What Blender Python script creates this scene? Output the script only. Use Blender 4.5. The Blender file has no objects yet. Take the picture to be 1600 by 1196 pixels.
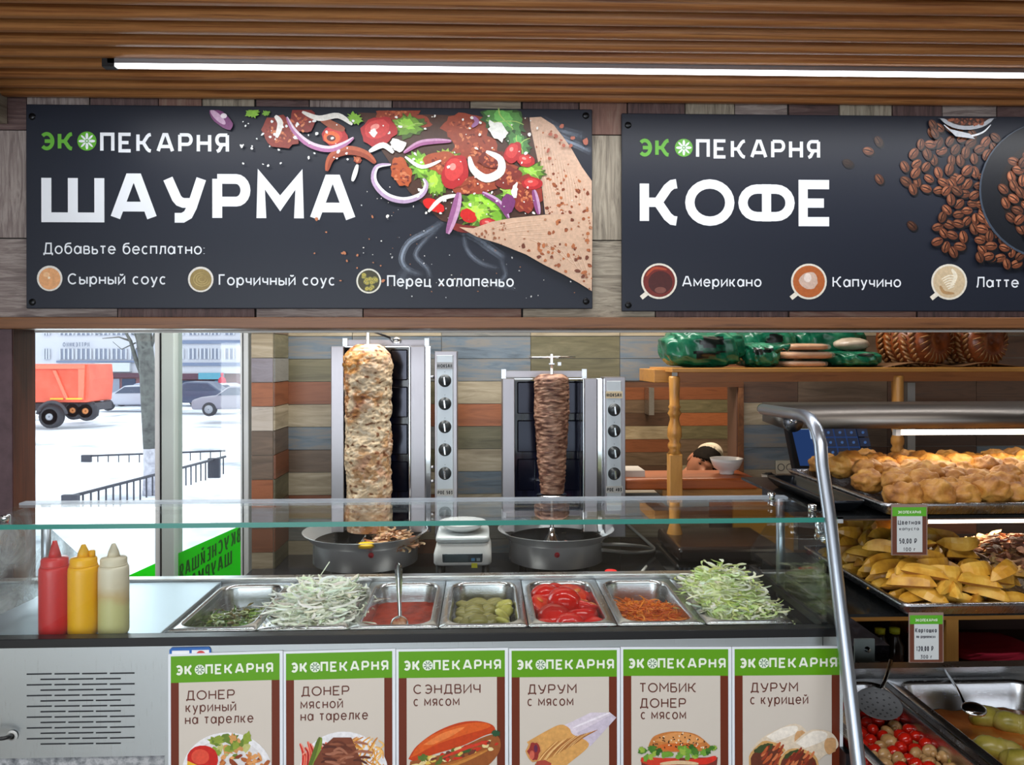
import bpy, math, random
from mathutils import Vector, Matrix, noise, Euler
C = bpy.context.scene.collection
sc = bpy.context.scene
R = random.Random(7)
PI = math.pi
# ------------------------------------------------------------------ camera, world, lights, exposure
H = 1.65                      # eye height above the shop floor
F = 1250.0                    # focal length in pixels of the 1600 px frame
YAW = math.radians(2.0)
cam_d = bpy.data.cameras.new('camera'); cam = bpy.data.objects.new('camera', cam_d); C.objects.link(cam)
cam_d.sensor_width = 36; cam_d.lens = F*36/1600; cam_d.shift_y = -38/1600
cam_d.clip_start = 0.02; cam_d.clip_end = 400
cam.location = (0, 0, H); cam.rotation_euler = (PI/2, math.radians(.1), -YAW)
sc.camera = cam
sc.view_settings.view_transform = 'Standard'; sc.view_settings.look = 'None'
sc.view_settings.gamma = 1; sc.view_settings.use_curve_mapping = False
sc.view_settings.exposure = 0.0
sc.cycles.transparent_max_bounces = 24; sc.cycles.max_bounces = 8
sc.cycles.sample_clamp_indirect = 6; sc.cycles.caustics_reflective = False; sc.cycles.caustics_refractive = False
wd = bpy.data.worlds.new('sky'); sc.world = wd; wd.use_nodes = True
bg = wd.node_tree.nodes['Background']; bg.inputs[0].default_value = (.86, .93, 1, 1); bg.inputs[1].default_value = 2.3
def area(name, loc, size, power, rot=(0, 0, 0), col=(1, 1, 1), cam_vis=True):
    l = bpy.data.lights.new(name, 'AREA'); l.shape = 'RECTANGLE'; l.size, l.size_y = size
    l.energy = power; l.color = col
    o = bpy.data.objects.new(name, l); C.objects.link(o); o.location = loc; o.rotation_euler = rot
    return o
area('customer_fill', (-.1, .55, 2.27), (2.4, .5), 30, (math.radians(-12), 0, 0), (1, .97, .93))  # added fill lamp above the customer side, out of view
area('shopfront_fill', (-1.75, -2.5, 1.45), (2.6, 1.9), 56, (math.radians(90), 0, 0), (.88, .94, 1))  # added panel at the unseen shopfront, set left to grade the steel front
area('kitchen_ceiling_light', (-.3, 2.6, 2.75), (2.2, .5), 60, (math.radians(6), 0, 0), (1, .97, .92))
area('kitchen_ceiling_light', (1.3, 2.6, 2.75), (1.2, .3), 4.5, (math.radians(6), 0, 0), (1, .82, .62))
area('pass_room_light', (.9, 4.2, 2.5), (1.2, .8), 34, (0, 0, 0), (1, .83, .62))
area('window_daylight', (-1.95, 3.25, 1.6), (1.7, 1.9), 30, (math.radians(90), 0, math.radians(180)), (.9, .96, 1))

def P(px, py, Y):
    """world point on the plane at depth Y that the photograph shows at pixel px, py"""
    u = (px-800)/F; v = (560-py)/F
    wx = u*math.cos(YAW)+math.sin(YAW); wy = -u*math.sin(YAW)+math.cos(YAW)
    t = Y/wy
    return Vector((wx*t, Y, H+v*t))
def PX(px, Y): return P(px, 560, Y).x
def PZ(py, Y, px=800): return P(px, py, Y).z
# ------------------------------------------------------------------ tagging
def tag(o, label=None, cat=None, group=None, kind=None):
    if label: o['label'] = label
    if cat: o['category'] = cat
    if group: o['group'] = group
    if kind: o['kind'] = kind
    return o
def thing(name, loc, label, cat, group=None, rz=0):
    o = bpy.data.objects.new(name, None); C.objects.link(o); o.location = loc; o.rotation_euler = (0, 0, rz)
    o.empty_display_size = .05
    return tag(o, label, cat, group)
def struct(o): o['kind'] = 'structure'; return o
def dup(o, loc=None, rot=None, label=None, scale=None, parent=None, top=True):
    c = o.copy(); C.objects.link(c)
    if loc is not None: c.location = loc
    if rot is not None: c.rotation_euler = rot
    if scale is not None: c.scale = scale
    if label: c['label'] = label
    if parent is not None: c.parent = parent
    for ch in list(o.children): dup(ch, parent=c, top=False)
    return c
# ------------------------------------------------------------------ mesh builder
class MB:
    def __init__(s): s.v = []; s.f = []; s.m = []; s.c = []; s.sm = []; s.cur = 0; s.col = None; s.smooth = False
    def face(s, idx): s.f.append(tuple(idx)); s.m.append(s.cur); s.c.append(s.col); s.sm.append(s.smooth)
    def pts(s, L): b = len(s.v); s.v.extend([tuple(p) for p in L]); return b
    def box(s, c, d, rot=None):
        x, y, z = d[0]/2, d[1]/2, d[2]/2
        L = [Vector((i*x, j*y, k*z)) for k in (-1, 1) for j in (-1, 1) for i in (-1, 1)]
        if rot is not None:
            M = Euler(rot).to_matrix() if not isinstance(rot, Matrix) else rot
            L = [M @ p for p in L]
        c = Vector(c); b = s.pts([p+c for p in L])
        for q in ((0, 2, 3, 1), (4, 5, 7, 6), (0, 1, 5, 4), (2, 6, 7, 3), (0, 4, 6, 2), (1, 3, 7, 5)): s.face([b+i for i in q])
        return s
    def bbox(s, x0, x1, y0, y1, z0, z1): return s.box(((x0+x1)/2, (y0+y1)/2, (z0+z1)/2), (x1-x0, y1-y0, z1-z0))
    def tube(s, path, r, n=8, cap=True, closed=False):
        path = [Vector(p) for p in path]; N = len(path)
        rr = r if isinstance(r, (list, tuple)) else [r]*N
        rings = []; up = None
        for i, p in enumerate(path):
            if closed: t = path[(i+1) % N]-path[i-1]
            else: t = path[min(i+1, N-1)]-path[max(i-1, 0)]
            if t.length < 1e-9: t = Vector((0, 0, 1))
            t.normalize()
            if up is None:
                a = Vector((0, 0, 1)) if abs(t.z) < .9 else Vector((1, 0, 0))
                up = (a-t*a.dot(t)).normalized()
            else:
                up = up-t*up.dot(t)
                up = up.normalized() if up.length > 1e-6 else t.orthogonal().normalized()
            w = t.cross(up)
            rings.append(s.pts([p+(up*math.cos(2*PI*k/n)+w*math.sin(2*PI*k/n))*rr[i] for k in range(n)]))
        for i in range(N-1 if not closed else N):
            a, b = rings[i], rings[(i+1) % N]
            for k in range(n): s.face((a+k, a+(k+1) % n, b+(k+1) % n, b+k))
        if cap and not closed:
            s.face([rings[0]+k for k in range(n)][::-1]); s.face([rings[-1]+k for k in range(n)])
        return s
    def lathe(s, prof, c=(0, 0, 0), n=24, axis='Z', cap=True):
        c = Vector(c); rings = []
        for r, h in prof:
            L = []
            for k in range(n):
                a = 2*PI*k/n; u, v = r*math.cos(a), r*math.sin(a)
                L.append(c+(Vector((u, v, h)) if axis == 'Z' else Vector((u, h, v)) if axis == 'Y' else Vector((h, u, v))))
            rings.append(s.pts(L))
        for a, b in zip(rings, rings[1:]):
            for k in range(n):
                q = (a+k, a+(k+1) % n, b+(k+1) % n, b+k)
                s.face(q if axis != 'Y' else q[::-1])
        if cap:
            if prof[0][0] > 1e-5: s.face([rings[0]+k for k in range(n)][::-1])
            if prof[-1][0] > 1e-5: s.face([rings[-1]+k for k in range(n)])
        return s
    def loft(s, loops, cap0=False, cap1=False):
        bs = [s.pts(l) for l in loops]; n = len(loops[0])
        for a, b in zip(bs, bs[1:]):
            for k in range(n): s.face((a+k, a+(k+1) % n, b+(k+1) % n, b+k))
        if cap0: s.face([bs[0]+k for k in range(n)][::-1])
        if cap1: s.face([bs[-1]+k for k in range(n)])
        return s
    def prism(s, poly, d):           # poly: list of 3d points, d: offset vector
        d = Vector(d); n = len(poly)
        a = s.pts([Vector(p) for p in poly]); b = s.pts([Vector(p)+d for p in poly])
        s.face([a+k for k in range(n)]); s.face([b+k for k in range(n)][::-1])
        for k in range(n): s.face((a+(k+1) % n, a+k, b+k, b+(k+1) % n))
        return s
    def blob(s, c, r, nu=12, nv=8, amp=0, fr=3, seed=0, fn=None, rot=None):
        c = Vector(c); r = Vector(r if hasattr(r, '__len__') else (r, r, r)); rings = []
        M = Euler(rot).to_matrix() if rot else Matrix.Identity(3)
        for j in range(nv+1):
            th = PI*j/nv; L = []
            for k in range(nu):
                a = 2*PI*k/nu; d = Vector((math.sin(th)*math.cos(a), math.sin(th)*math.sin(a), math.cos(th)))
                q = 1+(amp*noise.noise(d*fr+Vector((seed*3.7, seed*1.3, seed))) if amp else 0)
                p = Vector((d.x*r.x, d.y*r.y, d.z*r.z))*q
                if fn: p = fn(p, d)
                L.append(c+M @ p)
            rings.append(s.pts(L))
        for a, b in zip(rings, rings[1:]):
            for k in range(nu): s.face((b+k, b+(k+1) % nu, a+(k+1) % nu, a+k))
        return s
    def build(s, name, mats, parent=None, bevel=0, seg=2, loc=None, solid=0, sub=0):
        me = bpy.data.meshes.new(name)
        me.from_pydata(s.v, [], s.f)
        if not isinstance(mats, (list, tuple)): mats = [mats]
        for m in mats: me.materials.append(m)
        me.polygons.foreach_set('material_index', s.m)
        me.polygons.foreach_set('use_smooth', s.sm)
        if any(c is not None for c in s.c):
            ca = me.color_attributes.new('Col', 'BYTE_COLOR', 'CORNER')
            buf = []
            for f, c in zip(s.f, s.c):
                c = c or (1, 1, 1, 1)
                c = tuple(c)+((1,) if len(c) == 3 else ())
                buf.extend(c*len(f))
            ca.data.foreach_set('color', buf)
        me.update()
        o = bpy.data.objects.new(name, me); C.objects.link(o)
        if parent is not None: o.parent = parent
        if loc is not None: o.location = loc
        if solid:
            md = o.modifiers.new('s', 'SOLIDIFY'); md.thickness = solid; md.offset = 0
        if bevel:
            md = o.modifiers.new('b', 'BEVEL'); md.width = bevel; md.segments = seg; md.limit_method = 'ANGLE'
        if sub:
            md = o.modifiers.new('u', 'SUBSURF'); md.levels = sub; md.render_levels = sub
        return o
def S(): m = MB(); m.smooth = True; return m
def rr_loop(cx, cy, hx, hy, r, z, n=4):
    L = []
    for (sx, sy, a0) in ((1, 1, 0), (-1, 1, 90), (-1, -1, 180), (1, -1, 270)):
        for k in range(n+1):
            a = math.radians(a0+90*k/n)
            L.append((cx+sx*(hx-r)+r*math.cos(a), cy+sy*(hy-r)+r*math.sin(a), z))
    return L
# ------------------------------------------------------------------ materials
def lin(c):
    return tuple(((x/255)/12.92 if x/255 <= .04045 else ((x/255+.055)/1.055)**2.4) for x in c)
class NT:
    def __init__(s, name):
        s.m = bpy.data.materials.new(name); s.m.use_nodes = True; s.t = s.m.node_tree; s.n = s.t.nodes
        s.b = s.n['Principled BSDF']; s.out = s.n['Material Output']
    def new(s, t, **kw):
        n = s.n.new(t)
        for k, v in kw.items():
            if k.startswith('i_'): n.inputs[k[2:].replace('_', ' ')].default_value = v
            else: setattr(n, k, v)
        return n
    def link(s, a, b): s.t.links.new(a, b)
    def coords(s, scale=(1, 1, 1), kind='Object', rand=False, rot=(0, 0, 0)):
        tc = s.new('ShaderNodeTexCoord'); mp = s.new('ShaderNodeMapping'); mp.inputs['Scale'].default_value = scale
        mp.inputs['Rotation'].default_value = rot
        s.link(tc.outputs[kind], mp.inputs['Vector'])
        if rand:
            oi = s.new('ShaderNodeObjectInfo'); mu = s.new('ShaderNodeMath', operation='MULTIPLY'); mu.inputs[1].default_value = 37
            s.link(oi.outputs['Random'], mu.inputs[0]); s.link(mu.outputs[0], mp.inputs['Location'])
        return mp.outputs[0]
    def noise(s, vec, scale, detail=4, rough=.6, dist=0):
        n = s.new('ShaderNodeTexNoise'); n.inputs['Scale'].default_value = scale; n.inputs['Detail'].default_value = detail
        n.inputs['Roughness'].default_value = rough; n.inputs['Distortion'].default_value = dist
        s.link(vec, n.inputs['Vector']); return n.outputs['Fac']
    def ramp(s, fac, stops):
        r = s.new('ShaderNodeValToRGB'); e = r.color_ramp.elements
        while len(e) < len(stops): e.new(.5)
        for el, (p, c) in zip(e, stops): el.position = p; el.color = tuple(lin(c))+(1,)
        s.link(fac, r.inputs[0]); return r.outputs[0]
    def bump(s, h, strength=.3, dist=.01):
        b = s.new('ShaderNodeBump'); b.inputs['Strength'].default_value = strength; b.inputs['Distance'].default_value = dist
        s.link(h, b.inputs['Height']); s.link(b.outputs[0], s.b.inputs['Normal'])
    def set(s, **kw):
        for k, v in kw.items(): s.b.inputs[k.replace('_', ' ')].default_value = v
        return s
MAT = {}
def plain(name, c, rough=.5, metal=0, spec=.5, trans=0, sss=0, coat=0, alpha=1):
    if name in MAT: return MAT[name]
    t = NT(name); t.b.inputs['Base Color'].default_value = lin(c)+(1,)
    t.b.inputs['Roughness'].default_value = rough; t.b.inputs['Metallic'].default_value = metal
    t.b.inputs['Specular IOR Level'].default_value = spec; t.b.inputs['Transmission Weight'].default_value = trans
    t.b.inputs['Coat Weight'].default_value = coat; t.b.inputs['Alpha'].default_value = alpha
    if sss: t.b.inputs['Subsurface Weight'].default_value = sss; t.b.inputs['Subsurface Radius'].default_value = (.01, .004, .002)
    MAT[name] = t.m; return t.m
def streak(name, stops, scale=(1, 14, 14), nscale=4, rough=.5, bump=.2, rand=True, dist=1.2, fine=True, spec=.5, metal=0, rot=(0, 0, 0)):
    t = NT(name); v = t.coords(scale, rand=rand, rot=rot); n = t.noise(v, nscale, 6, .62, dist)
    t.link(t.ramp(n, stops), t.b.inputs['Base Color']); t.set(Roughness=rough, Metallic=metal)
    t.b.inputs['Specular IOR Level'].default_value = spec
    if bump: t.bump(n, bump, .004)
    MAT[name] = t.m; return t.m
def mottled(name, stops, scale=20, rough=.5, bump=0, detail=4, sss=0, dist=0, rand=True, kind='Object', spec=.5, bscale=None, bd=.004):
    t = NT(name); v = t.coords((1, 1, 1), rand=rand, kind=kind); n = t.noise(v, scale, detail, .6, dist)
    t.link(t.ramp(n, stops), t.b.inputs['Base Color']); t.set(Roughness=rough)
    t.b.inputs['Specular IOR Level'].default_value = spec
    if sss: t.b.inputs['Subsurface Weight'].default_value = sss; t.b.inputs['Subsurface Radius'].default_value = (.01, .006, .003)
    if bump:
        h = t.noise(v, bscale, 4, .6) if bscale else n
        t.bump(h, bump, bd)
    MAT[name] = t.m; return t.m
def steel(name, c=(200, 200, 202), rough=.28, brush=(2, 2, 60), amt=.12):
    t = NT(name); v = t.coords(brush); n = t.noise(v, 12, 5, .7)
    t.b.inputs['Base Color'].default_value = lin(c)+(1,); t.b.inputs['Metallic'].default_value = 1
    mr = t.new('ShaderNodeMapRange'); mr.inputs['To Min'].default_value = rough-amt/2; mr.inputs['To Max'].default_value = rough+amt
    t.link(n, mr.inputs['Value']); t.link(mr.outputs[0], t.b.inputs['Roughness']); t.bump(n, .015, .001)
    MAT[name] = t.m; return t.m
def glass(name, tint=(.965, .99, .985), refl=.9, edge=None, haze=0):
    """thin pane: clear, with a Fresnel mirror on each face"""
    t = NT(name); t.n.remove(t.b)
    tr = t.new('ShaderNodeBsdfTransparent'); tr.inputs[0].default_value = tint+(1,)
    gl = t.new('ShaderNodeBsdfGlossy'); gl.inputs['Roughness'].default_value = .01; gl.inputs['Color'].default_value = (refl, refl, refl, 1)
    lw_ = t.new('ShaderNodeLayerWeight'); lw_.inputs['Blend'].default_value = .5
    pw = t.new('ShaderNodeMath', operation='POWER'); pw.inputs[1].default_value = 5; t.link(lw_.outputs['Facing'], pw.inputs[0])
    fr = t.new('ShaderNodeMath', operation='MULTIPLY_ADD'); fr.inputs[1].default_value = .955; fr.inputs[2].default_value = .042; t.link(pw.outputs[0], fr.inputs[0])
    mx = t.new('ShaderNodeMixShader'); t.link(fr.outputs[0], mx.inputs[0]); t.link(tr.outputs[0], mx.inputs[1]); t.link(gl.outputs[0], mx.inputs[2])
    last = mx
    if haze:
        df = t.new('ShaderNodeBsdfDiffuse'); df.inputs[0].default_value = (.75, .8, .85, 1)
        m2 = t.new('ShaderNodeMixShader')
        n = t.noise(t.coords((1, 1, 1)), 9, 5, .6, 1.5)
        mr = t.new('ShaderNodeMapRange'); mr.inputs['From Min'].default_value = .35; mr.inputs['From Max'].default_value = .75; mr.inputs['To Max'].default_value = haze
        t.link(n, mr.inputs[0]); t.link(mr.outputs[0], m2.inputs[0])
        t.link(mx.outputs[0], m2.inputs[1]); t.link(df.outputs[0], m2.inputs[2]); last = m2
    t.link(last.outputs[0], t.out.inputs['Surface']); MAT[name] = t.m; return t.m
def emit(name, c, s):
    t = NT(name); t.n.remove(t.b); e = t.new('ShaderNodeEmission'); e.inputs[0].default_value = lin(c)+(1,); e.inputs[1].default_value = s
    t.link(e.outputs[0], t.out.inputs['Surface']); MAT[name] = t.m; return t.m
def vcol(name, rough=.35, mot=.35, nscale=60, spec=.5, sss=0, bump=0, alpha=False, metal=0):
    t = NT(name); a = t.new('ShaderNodeVertexColor'); a.layer_name = 'Col'
    n = t.noise(t.coords(), nscale, 4, .65)
    mr = t.new('ShaderNodeMapRange'); mr.inputs['From Min'].default_value = .3; mr.inputs['From Max'].default_value = .7
    mr.inputs['To Min'].default_value = 1-mot; mr.inputs['To Max'].default_value = 1+mot
    t.link(n, mr.inputs[0])
    mx = t.new('ShaderNodeVectorMath', operation='SCALE'); t.link(a.outputs['Color'], mx.inputs[0]); t.link(mr.outputs[0], mx.inputs['Scale'])
    t.link(mx.outputs[0], t.b.inputs['Base Color']); t.set(Roughness=rough, Metallic=metal)
    t.b.inputs['Specular IOR Level'].default_value = spec
    if sss: t.b.inputs['Subsurface Weight'].default_value = sss; t.b.inputs['Subsurface Radius'].default_value = (.01, .008, .004)
    if bump: t.bump(n, bump, .003)
    if alpha: t.link(a.outputs['Alpha'], t.b.inputs['Alpha'])
    MAT[name] = t.m; return t.m
M_steel = steel('brushed_steel', (205, 207, 210), .26)
M_steelv = steel('brushed_steel_vertical', (204, 208, 212), .24, (60, 60, 2))
M_steelf = steel('satin_steel_front', (206, 214, 217), .27, (90, 2, 1.2), .1)
M_chrome = plain('chrome', (225, 228, 232), .1, 1)
M_tube = plain('polished_tube', (178, 186, 198), .34, 1)
M_dsteel = plain('dark_steel', (90, 92, 98), .3, 1)
M_black = plain('black_trim', (12, 13, 16), .35)
M_blackp = plain('black_plastic', (22, 22, 24), .4)
M_white = plain('white_plastic', (232, 234, 234), .35)
M_whitel = plain('white_lettering', (236, 240, 246), .5)
M_greenl = plain('green_lettering', (96, 172, 50), .5)
M_glass = glass('clear_glass')
M_glassh = glass('reflection_haze_glass', haze=.75)  # grey haze mixed in paints blurred reflections on the left end pane
M_gedge = plain('glass_edge', (28, 122, 110), .2)
M_led = emit('led_white', (255, 255, 255), 6)
M_ledw = emit('led_warm', (255, 236, 215), 7)
M_cable = plain('white_cable', (225, 225, 220), .5)
# ------------------------------------------------------------------ stroke lettering
def arc(cx, cy, rx, ry, a0, a1, n=10): return [(cx+rx*math.cos(math.radians(a0+(a1-a0)*i/n)), cy+ry*math.sin(math.radians(a0+(a1-a0)*i/n))) for i in range(n+1)]
def ell(cx=.5, cy=.5, rx=.5, ry=.5): return arc(cx, cy, rx, ry, 90, 450, 24)
def bowl(x0, x1, y0, y1, x=0):      # D-shaped bowl from (x0,y1) round to (x0,y0)
    r = (y1-y0)/2; xr = min(r*1.15, (x1-x0)*.8)
    return [(x0, y1), (x1-xr, y1)]+arc(x1-xr, (y0+y1)/2, xr, r, 90, -90, 10)[1:-1]+[(x1-xr, y0), (x0, y0)]
K_ = [[(0, 0), (0, 1)], [(0, .5), (.42, .5)], [(1, 1), (.86, .98), (.72, .88), (.42, .5), (.72, .12), (.86, .02), (1, 0)]]
A_ = [[(0, 0), (.4, 1), (.6, 1), (1, 0)], [(.13, .28), (.87, .28)]]
def flip(g): return [[(1-x, y) for x, y in p] for p in g]
P_ = [[(0, 0), (0, 1)], bowl(0, 1, .42, 1)]
U_ = [[(0, 1), (.26, .5), (.34, .42), (.46, .38), (.72, .38)], [(1, 1), (.72, .28), (.6, .08), (.44, 0), (.2, 0)]]
D_ = [[(0, -.17), (0, .0), (1, .0), (1, -.17)], [(.14, 0), (.27, 1), (.85, 1), (.85, 0)]]
GL = {
 'А': (.92, A_), 'Б': (.7, [[(.9, 1), (0, 1), (0, 0)], bowl(0, 1, 0, .57)]), 'В': (.7, [[(0, 0), (0, 1)], bowl(0, .9, .53, 1), bowl(0, 1, 0, .53)]),
 'Г': (.6, [[(0, 0), (0, 1), (1, 1)]]), 'Д': (.85, D_), 'Е': (.72, [[(1, 1), (0, 1), (0, 0), (1, 0)], [(0, .5), (.8, .5)]]),
 'И': (.78, [[(0, 1), (0, 0), (1, 1), (1, 0)]]), 'Й': (.78, [[(0, 1), (0, 0), (1, 1), (1, 0)], arc(.5, 1.32, .2, .14, 180, 360, 6)]), 'К': (.84, K_),
 'Л': (.78, [[(0, 0), (.1, .02), (.2, .3), (.26, 1), (1, 1), (1, 0)]]), 'М': (.95, [[(0, 0), (0, 1), (.5, .38), (1, 1), (1, 0)]]),
 'Н': (.76, [[(0, 0), (0, 1)], [(1, 0), (1, 1)], [(0, .5), (1, .5)]]), 'О': (1.0, [ell()]), 'П': (.74, [[(0, 0), (0, 1), (1, 1), (1, 0)]]),
 'Р': (.76, P_), 'С': (.85, [arc(.52, .5, .52, .5, 45, 315, 18)]), 'Т': (.72, [[(0, 1), (1, 1)], [(.5, 1), (.5, 0)]]), 'У': (.86, U_),
 'Ф': (1.15, [[(.5, 0), (.5, 1)], [(.5, .87), (.3, .87)]+arc(.3, .5, .3, .37, 90, 270, 10)+[(.7, .13)]+arc(.7, .5, .3, .37, -90, 90, 10)+[(.5, .87)]]),
 'Ц': (.8, [[(0, 1), (0, 0), (1, 0), (1, -.17)], [(.88, 0), (.88, 1)]]), 'Ч': (.7, [[(0, 1), (0, .6), (.1, .45), (.25, .4), (1, .4)], [(1, 0), (1, 1)]]),
 'Ш': (1.24, [[(0, 1), (0, 0), (1, 0), (1, 1)], [(.5, 0), (.5, 1)]]), 'Ь': (.66, [[(0, 1), (0, 0)], bowl(0, 1, 0, .55)]),
 'Э': (.8, [arc(.48, .5, .5, .5, 135, -135, 18), [(.3, .5), (.95, .5)]]), 'Я': (.72, flip([[(0, 0), (0, 1)], bowl(0, 1, .42, 1), [(.5, .42), (.8, .06), (1, 0)]])),
 'Ы': (.9, [[(0, 1), (0, 0)], bowl(0, .68, 0, .55), [(1, 0), (1, 1)]]),
 'I': (.12, [[(.5, 0), (.5, 1)]]), 'N': (.72, [[(0, 0), (0, 1), (1, 0), (1, 1)]]), 'K': (.7, K_), 'S': (.66, [[(1, .9), (.8, 1), (.2, 1), (0, .85), (0, .65), (.2, .52), (.8, .48), (1, .35), (1, .15), (.8, 0), (.2, 0), (0, .1)]]),
 'D': (.72, [[(0, 0), (0, 1)], bowl(0, 1, 0, 1)]), '0': (.62, [ell()]), '1': (.4, [[(0, .75), (.6, 1), (.6, 0)]]),
 '2': (.6, [[(0, .75), (.15, .95), (.5, 1), (.85, .95), (1, .72), (.9, .5), (0, 0), (1, 0)]]), '3': (.6, [[(0, 1), (1, 1), (.45, .6), (.8, .56), (1, .35), (.9, .1), (.5, 0), (0, .08)]]),
 '4': (.65, [[(.8, 0), (.8, 1), (0, .28), (1, .28)]]), '5': (.6, [[(.9, 1), (.1, 1), (.05, .55), (.5, .62), (.9, .5), (1, .3), (.85, .08), (.5, 0), (0, .08)]]),
 ',': (.1, [[(.5, .05), (.2, -.18)]]), ':': (.1, [[(.5, .0), (.5, .04)], [(.5, .55), (.5, .59)]]), '-': (.4, [[(0, .38), (1, .38)]]), ' ': (.32, []),
 '₽': (.7, P_+[[(-.2, .22), (.7, .22)]]),
}
for a_, b_ in (('O', 'О'), ('A', 'А'), ('P', 'Р'), ('E', 'Е')): GL[a_] = GL[b_]
low = {
 'а': (.74, [ell(.46, .5, .46, .5), [(1, 1), (1, 0)]]), 'б': (.74, [ell(.5, .5, .5, .5), [(0, .5), (.02, .95), (.15, 1.25), (.4, 1.38), (.95, 1.42)]]),
 'в': (.64, [[(0, 0), (0, 1)], bowl(0, .92, .53, 1), bowl(0, 1, 0, .53)]), 'г': (.5, [[(0, 0), (0, 1), (1, 1)]]), 'д': (.8, [[(0, -.22), (0, 0), (1, 0), (1, -.22)], [(.16, 0), (.28, 1), (.84, 1), (.84, 0)]]),
 'е': (.74, [[(0, .52), (1, .52)]+arc(.5, .5, .5, .5, 3, 325, 18)[1:]]), 'и': (.7, [[(0, 1), (0, 0), (1, 1), (1, 0)]]),
 'й': (.7, [[(0, 1), (0, 0), (1, 1), (1, 0)], arc(.5, 1.42, .24, .16, 180, 360, 6)]), 'к': (.64, K_), 'л': (.68, [[(0, 0), (.12, .03), (.22, .3), (.28, 1), (1, 1), (1, 0)]]),
 'м': (.85, [[(0, 0), (0, 1), (.5, .25), (1, 1), (1, 0)]]), 'н': (.68, [[(0, 0), (0, 1)], [(1, 0), (1, 1)], [(0, .5), (1, .5)]]), 'о': (.76, [ell()]),
 'п': (.68, [[(0, 0), (0, 1), (1, 1), (1, 0)]]), 'р': (.74, [ell(.54, .5, .46, .5), [(0, 1), (0, -.42)]]), 'с': (.66, [arc(.55, .5, .52, .5, 50, 310, 16)]),
 'т': (.62, [[(0, 1), (1, 1)], [(.5, 1), (.5, 0)]]), 'у': (.68, [[(0, 1), (.5, 0)], [(1, 1), (.42, -.2), (.3, -.38), (.08, -.42)]]), 'х': (.66, [[(0, 0), (1, 1)], [(0, 1), (1, 0)]]),
 'ц': (.72, [[(0, 1), (0, 0), (1, 0), (1, -.22)], [(.86, 0), (.86, 1)]]), 'ч': (.6, [[(0, 1), (0, .6), (.12, .42), (.3, .38), (1, .38)], [(1, 0), (1, 1)]]),
 'ш': (.95, [[(0, 1), (0, 0), (1, 0), (1, 1)], [(.5, 0), (.5, 1)]]), 'ь': (.6, [[(0, 1), (0, 0)], bowl(0, 1, 0, .56)]), 'ы': (.82, [[(0, 1), (0, 0)], bowl(0, .7, 0, .56), [(1, 0), (1, 1)]]),
 'я': (.62, flip([[(0, 0), (0, 1)], bowl(0, 1, .42, 1), [(.5, .42), (.8, .06), (1, 0)]])),
}
def ribbon2(m, pts, w, T, closed=False):
    pts = [p for i, p in enumerate(pts) if i == 0 or abs(p[0]-pts[i-1][0])+abs(p[1]-pts[i-1][1]) > 1e-5]
    n = len(pts); L = []; Rr = []
    if n > 2 and abs(pts[0][0]-pts[-1][0])+abs(pts[0][1]-pts[-1][1]) < 1e-6: closed = True; pts = pts[:-1]; n -= 1
    for i in range(n):
        p = Vector(pts[i]); a = Vector(pts[i-1]) if (i > 0 or closed) else None; b = Vector(pts[(i+1) % n]) if (i < n-1 or closed) else None
        d1 = (p-a).normalized() if a is not None else None; d2 = (b-p).normalized() if b is not None else None
        if d1 is None: d1 = d2
        if d2 is None: d2 = d1
        n1 = Vector((-d1.y, d1.x)); n2 = Vector((-d2.y, d2.x)); k = n1+n2
        k = n1 if k.length < .3 else k.normalized()
        s_ = w/2/max(.45, k.dot(n1)); L.append(p+k*s_); Rr.append(p-k*s_)
    b0 = m.pts([T(*q) for q in L]); b1 = m.pts([T(*q) for q in Rr])
    for i in range(n if closed else n-1):
        j = (i+1) % n; m.face((b1+i, b1+j, b0+j, b0+i))
def letters(m, s, x0, z0, h, width, w, T, gap=.2, sy=0.75):
    """draws s into MB m: cap height h, total width fitted; T maps (x,z) to 3d"""
    items = []; x = 0
    for ch in s:
        if ch in low: W, g = low[ch]; k = sy
        else: W, g = GL[ch]; k = 1
        items.append((x, W*(1 if k == 1 else .92), g, k)); x += W*(1 if k == 1 else .92)+gap
    tot = x-gap; sx = width/(tot*h) if width else 1
    ns = 0
    for (x, W, g, k) in items:
        for pl in g:
            q = []; ns += 1; T0 = T; T1 = (lambda a, b, kk=ns % 4: Vector(T(a, b))-Vector((0, .00006*kk, 0)))
            for (a, b) in pl:
                ex = (w/2+a*(W*sx-w)) if W*sx > w else W*sx/2
                q.append((x0+(x*sx)*h+ex*h, z0+(w/2+b*(k-w))*h))
            ribbon2(m, q, w*h, T1)
    return x0+tot*sx*h
def text_obj(name, s, pxl, pxr, pyt, pyb, Y, w, mat, parent, gap=.2, lab=None):
    """a line of lettering between two pixel columns, cap top pyt to baseline pyb, on the plane Y"""
    a = P(pxl, pyb, Y); b = P(pxr, pyb, Y); t = P(pxl, pyt, Y)
    m = MB(); off = parent.matrix_world.translation if False else Vector(parent.location)
    T = lambda x, z: (x-off.x, Y-off.y, z-off.z)
    letters(m, s, a.x, a.z, t.z-a.z, b.x-a.x, w, T, gap)
    o = m.build(name, mat, parent)
    if lab: o['label'] = lab
    return o
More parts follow.
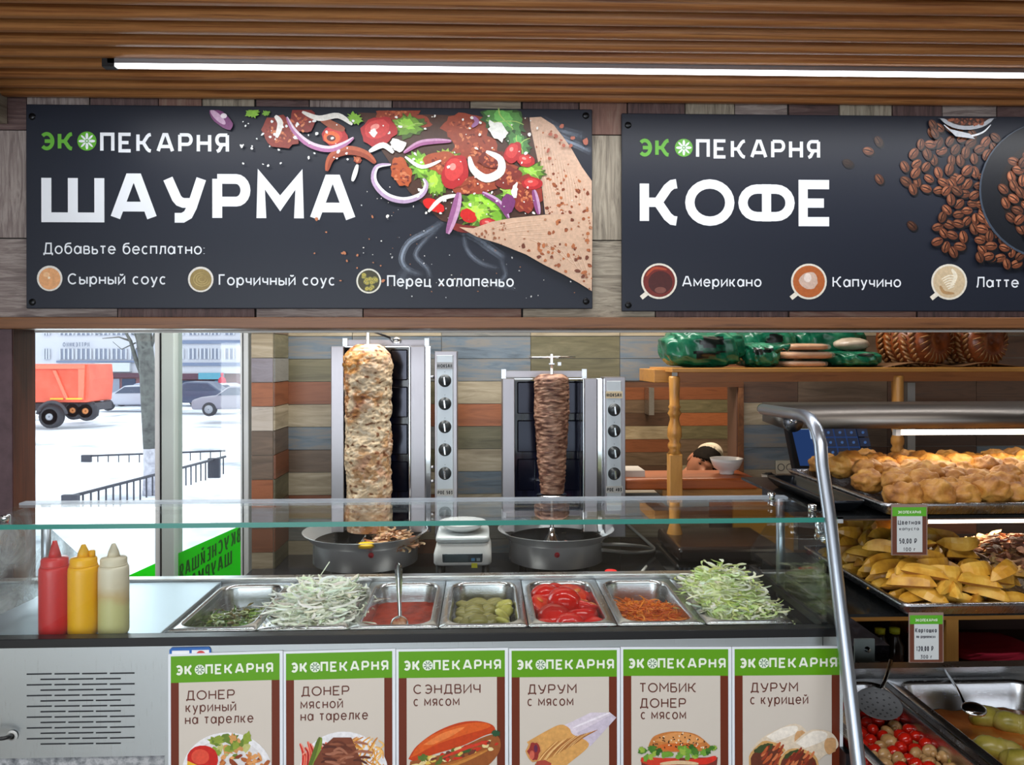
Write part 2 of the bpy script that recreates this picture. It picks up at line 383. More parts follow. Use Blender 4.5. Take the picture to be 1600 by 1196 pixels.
# ================================================================== SETTING
tile_sets = {
 'blue': [(.25, (78, 88, 98)), (.45, (112, 126, 138)), (.6, (138, 134, 128)), (.78, (92, 108, 124))],
 'grey': [(.25, (112, 112, 108)), (.5, (140, 138, 132)), (.75, (98, 102, 100))],
 'olive': [(.25, (84, 80, 60)), (.5, (112, 106, 80)), (.75, (136, 128, 100))],
 'rust': [(.25, (104, 60, 40)), (.5, (142, 88, 60)), (.75, (122, 74, 50))],
 'orange': [(.25, (138, 80, 48)), (.5, (172, 104, 66)), (.75, (122, 70, 44))],
 'beige': [(.25, (136, 122, 98)), (.5, (176, 162, 136)), (.72, (200, 188, 164)), (.85, (130, 112, 88))],
 'white': [(.3, (150, 136, 122)), (.5, (208, 198, 186)), (.75, (188, 176, 160))],
 'brown': [(.25, (84, 68, 54)), (.5, (110, 92, 76)), (.75, (132, 110, 92))],
 'dark': [(.25, (66, 50, 42)), (.5, (96, 72, 58)), (.75, (76, 62, 56))],
 'lav': [(.25, (128, 122, 134)), (.5, (150, 144, 154)), (.75, (130, 122, 128))],
}
TM = {k: streak('tile_'+k, v, (1.1, 1, 9), 3.2, .42, .12, dist=1.5) for k, v in tile_sets.items()}
M_grout = plain('grout', (150, 145, 135), .8)
M_paint = plain('wall_paint', (205, 200, 190), .8)
M_ceilp = plain('ceiling_paint', (170, 165, 158), .85)
M_floor = mottled('floor_tile', [(.3, (120, 110, 100)), (.7, (150, 140, 128))], 6, .35)
fl = MB().bbox(-4, 5, -3, 6.2, -.06, 0).build('floor', M_floor); struct(fl)
# customer side shell
for nm, b in (('wall_left', (-2.8, -2.7, -3, 2.1, 0, 2.9)), ('wall_right', (4.2, 4.3, -3, 6.2, 0, 2.9))):
    struct(MB().bbox(*b).build(nm, M_paint))
w = MB(); w.bbox(-4, 5, -3.1, -3, 0, .45); w.bbox(-4, 5, -3.1, -3, 2.45, 2.9); w.bbox(-4, -2.9, -3.1, -3, .45, 2.45); w.bbox(2.6, 5, -3.1, -3, .45, 2.45)
struct(w.build('wall_front', M_paint))
struct(MB().bbox(-3.2, 4.3, 2.22, 6.2, 2.82, 2.9).build('ceiling_kitchen', M_ceilp))
struct(MB().bbox(-4, 4.4, -3.1, 2.1, 2.37, 2.5).build('ceiling', plain('ceiling_void', (48, 26, 14), .8)))

# slatted timber ceiling: each slat a piece
M_slat = streak('slat_timber', [(.25, (104, 56, 24)), (.42, (160, 100, 54)), (.55, (196, 136, 80)), (.72, (120, 68, 32))], (.5, 34, 34), 3, .45, .15, dist=1.0, rot=(0, 0, 0))
ceil = bpy.data.objects['ceiling']
Z0 = H+.666
def slat_mesh():
    L = []
    prof = [(-.019, .055), (-.019, .010), (-.016, .003), (-.008, 0), (.006, .001), (.013, .004), (.018, .012), (.0195, .02), (.0195, .055)]
    m = S()
    a = m.pts([(-1.215, y, z) for y, z in prof]); b = m.pts([(2.9, y, z) for y, z in prof])
    n = len(prof)
    for i in range(n-1): m.face((a+i, b+i, b+i+1, a+i+1))
    m.face([a+i for i in range(n)]); m.face([b+i for i in range(n)][::-1])
    return m
s0 = None
for i in range(26):
    y = 2.072-i*.0685
    if s0 is None: s0 = slat_mesh().build('slat', M_slat, ceil, loc=(0, y, Z0))
    else: dup(s0, (0, y, Z0))
# side box beam under the ceiling at the left
M_hp = {}
hp_sets = {'a': [(.25, (92, 78, 76)), (.45, (128, 114, 110)), (.6, (158, 146, 140)), (.8, (104, 88, 84))],
 'b': [(.25, (84, 74, 64)), (.45, (140, 130, 114)), (.62, (170, 160, 142)), (.8, (110, 98, 84))],
 'c': [(.3, (60, 46, 46)), (.5, (92, 68, 66)), (.7, (112, 92, 88)), (.85, (74, 58, 56))],
 'd': [(.3, (98, 68, 60)), (.5, (124, 90, 78)), (.7, (140, 118, 104))]}
for k, v in hp_sets.items():
    M_hp[k+'h'] = streak('header_board_'+k, v, (1.6, 1, 16), 4, .6, .5, dist=1.8)
    M_hp[k+'v'] = streak('header_board_upright_'+k, v, (18, 1, 1.8), 4, .6, .5, dist=1.2)
YH = 2.10
hb = MB().bbox(-1.6, -1.218, -.4, 2.09, H+.602, H+.72).build('trim_1', streak('header_beam_timber', hp_sets['b'], (14, 1.4, 14), 4, .6, .4)); struct(hb)
# header wall over the counter with patchwork boards
hw = MB().bbox(-2.7, 4.2, YH, YH+.12, PZ(512, YH), 2.9).build('wall_header', plain('header_core', (22, 16, 14), .8)); struct(hw)
def board_row(y0, y1, xs, seq, par=hw, Y=YH, gap=.0016, th=.008):
    for i in range(len(xs)-1):
        a, b = PX(xs[i], Y), PX(xs[i+1], Y); z1, z0 = PZ(y0, Y), PZ(y1, Y)
        k = seq[i % len(seq)]; t = th+R.uniform(-.002, .002)
        g = .004 if xs[i] in (400, 815, 1230) else gap
        m = MB(); m.bbox(a+g, b-gap, Y-t, Y+.001, z0+gap, z1-gap)
        o = m.build('board', M_hp[k], par); 
        # own texture origin
board_row(140, 211, [-160, -40, 45, 143, 250, 318, 400, 485, 614, 735, 815, 905, 980, 1070, 1147, 1230, 1310, 1392, 1470, 1555, 1660, 1800, 1960], ['ah', 'ch', 'av', 'cv', 'dv', 'bv', 'ch', 'av', 'cv', 'bh', 'cv', 'dv', 'cv', 'bv', 'ah', 'ch', 'bv', 'cv'])
board_row(211, 376, [-160, 52, 170, 400, 520, 815, 925-12, 984, 1100, 1230, 1500, 1620, 1800, 1960], ['av', 'bv', 'av', 'ch', 'dv', 'av', 'bv', 'dh', 'av', 'ch', 'bv', 'av'])
board_row(376, 499, [-160, 186, 400, 568, 815, 1023, 1230, 1430, 1650, 1820, 1960], ['ah', 'cv', 'ah', 'dh', 'bh', 'cv', 'dh', 'cv', 'bh', 'ah'])
M_beam = streak('beam_timber', [(.25, (78, 46, 24)), (.5, (124, 80, 46)), (.75, (100, 62, 34))], (1, 16, 30), 3, .4, .12, dist=.8)
bm = MB().bbox(-2.7, 4.2, YH-.03, YH+.14, PZ(513.5, YH-.03), PZ(496, YH-.03)).build('trim_2', M_beam, bevel=.002); struct(bm)
st = MB().bbox(-1.211, 4.2, YH+.1, YH+.13, PZ(513.5, YH-.03)-.006, PZ(513.5, YH-.03)-.0005).build('trim_3', plain('white_edge_strip', (214, 212, 208), .4)); struct(st)
# left post: mauve face, brown timber reveal
M_mauve = mottled('mauve_panel', [(.3, (74, 52, 58)), (.7, (92, 68, 74))], 30, .55, .15)
M_rev = streak('reveal_timber', [(.3, (58, 30, 20)), (.6, (88, 48, 32))], (20, 20, 1), 3, .45, .1)
ps = MB(); ps.bbox(-2.72, -1.213, YH, YH+.02, 0, PZ(513, YH)); 
pp = ps.build('wall_left_return', M_mauve); struct(pp)
rv = MB().bbox(-1.26, -1.211, YH+.004, YH+.104, 0, PZ(513, YH)).build('trim_4', M_rev); struct(rv)
bk = MB().bbox(-2.72, -1.26, YH+.02, YH+.1, 0, 2.8).build('wall_left_backing', M_mauve); struct(bk)

# back wall of the kitchen with wood-look tiles and the serving opening
YB = 3.05
ox0, ox1 = PX(963, YB), PX(1151, YB); oz0, oz1 = PZ(772, YB), PZ(606, YB)
xl = PX(447, YB); 
wb = MB()
wb.bbox(xl-.06, ox0, YB, YB+.1, 0, 2.85); wb.bbox(ox1, 4.2, YB, YB+.1, 0, 2.85)
wb.bbox(ox0, ox1, YB, YB+.1, 0, oz0); wb.bbox(ox0, ox1, YB, YB+.1, oz1, 2.85)
wb = wb.build('wall_back', M_grout); struct(wb)
g = .0011
def tile(x0, x1, z0, z1, Y, k, par, axis='y', X=None):
    t = .006+R.uniform(-.001, .001)
    m = MB()
    if axis == 'y': m.box((0, 0, 0), (x1-x0-2*g, t+.002, z1-z0-2*g)); loc = ((x0+x1)/2, Y-t/2+.001, (z0+z1)/2)
    else: m.box((0, 0, 0), (t+.002, x1-x0-2*g, z1-z0-2*g)); loc = (X+t/2-.001, (x0+x1)/2, (z0+z1)/2)
    return m.build('tile', TM[k], par, loc=loc)
cols = [447, 551, 690, 829, 968, 1107, 1246, 1385, 1524, 1663, 1802]
rows = [876.6-35.1*k for k in range(13)]      # pixel heights of the joints
over = {  # row index from the top joint 455: column list
}
pat = {}   # (row joint lower y rounded, col) -> kind
def setrow(yl, kinds): pat[yl] = kinds
setrow(10, ['beige', 'beige', 'grey', 'beige', 'beige', 'brown', 'beige', 'dark', 'brown', 'dark'])  # right-hand columns: brown tiles, picked darker for the low light there
setrow(9, ['blue', 'blue', 'blue', 'olive', 'blue', 'blue', 'brown', 'dark', 'dark', 'olive'])
setrow(8, ['olive', 'grey', 'blue', 'olive', 'blue', 'rust', 'beige', 'dark', 'dark', 'brown'])
setrow(7, ['rust', 'olive', 'beige', 'beige', 'rust', 'dark', 'brown', 'dark', 'dark', 'dark'])
setrow(6, ['beige', 'rust', 'orange', 'rust', 'beige', 'beige', 'beige', 'brown', 'dark', 'brown'])
setrow(5, ['blue', 'grey', 'olive', 'olive', 'olive', 'blue', 'brown', 'dark', 'dark', 'dark'])
setrow(4, ['brown', 'olive', 'beige', 'beige', 'brown', 'blue', 'dark', 'dark', 'blue', 'dark'])
setrow(3, ['beige', 'beige', 'blue', 'grey', 'beige', 'beige', 'dark', 'brown', 'dark', 'dark'])
setrow(2, ['rust', 'rust', 'beige', 'rust', 'brown', 'dark', 'dark', 'brown', 'dark', 'dark'])
setrow(1, ['grey', 'beige', 'grey', 'beige', 'beige', 'brown', 'dark', 'rust', 'dark', 'dark'])
setrow(0, ['beige', 'rust', 'blue', 'olive', 'brown', 'beige', 'dark', 'dark', 'brown', 'dark'])
fx0, fx1, fz0, fz1 = ox0-.0, PX(1160, YB), PZ(777, YB), PZ(597, YB)
for r in range(12):
    z0, z1 = PZ(rows[r], YB), PZ(rows[r+1], YB)
    for c in range(len(cols)-1):
        x0, x1 = PX(cols[c], YB), PX(cols[c+1], YB)
        k = pat.get(r, ['blue', 'olive', 'grey', 'beige', 'blue', 'brown', 'dark', 'dark', 'brown', 'dark'])[c]
        if z1 > fz0 and z0 < fz1 and x1 > fx0 and x0 < fx1:
            mid = (z0+z1)/2
            if fz0 < mid < fz1:
                if x0 < fx0: x1 = fx0
                elif x1 > fx1: x0 = fx1
                else: continue
                if x1-x0 < .02: continue
            elif mid >= fz1: z0 = fz1
            else: z1 = fz0
            if z1-z0 < .01: continue
        tile(x0, x1, z0, z1, YB, k, wb)
# timber lining of the opening
M_door = streak('opening_timber', [(.3, (96, 58, 32)), (.6, (138, 90, 54))], (8, 8, 8), 3, .45, .1)
M_door2 = streak('opening_lintel_timber', [(.3, (84, 52, 32)), (.6, (116, 74, 46))], (1.5, 12, 12), 3, .45, .1)
tr = MB().bbox(PX(1152, YB), PX(1160, YB), YB-.015, YB+.1, PZ(778, YB), PZ(598, YB)).build('trim_5', M_door); struct(tr)
tr = MB().bbox(ox1-.002, PX(1152, YB), YB-.004, YB+.112, PZ(778, YB), PZ(606, YB)).build('trim_6', M_rev if False else plain('reveal_brown', (112, 78, 60), .6)); struct(tr)
tr = MB().bbox(ox0, PX(1160, YB), YB-.016, YB+.1, PZ(606, YB), PZ(598, YB)).build('trim_7', M_door2); struct(tr)
# second room seen through the opening
YF = 5.15
wf = MB(); wf.bbox(-1.2, 4.2, YF, YF+.1, 0, 2.85); wf = wf.build('wall_pass_room', M_grout); struct(wf)
struct(MB().bbox(-.2, -.1, YB+.1, YF, 0, 2.85).build('wall_pass_side', M_paint))
fcol = [-60, 20, 160, 300]
frows = [770-20.6*k for k in range(10)]
seq = ['brown', 'dark', 'brown', 'rust', 'beige', 'dark', 'brown', 'rust', 'dark', 'rust']
seq2 = ['beige', 'beige', 'brown', 'brown', 'olive', 'orange', 'olive', 'rust', 'dark', 'brown']
for r in range(9):
    for c, (a, b) in enumerate(((940, 1058), (1058, 1176))):
        tile(PX(a, YF), PX(b, YF), PZ(frows[r], YF), PZ(frows[r+1], YF), YF, (seq, seq2)[c][r], wf)
# tiled pier between window and kitchen wall
YPi = 2.85
px0, px1 = PX(393, YPi), PX(427, YPi)
pier = MB().bbox(px0, px1, YPi, YB+.1, 0, 2.85).build('wall_pier', M_grout); struct(pier)
prow = [897-37.55*k for k in range(12)]
pf = ['beige', 'rust', 'grey', 'orange', 'brown', 'brown', 'white', 'orange', 'lav', 'beige', 'beige', 'grey']
psd = ['olive', 'rust', 'brown', 'olive', 'rust', 'brown', 'beige', 'rust', 'grey', 'olive', 'brown']
for r in range(11):
    z0, z1 = PZ(prow[r], YPi), PZ(prow[r+1], YPi)
    if z0 > PZ(470, YPi): break
    tile(px0, px1, z0, z1, YPi, pf[min(r, 11)], pier)
    tile(YPi, YB-.006, z0, z1, 0, psd[r], pier, 'x', px1)
# window wall: white frames, two panes
YW = 2.90
M_frame = plain('window_frame_white', (244, 248, 248), .35)
M_frame2 = plain('window_frame_greygreen', (206, 218, 214), .4)
M_rub = plain('window_gasket', (20, 22, 24), .6)
win = MB()
zb, zt = .62, 2.3
win.bbox(PX(379, YW), PX(392, YW), YW-.03, YW+.05, zb, zt)
win.bbox(-3.0, PX(392, YW), YW-.03, YW+.05, zb-.06, zb)
win.bbox(-3.0, PX(392, YW), YW-.03, YW+.05, zt, zt+.06)
win = win.build('window_1', M_frame, bevel=.003); struct(win)
f2 = MB().bbox(PX(257, YW), PX(277, YW), YW-.03, YW+.05, zb, zt).build('mullion', M_frame2, win, bevel=.003)
MB().bbox(PX(246, YW), PX(254, YW), YW-.025, YW+.05, zb, zt).build('sash_frame', M_frame, win, bevel=.002)
gk = MB(); gk.bbox(PX(254.4, YW), PX(256.4, YW), YW-.028, YW+.03, zb, zt); gk.bbox(PX(383, YW), PX(384.2, YW), YW-.034, YW-.02, zb, zt); gk.build('gasket', M_rub, win)
MB().bbox(-2.95, PX(246, YW), YW+.008, YW+.014, zb, zt).build('pane', M_glass, win)
MB().bbox(PX(277, YW), PX(379, YW), YW+.008, YW+.014, zb, zt).build('pane', M_glass, win)
wk = MB(); wk.bbox(-3.1, px0+.001, YW+.02, YB+.1, 0, zb-.06); wk.bbox(-3.1, px0+.001, YW, YB+.1, zt+.06, 2.85); struct(wk.build('wall_window', M_paint))
struct(MB().bbox(-3.2, -3.0, YH+.12, YB+.1, 0, 2.85).build('wall_kitchen_left', M_paint))
# green film with mirrored lettering on the window
YS = YW+.002
film = thing('window_film', (PX(300, YS), YS, PZ(900, YS)), 'bright green film with mirrored dark lettering stuck on the lower window pane', 'window sticker')
off = Vector(film.location)
M_film = plain('green_film', (46, 208, 22), .35)
nt = M_film.node_tree.nodes['Principled BSDF']; nt.inputs['Transmission Weight'].default_value = .0; nt.inputs['Subsurface Weight'].default_value = 0
tb = M_film.node_tree; tl = tb.nodes.new('ShaderNodeBsdfTranslucent'); tl.inputs[0].default_value = lin((60, 235, 30))+(1,)
ms = tb.nodes.new('ShaderNodeMixShader'); ms.inputs[0].default_value = .55
tb.links.new(tb.nodes['Principled BSDF'].outputs[0], ms.inputs[1]); tb.links.new(tl.outputs[0], ms.inputs[2]); tb.links.new(ms.outputs[0], tb.nodes['Material Output'].inputs[0])
m = MB(); m.prism([P(a, b, YS)-off for a, b in ((100, 940), (202, 898), (245, 878.5), (245, 960), (100, 960))], (0, .001, 0)); m.build('film', M_film, film)
m = MB(); m.prism([P(a, b, YS)-off for a, b in ((278, 864), (379, 819.5), (379, 960), (278, 960))], (0, .001, 0)); m.build('film', M_film, film)
M_dgreen = plain('dark_green_lettering', (20, 96, 14), .5)
m = MB()
def Tm(x, z):      # x runs right to left (mirrored), dropping with the slant
    return P(376-x, 845-z+x*.62, YS-.0012)-off
letters(m, 'ВКУСНЕЙШАЯ', 0, 0, 22, 96, .12, Tm, .22)
Tm2 = lambda x, z: P(362-x, 880-z+x*.62, YS-.0012)-off
letters(m, 'ШАУРМА', 0, 0, 22, 64, .12, Tm2, .22)
m.build('lettering', M_dgreen, film)

# ------------------------------------------------------------------ outside
ZG = H-3.0
M_snow = mottled('snow', [(.3, (130, 134, 146)), (.42, (214, 218, 228)), (.55, (240, 243, 250)), (.8, (250, 251, 255))], .35, .7, .3, kind='Object', rand=False, bd=.05)
m = S(); nx, ny = 60, 50; vs = []
for j in range(ny+1):
    y = 4+ (j/ny)**1.6*120
    for i in range(nx+1):
        x = -70+i/nx*110; h = .12*noise.noise((x*.3, y*.3, 0))
        if 13 < y < 24: h += .18*noise.noise((x*.8, y*.8, 3))+.1
        vs.append((x, y, ZG+h-.05))
b = m.pts(vs)
for j in range(ny):
    for i in range(nx): q = b+j*(nx+1)+i; m.face((q, q+1, q+nx+2, q+nx+1))
gr = m.build('ground_snow', M_snow); struct(gr)
def OB(name, x0, x1, y0, y1, Y, d, mat, par, dz=0):
    off = Vector(par.location) if par else Vector((0, 0, 0))
    a = P(x0, y1, Y)-off; c = P(x1, y0, Y)-off
    return MB().bbox(a.x, c.x, Y-off.y-dz, Y-off.y-dz+d, a.z, c.z).build(name, mat, par)
# apartment building
YA = 62
bl = thing('apartment_building', P(200, 622, YA), 'pale apartment block with rows of windows across the snowy street', 'building')
M_fac = plain('facade_white', (196, 196, 204), .8); M_wing = plain('window_dim', (132, 138, 156), .3); M_wf = plain('far_frame', (190, 192, 200), .5)
M_bb = plain('facade_band', (112, 124, 150), .7); M_maro = plain('shop_fascia', (86, 52, 66), .6); M_bdoor = plain('shop_door_blue', (40, 56, 84), .5)
OB('wall', -60, 262, 440, 585, YA, 8, M_fac, bl); OB('wall', 262, 520, 440, 583, YA-.6, 8, M_fac, bl)
OB('shop_wall', -60, 520, 583, 625, YA, 8, plain('shop_brick', (128, 88, 92), .8), bl)
for (a, b) in ((440, 447), (474, 481), ): OB('cornice', 262, 520, a, b, YA-.6, 1, M_bb, bl, .15)
OB('cornice', 262, 520, 531, 536.5, YA-.6, 1, M_bb, bl, .15); OB('cornice', 262, 520, 566, 571, YA-.6, 1, M_bb, bl, .15)
OB('cornice', 90, 262, 562.5, 565.5, YA, 1, M_bb, bl, .2); OB('fascia', -60, 262, 582, 589, YA, .6, M_maro, bl, .25); OB('fascia', 270, 318, 583, 592, YA-.6, .6, M_maro, bl, .25)
OB('sign_board', 312, 350, 582, 592, YA-.6, .4, plain('teal_sign', (84, 150, 170), .5), bl, .3)
OB('sign_board', 152, 206, 566, 580, YA, .5, plain('pale_sign', (196, 200, 204), .5), bl, .4)
OB('sign_emblem', 153, 160, 568, 577, YA, .1, plain('sign_green_dark', (50, 96, 80), .5), bl, .55)
OB('sign_emblem', 156.2, 158, 569.5, 575.5, YA, .1, plain('facade_white', (172, 172, 184), .8), bl, .62)
for (y0, y1) in ((476, 489), (511.5, 523), (544, 560.5)):
    for (a, b, yy) in ((70, 78, 0), (95, 115, 0), (121, 143, 0), (149, 170, 0), (176, 198, 0), (205, 225, 0), (280, 287, 1), (296, 309, 1), (314, 327, 1), (331, 343, 1), (352, 366, 1), (376, 390, 1)):
        Y = YA-(.6 if yy else 0); q = 3 if b-a > 14 else 2
        w_ = OB('window', a, b, y0, y1, Y, .2, M_wing, bl, .06)
        fr = MB()
        for k in range(q+1):
            xx = a+(b-a)*k/q; p0 = P(xx, y1, Y)-off*0-Vector(bl.location)
            fr.box((p0.x, Y-bl.location.y-.1, (PZ(y0, Y, xx)+PZ(y1, Y, xx))/2-bl.location.z), (.11, .1, PZ(y0, Y, xx)-PZ(y1, Y, xx)))
        fr.build('window_frame', M_wf, w_)
OB('door', 153, 172, 592, 622, YA, .2, plain('lit_shopfront', (220, 215, 130), .5), bl, .06); OB('door', 191, 212, 591, 622, YA, .2, M_bdoor, bl, .06)
OB('window', 174, 187, 591, 614, YA, .2, M_wing, bl, .06); OB('window', 285, 306, 594, 612, YA-.6, .2, M_bdoor, bl, .06)
OB('window', 318, 333, 594, 612, YA-.6, .2, M_bdoor, bl, .06); OB('door', 336, 348, 594, 616, YA-.6, .2, plain('shop_door_teal', (70, 130, 150), .5), bl, .06)
m = MB(); offb = Vector(bl.location); letters(m, 'ОИНКЭТТРИ', 0, 0, 7, 42, .2, lambda x, z: P(98+x, 541-z, YA-.3)-offb, .25); m.build('lettering', plain('far_lettering', (120, 124, 140), .6), bl)
m = MB(); letters(m, 'ОСИНЕ', 0, 0, 5, 18, .24, lambda x, z: P(72+x, 516-z, YA-.3)-offb, .2); m.build('lettering', plain('far_red_lettering', (196, 60, 84), .6), bl)
# orange dump truck
YT = 35
M_or = mottled('truck_orange', [(.3, (214, 82, 56)), (.7, (236, 104, 78))], .8, .55); M_tyre = plain('tyre', (52, 52, 58), .8); M_rim = plain('wheel_rim', (150, 152, 160), .5); M_dk = plain('truck_chassis', (62, 60, 66), .7)
tk = thing('dump_truck', P(100, 664, YT), 'orange dump truck standing in the snowy street', 'truck'); ot = Vector(tk.location)
def pp3(pts, Y, d, o): return [P(a, b, Y)-o for a, b in pts]
m = MB(); m.prism(pp3([(0, 568), (137, 568), (139, 592), (136, 628), (0, 628)], YT, 0, ot), (0, 2.3, 0)); body = m.build('bed', M_or, tk, bevel=.05)
m = MB()
m.prism(pp3([(0, 569), (132, 569), (132, 575.5), (0, 575.5)], YT-.08, 0, ot), (0, .1, 0))
m.prism(pp3([(82, 578), (87, 578), (106, 622), (101, 622)], YT-.08, 0, ot), (0, .1, 0)); m.prism(pp3([(122, 576), (132, 576), (130, 624), (122, 624)], YT-.08, 0, ot), (0, .1, 0))
m.build('bed_rib', plain('truck_orange_light', (240, 120, 92), .5), body)
m = MB(); m.prism(pp3([(78, 621), (98, 621), (98, 623.5), (78, 623.5)], YT-.1, 0, ot), (0, .05, 0)); m.prism(pp3([(103, 621), (128, 621), (128, 623.5), (103, 623.5)], YT-.1, 0, ot), (0, .05, 0)); m.build('reflective_stripe', plain('truck_stripe', (248, 190, 60), .5), body)
OB('chassis', -10, 148, 629, 641, YT+.4, 1.6, M_dk, tk); 
m = MB(); m.prism(pp3([(140, 608), (150, 606), (152, 630), (149, 650), (143, 650), (141, 628)], YT+2.4, 0, ot), (0, .3, 0)); m.build('mudguard', M_dk, tk)
OB('cab', -80, -12, 560, 640, YT, 2.3, M_or, tk)
for (x, y, r, k) in ((81, 650, .5, 0), (117, 640, .42, 1), (137, 641, .44, 2)):
    p = P(x, y, YT+(-.1 if k == 0 else .5))-ot
    t_ = S().lathe([(.02, -.2), (r*.8, -.2), (r, -.12), (r, .12), (r*.8, .2), (.02, .2)], (0, 0, 0), 20, 'Y').build('wheel', M_tyre, tk, loc=p)
    S().lathe([(.02, -.23), (r*.28, -.25), (r*.3, -.21), (r*.68, -.21)], (0, 0, 0), 16, 'Y').build('wheel_rim', M_rim if k == 0 else plain('rim_orange', (196, 120, 60), .5), t_)
m = S(); pth = [P(81, 650, YT-.3)-ot+Vector((.62*math.cos(a), 0, .62*math.sin(a))) for a in [math.radians(10+16*i) for i in range(11)]]; m.tube(pth, .07, 6); m.build('wheel_arch', M_dk, tk)
# cars
def car(px, py, Y, L, Hh, c, label, seed=0, flipx=1):
    o = thing('parked_car', P(px, py, Y), label, 'car', rz=0)
    k = L/4.4; prof = [(-2.2, .3), (-2.2, .75), (-1.75, .9), (-1.1, .95), (-.45, 1.42), (.75, 1.45), (1.55, 1.0), (2.15, .92), (2.22, .35)]
    m = S(); poly = [Vector((a*k*flipx, 0, b*Hh/1.45)) for a, b in prof]
    m.prism(poly, (0, 1.7, 0)); m.build('body', plain('car_paint_'+str(seed), c, .3, .2), o, bevel=.12, seg=3)
    m = MB(); m.prism([Vector((a*k*flipx, -.02, b*Hh/1.45)) for a, b in ((-.95, .98), (-.42, 1.34), (.7, 1.37), (1.3, 1.0))], (0, .03, 0)); m.build('side_window', plain('car_glass', (70, 80, 100), .2), o)
    for sx in (-1.35, 1.4):
        w_ = S().lathe([(.02, -.06), (.27, -.06), (.33, 0), (.33, .2), (.02, .2)], (0, 0, 0), 16, 'Y').build('wheel', M_tyre, o, loc=(sx*k*flipx, 0, .33))
        S().lathe([(.02, -.09), (.2, -.08), (.2, -.06)], (0, 0, 0), 12, 'Y').build('wheel_rim', M_rim, w_)
    return o
car(206, 641, 46, 4.4, 1.45, (176, 178, 190), 'silver saloon car parked just behind the street tree', 1, 1)
car(222, 634, 52, 4.4, 1.5, (150, 160, 184), 'pale blue car half hidden behind the silver saloon', 2)
car(311, 639, 44, 4.4, 1.5, (72, 80, 104), 'dark grey car parked in front of the teal shop sign', 3, -1)
car(338, 634, 52, 4.6, 1.45, (196, 200, 210), 'white car parked behind the dark grey car', 4)
car(372, 650, 38, 4.4, 1.45, (140, 136, 148), 'mauve grey car cut off by the right window frame', 5, 1)
def far_person(px, py, Y, top, bot, label):
    o = thing('person', P(px, py, Y), label, 'person')
    m = S(); m.loft([rr_loop(0, 0, .17*s, .12*s, .09*s, z, 3) for z, s in ((.8, .9), (1.0, 1.05), (1.3, 1.2), (1.42, 1.0), (1.5, .45), (1.53, .35), (1.58, .5), (1.66, .62), (1.74, .5), (1.78, .2))], True, True)
    for sx in (-1, 1):
        m.tube([(sx*.09, 0, .85), (sx*.12+.02, 0, .45), (sx*.16, 0, .02)], [.095, .07, .05], 8)
        m.tube([(sx*.17, 0, 1.38), (sx*.24, 0, 1.1), (sx*.2, -.08, .86)], [.06, .05, .035], 8)
    m.build('body', top, o); 
far_person(163, 635, 50, plain('dark_coat', (64, 62, 84), .8), None, 'person in dark clothes walking near the orange truck')
far_person(347, 622, 56, plain('red_coat', (196, 48, 76), .8), None, 'person in a red coat beside the parked cars')
# street tree with branches
tr_ = thing('street_tree', P(232, 768, 18), 'bare street tree with grey trunk and whitewashed foot outside the window', 'tree'); otr = Vector(tr_.location)
M_bark = mottled('bark', [(.3, (74, 74, 72)), (.6, (106, 108, 104)), (.8, (60, 60, 60))], 7, .9, .6, bd=.03); M_wash = mottled('whitewash', [(.3, (150, 148, 160)), (.6, (196, 194, 204))], 9, .8, .4)
def tp(L, Y=18): return [P(a, b, Y)-otr for a, b in L]
S().tube(tp([(236, 700), (233, 640), (230, 570), (226, 530), (222, 480), (218, 400)]), [.165, .165, .17, .16, .18, .15], 12).build('trunk', M_bark, tr_)
S().tube(tp([(236, 700), (237, 735), (236, 772)]), [.168, .17, .19], 12).build('whitewashed_trunk', M_wash, tr_)
for L, r in (([(222, 585), (212, 560), (204, 532), (196, 518), (180, 500)], .06), ([(220, 575), (214, 530), (205, 505)], .035), ([(204, 532), (186, 526), (160, 528)], .025), ([(214, 545), (222, 530), (205, 520)], .025), ([(212, 535), (190, 545), (176, 533)], .018), ([(236, 540), (250, 500), (262, 470)], .05), ([(200, 520), (170, 516), (150, 522)], .015)):
    S().tube(tp(L), [r*(1-.7*i/(len(L)-1)) for i in range(len(L))], 6).build('branch', M_bark, tr_)
# railings
M_rail = plain('railing_iron', (58, 60, 70), .7)
def railing(p0, p1, Y0, Y1, hh, n, label, posts=()):
    a = P(*p0, Y0); b = P(*p1, Y1); o = thing('street_railing', (a.x, a.y, a.z-hh), label, 'railing'); oo = Vector(o.location)
    S().tube([a-oo, b-oo], .028, 6).build('handrail', M_rail, o)
    for i in range(n):
        p = a.lerp(b, (i+.5)/n)-oo; h = hh*(.95 if i % 3 else 1)
        MB().bbox(p.x-.012, p.x+.012, p.y-.012, p.y+.012, p.z-h, p.z).build('baluster', M_rail, o)
    for t in posts:
        p = a.lerp(b, t)-oo; MB().bbox(p.x-.13, p.x+.13, p.y-.05, p.y+.05, p.z-hh, p.z+.03).build('post', M_rail, o)
railing((110, 775), (352, 713), 13.5, 19, .42, 26, 'dark iron railing climbing across the snow under the tree', (.0, .9))
railing((128, 712), (352, 704), 23, 23.5, .36, 14, 'low dark railing further back along the snowy pavement', (.03,))
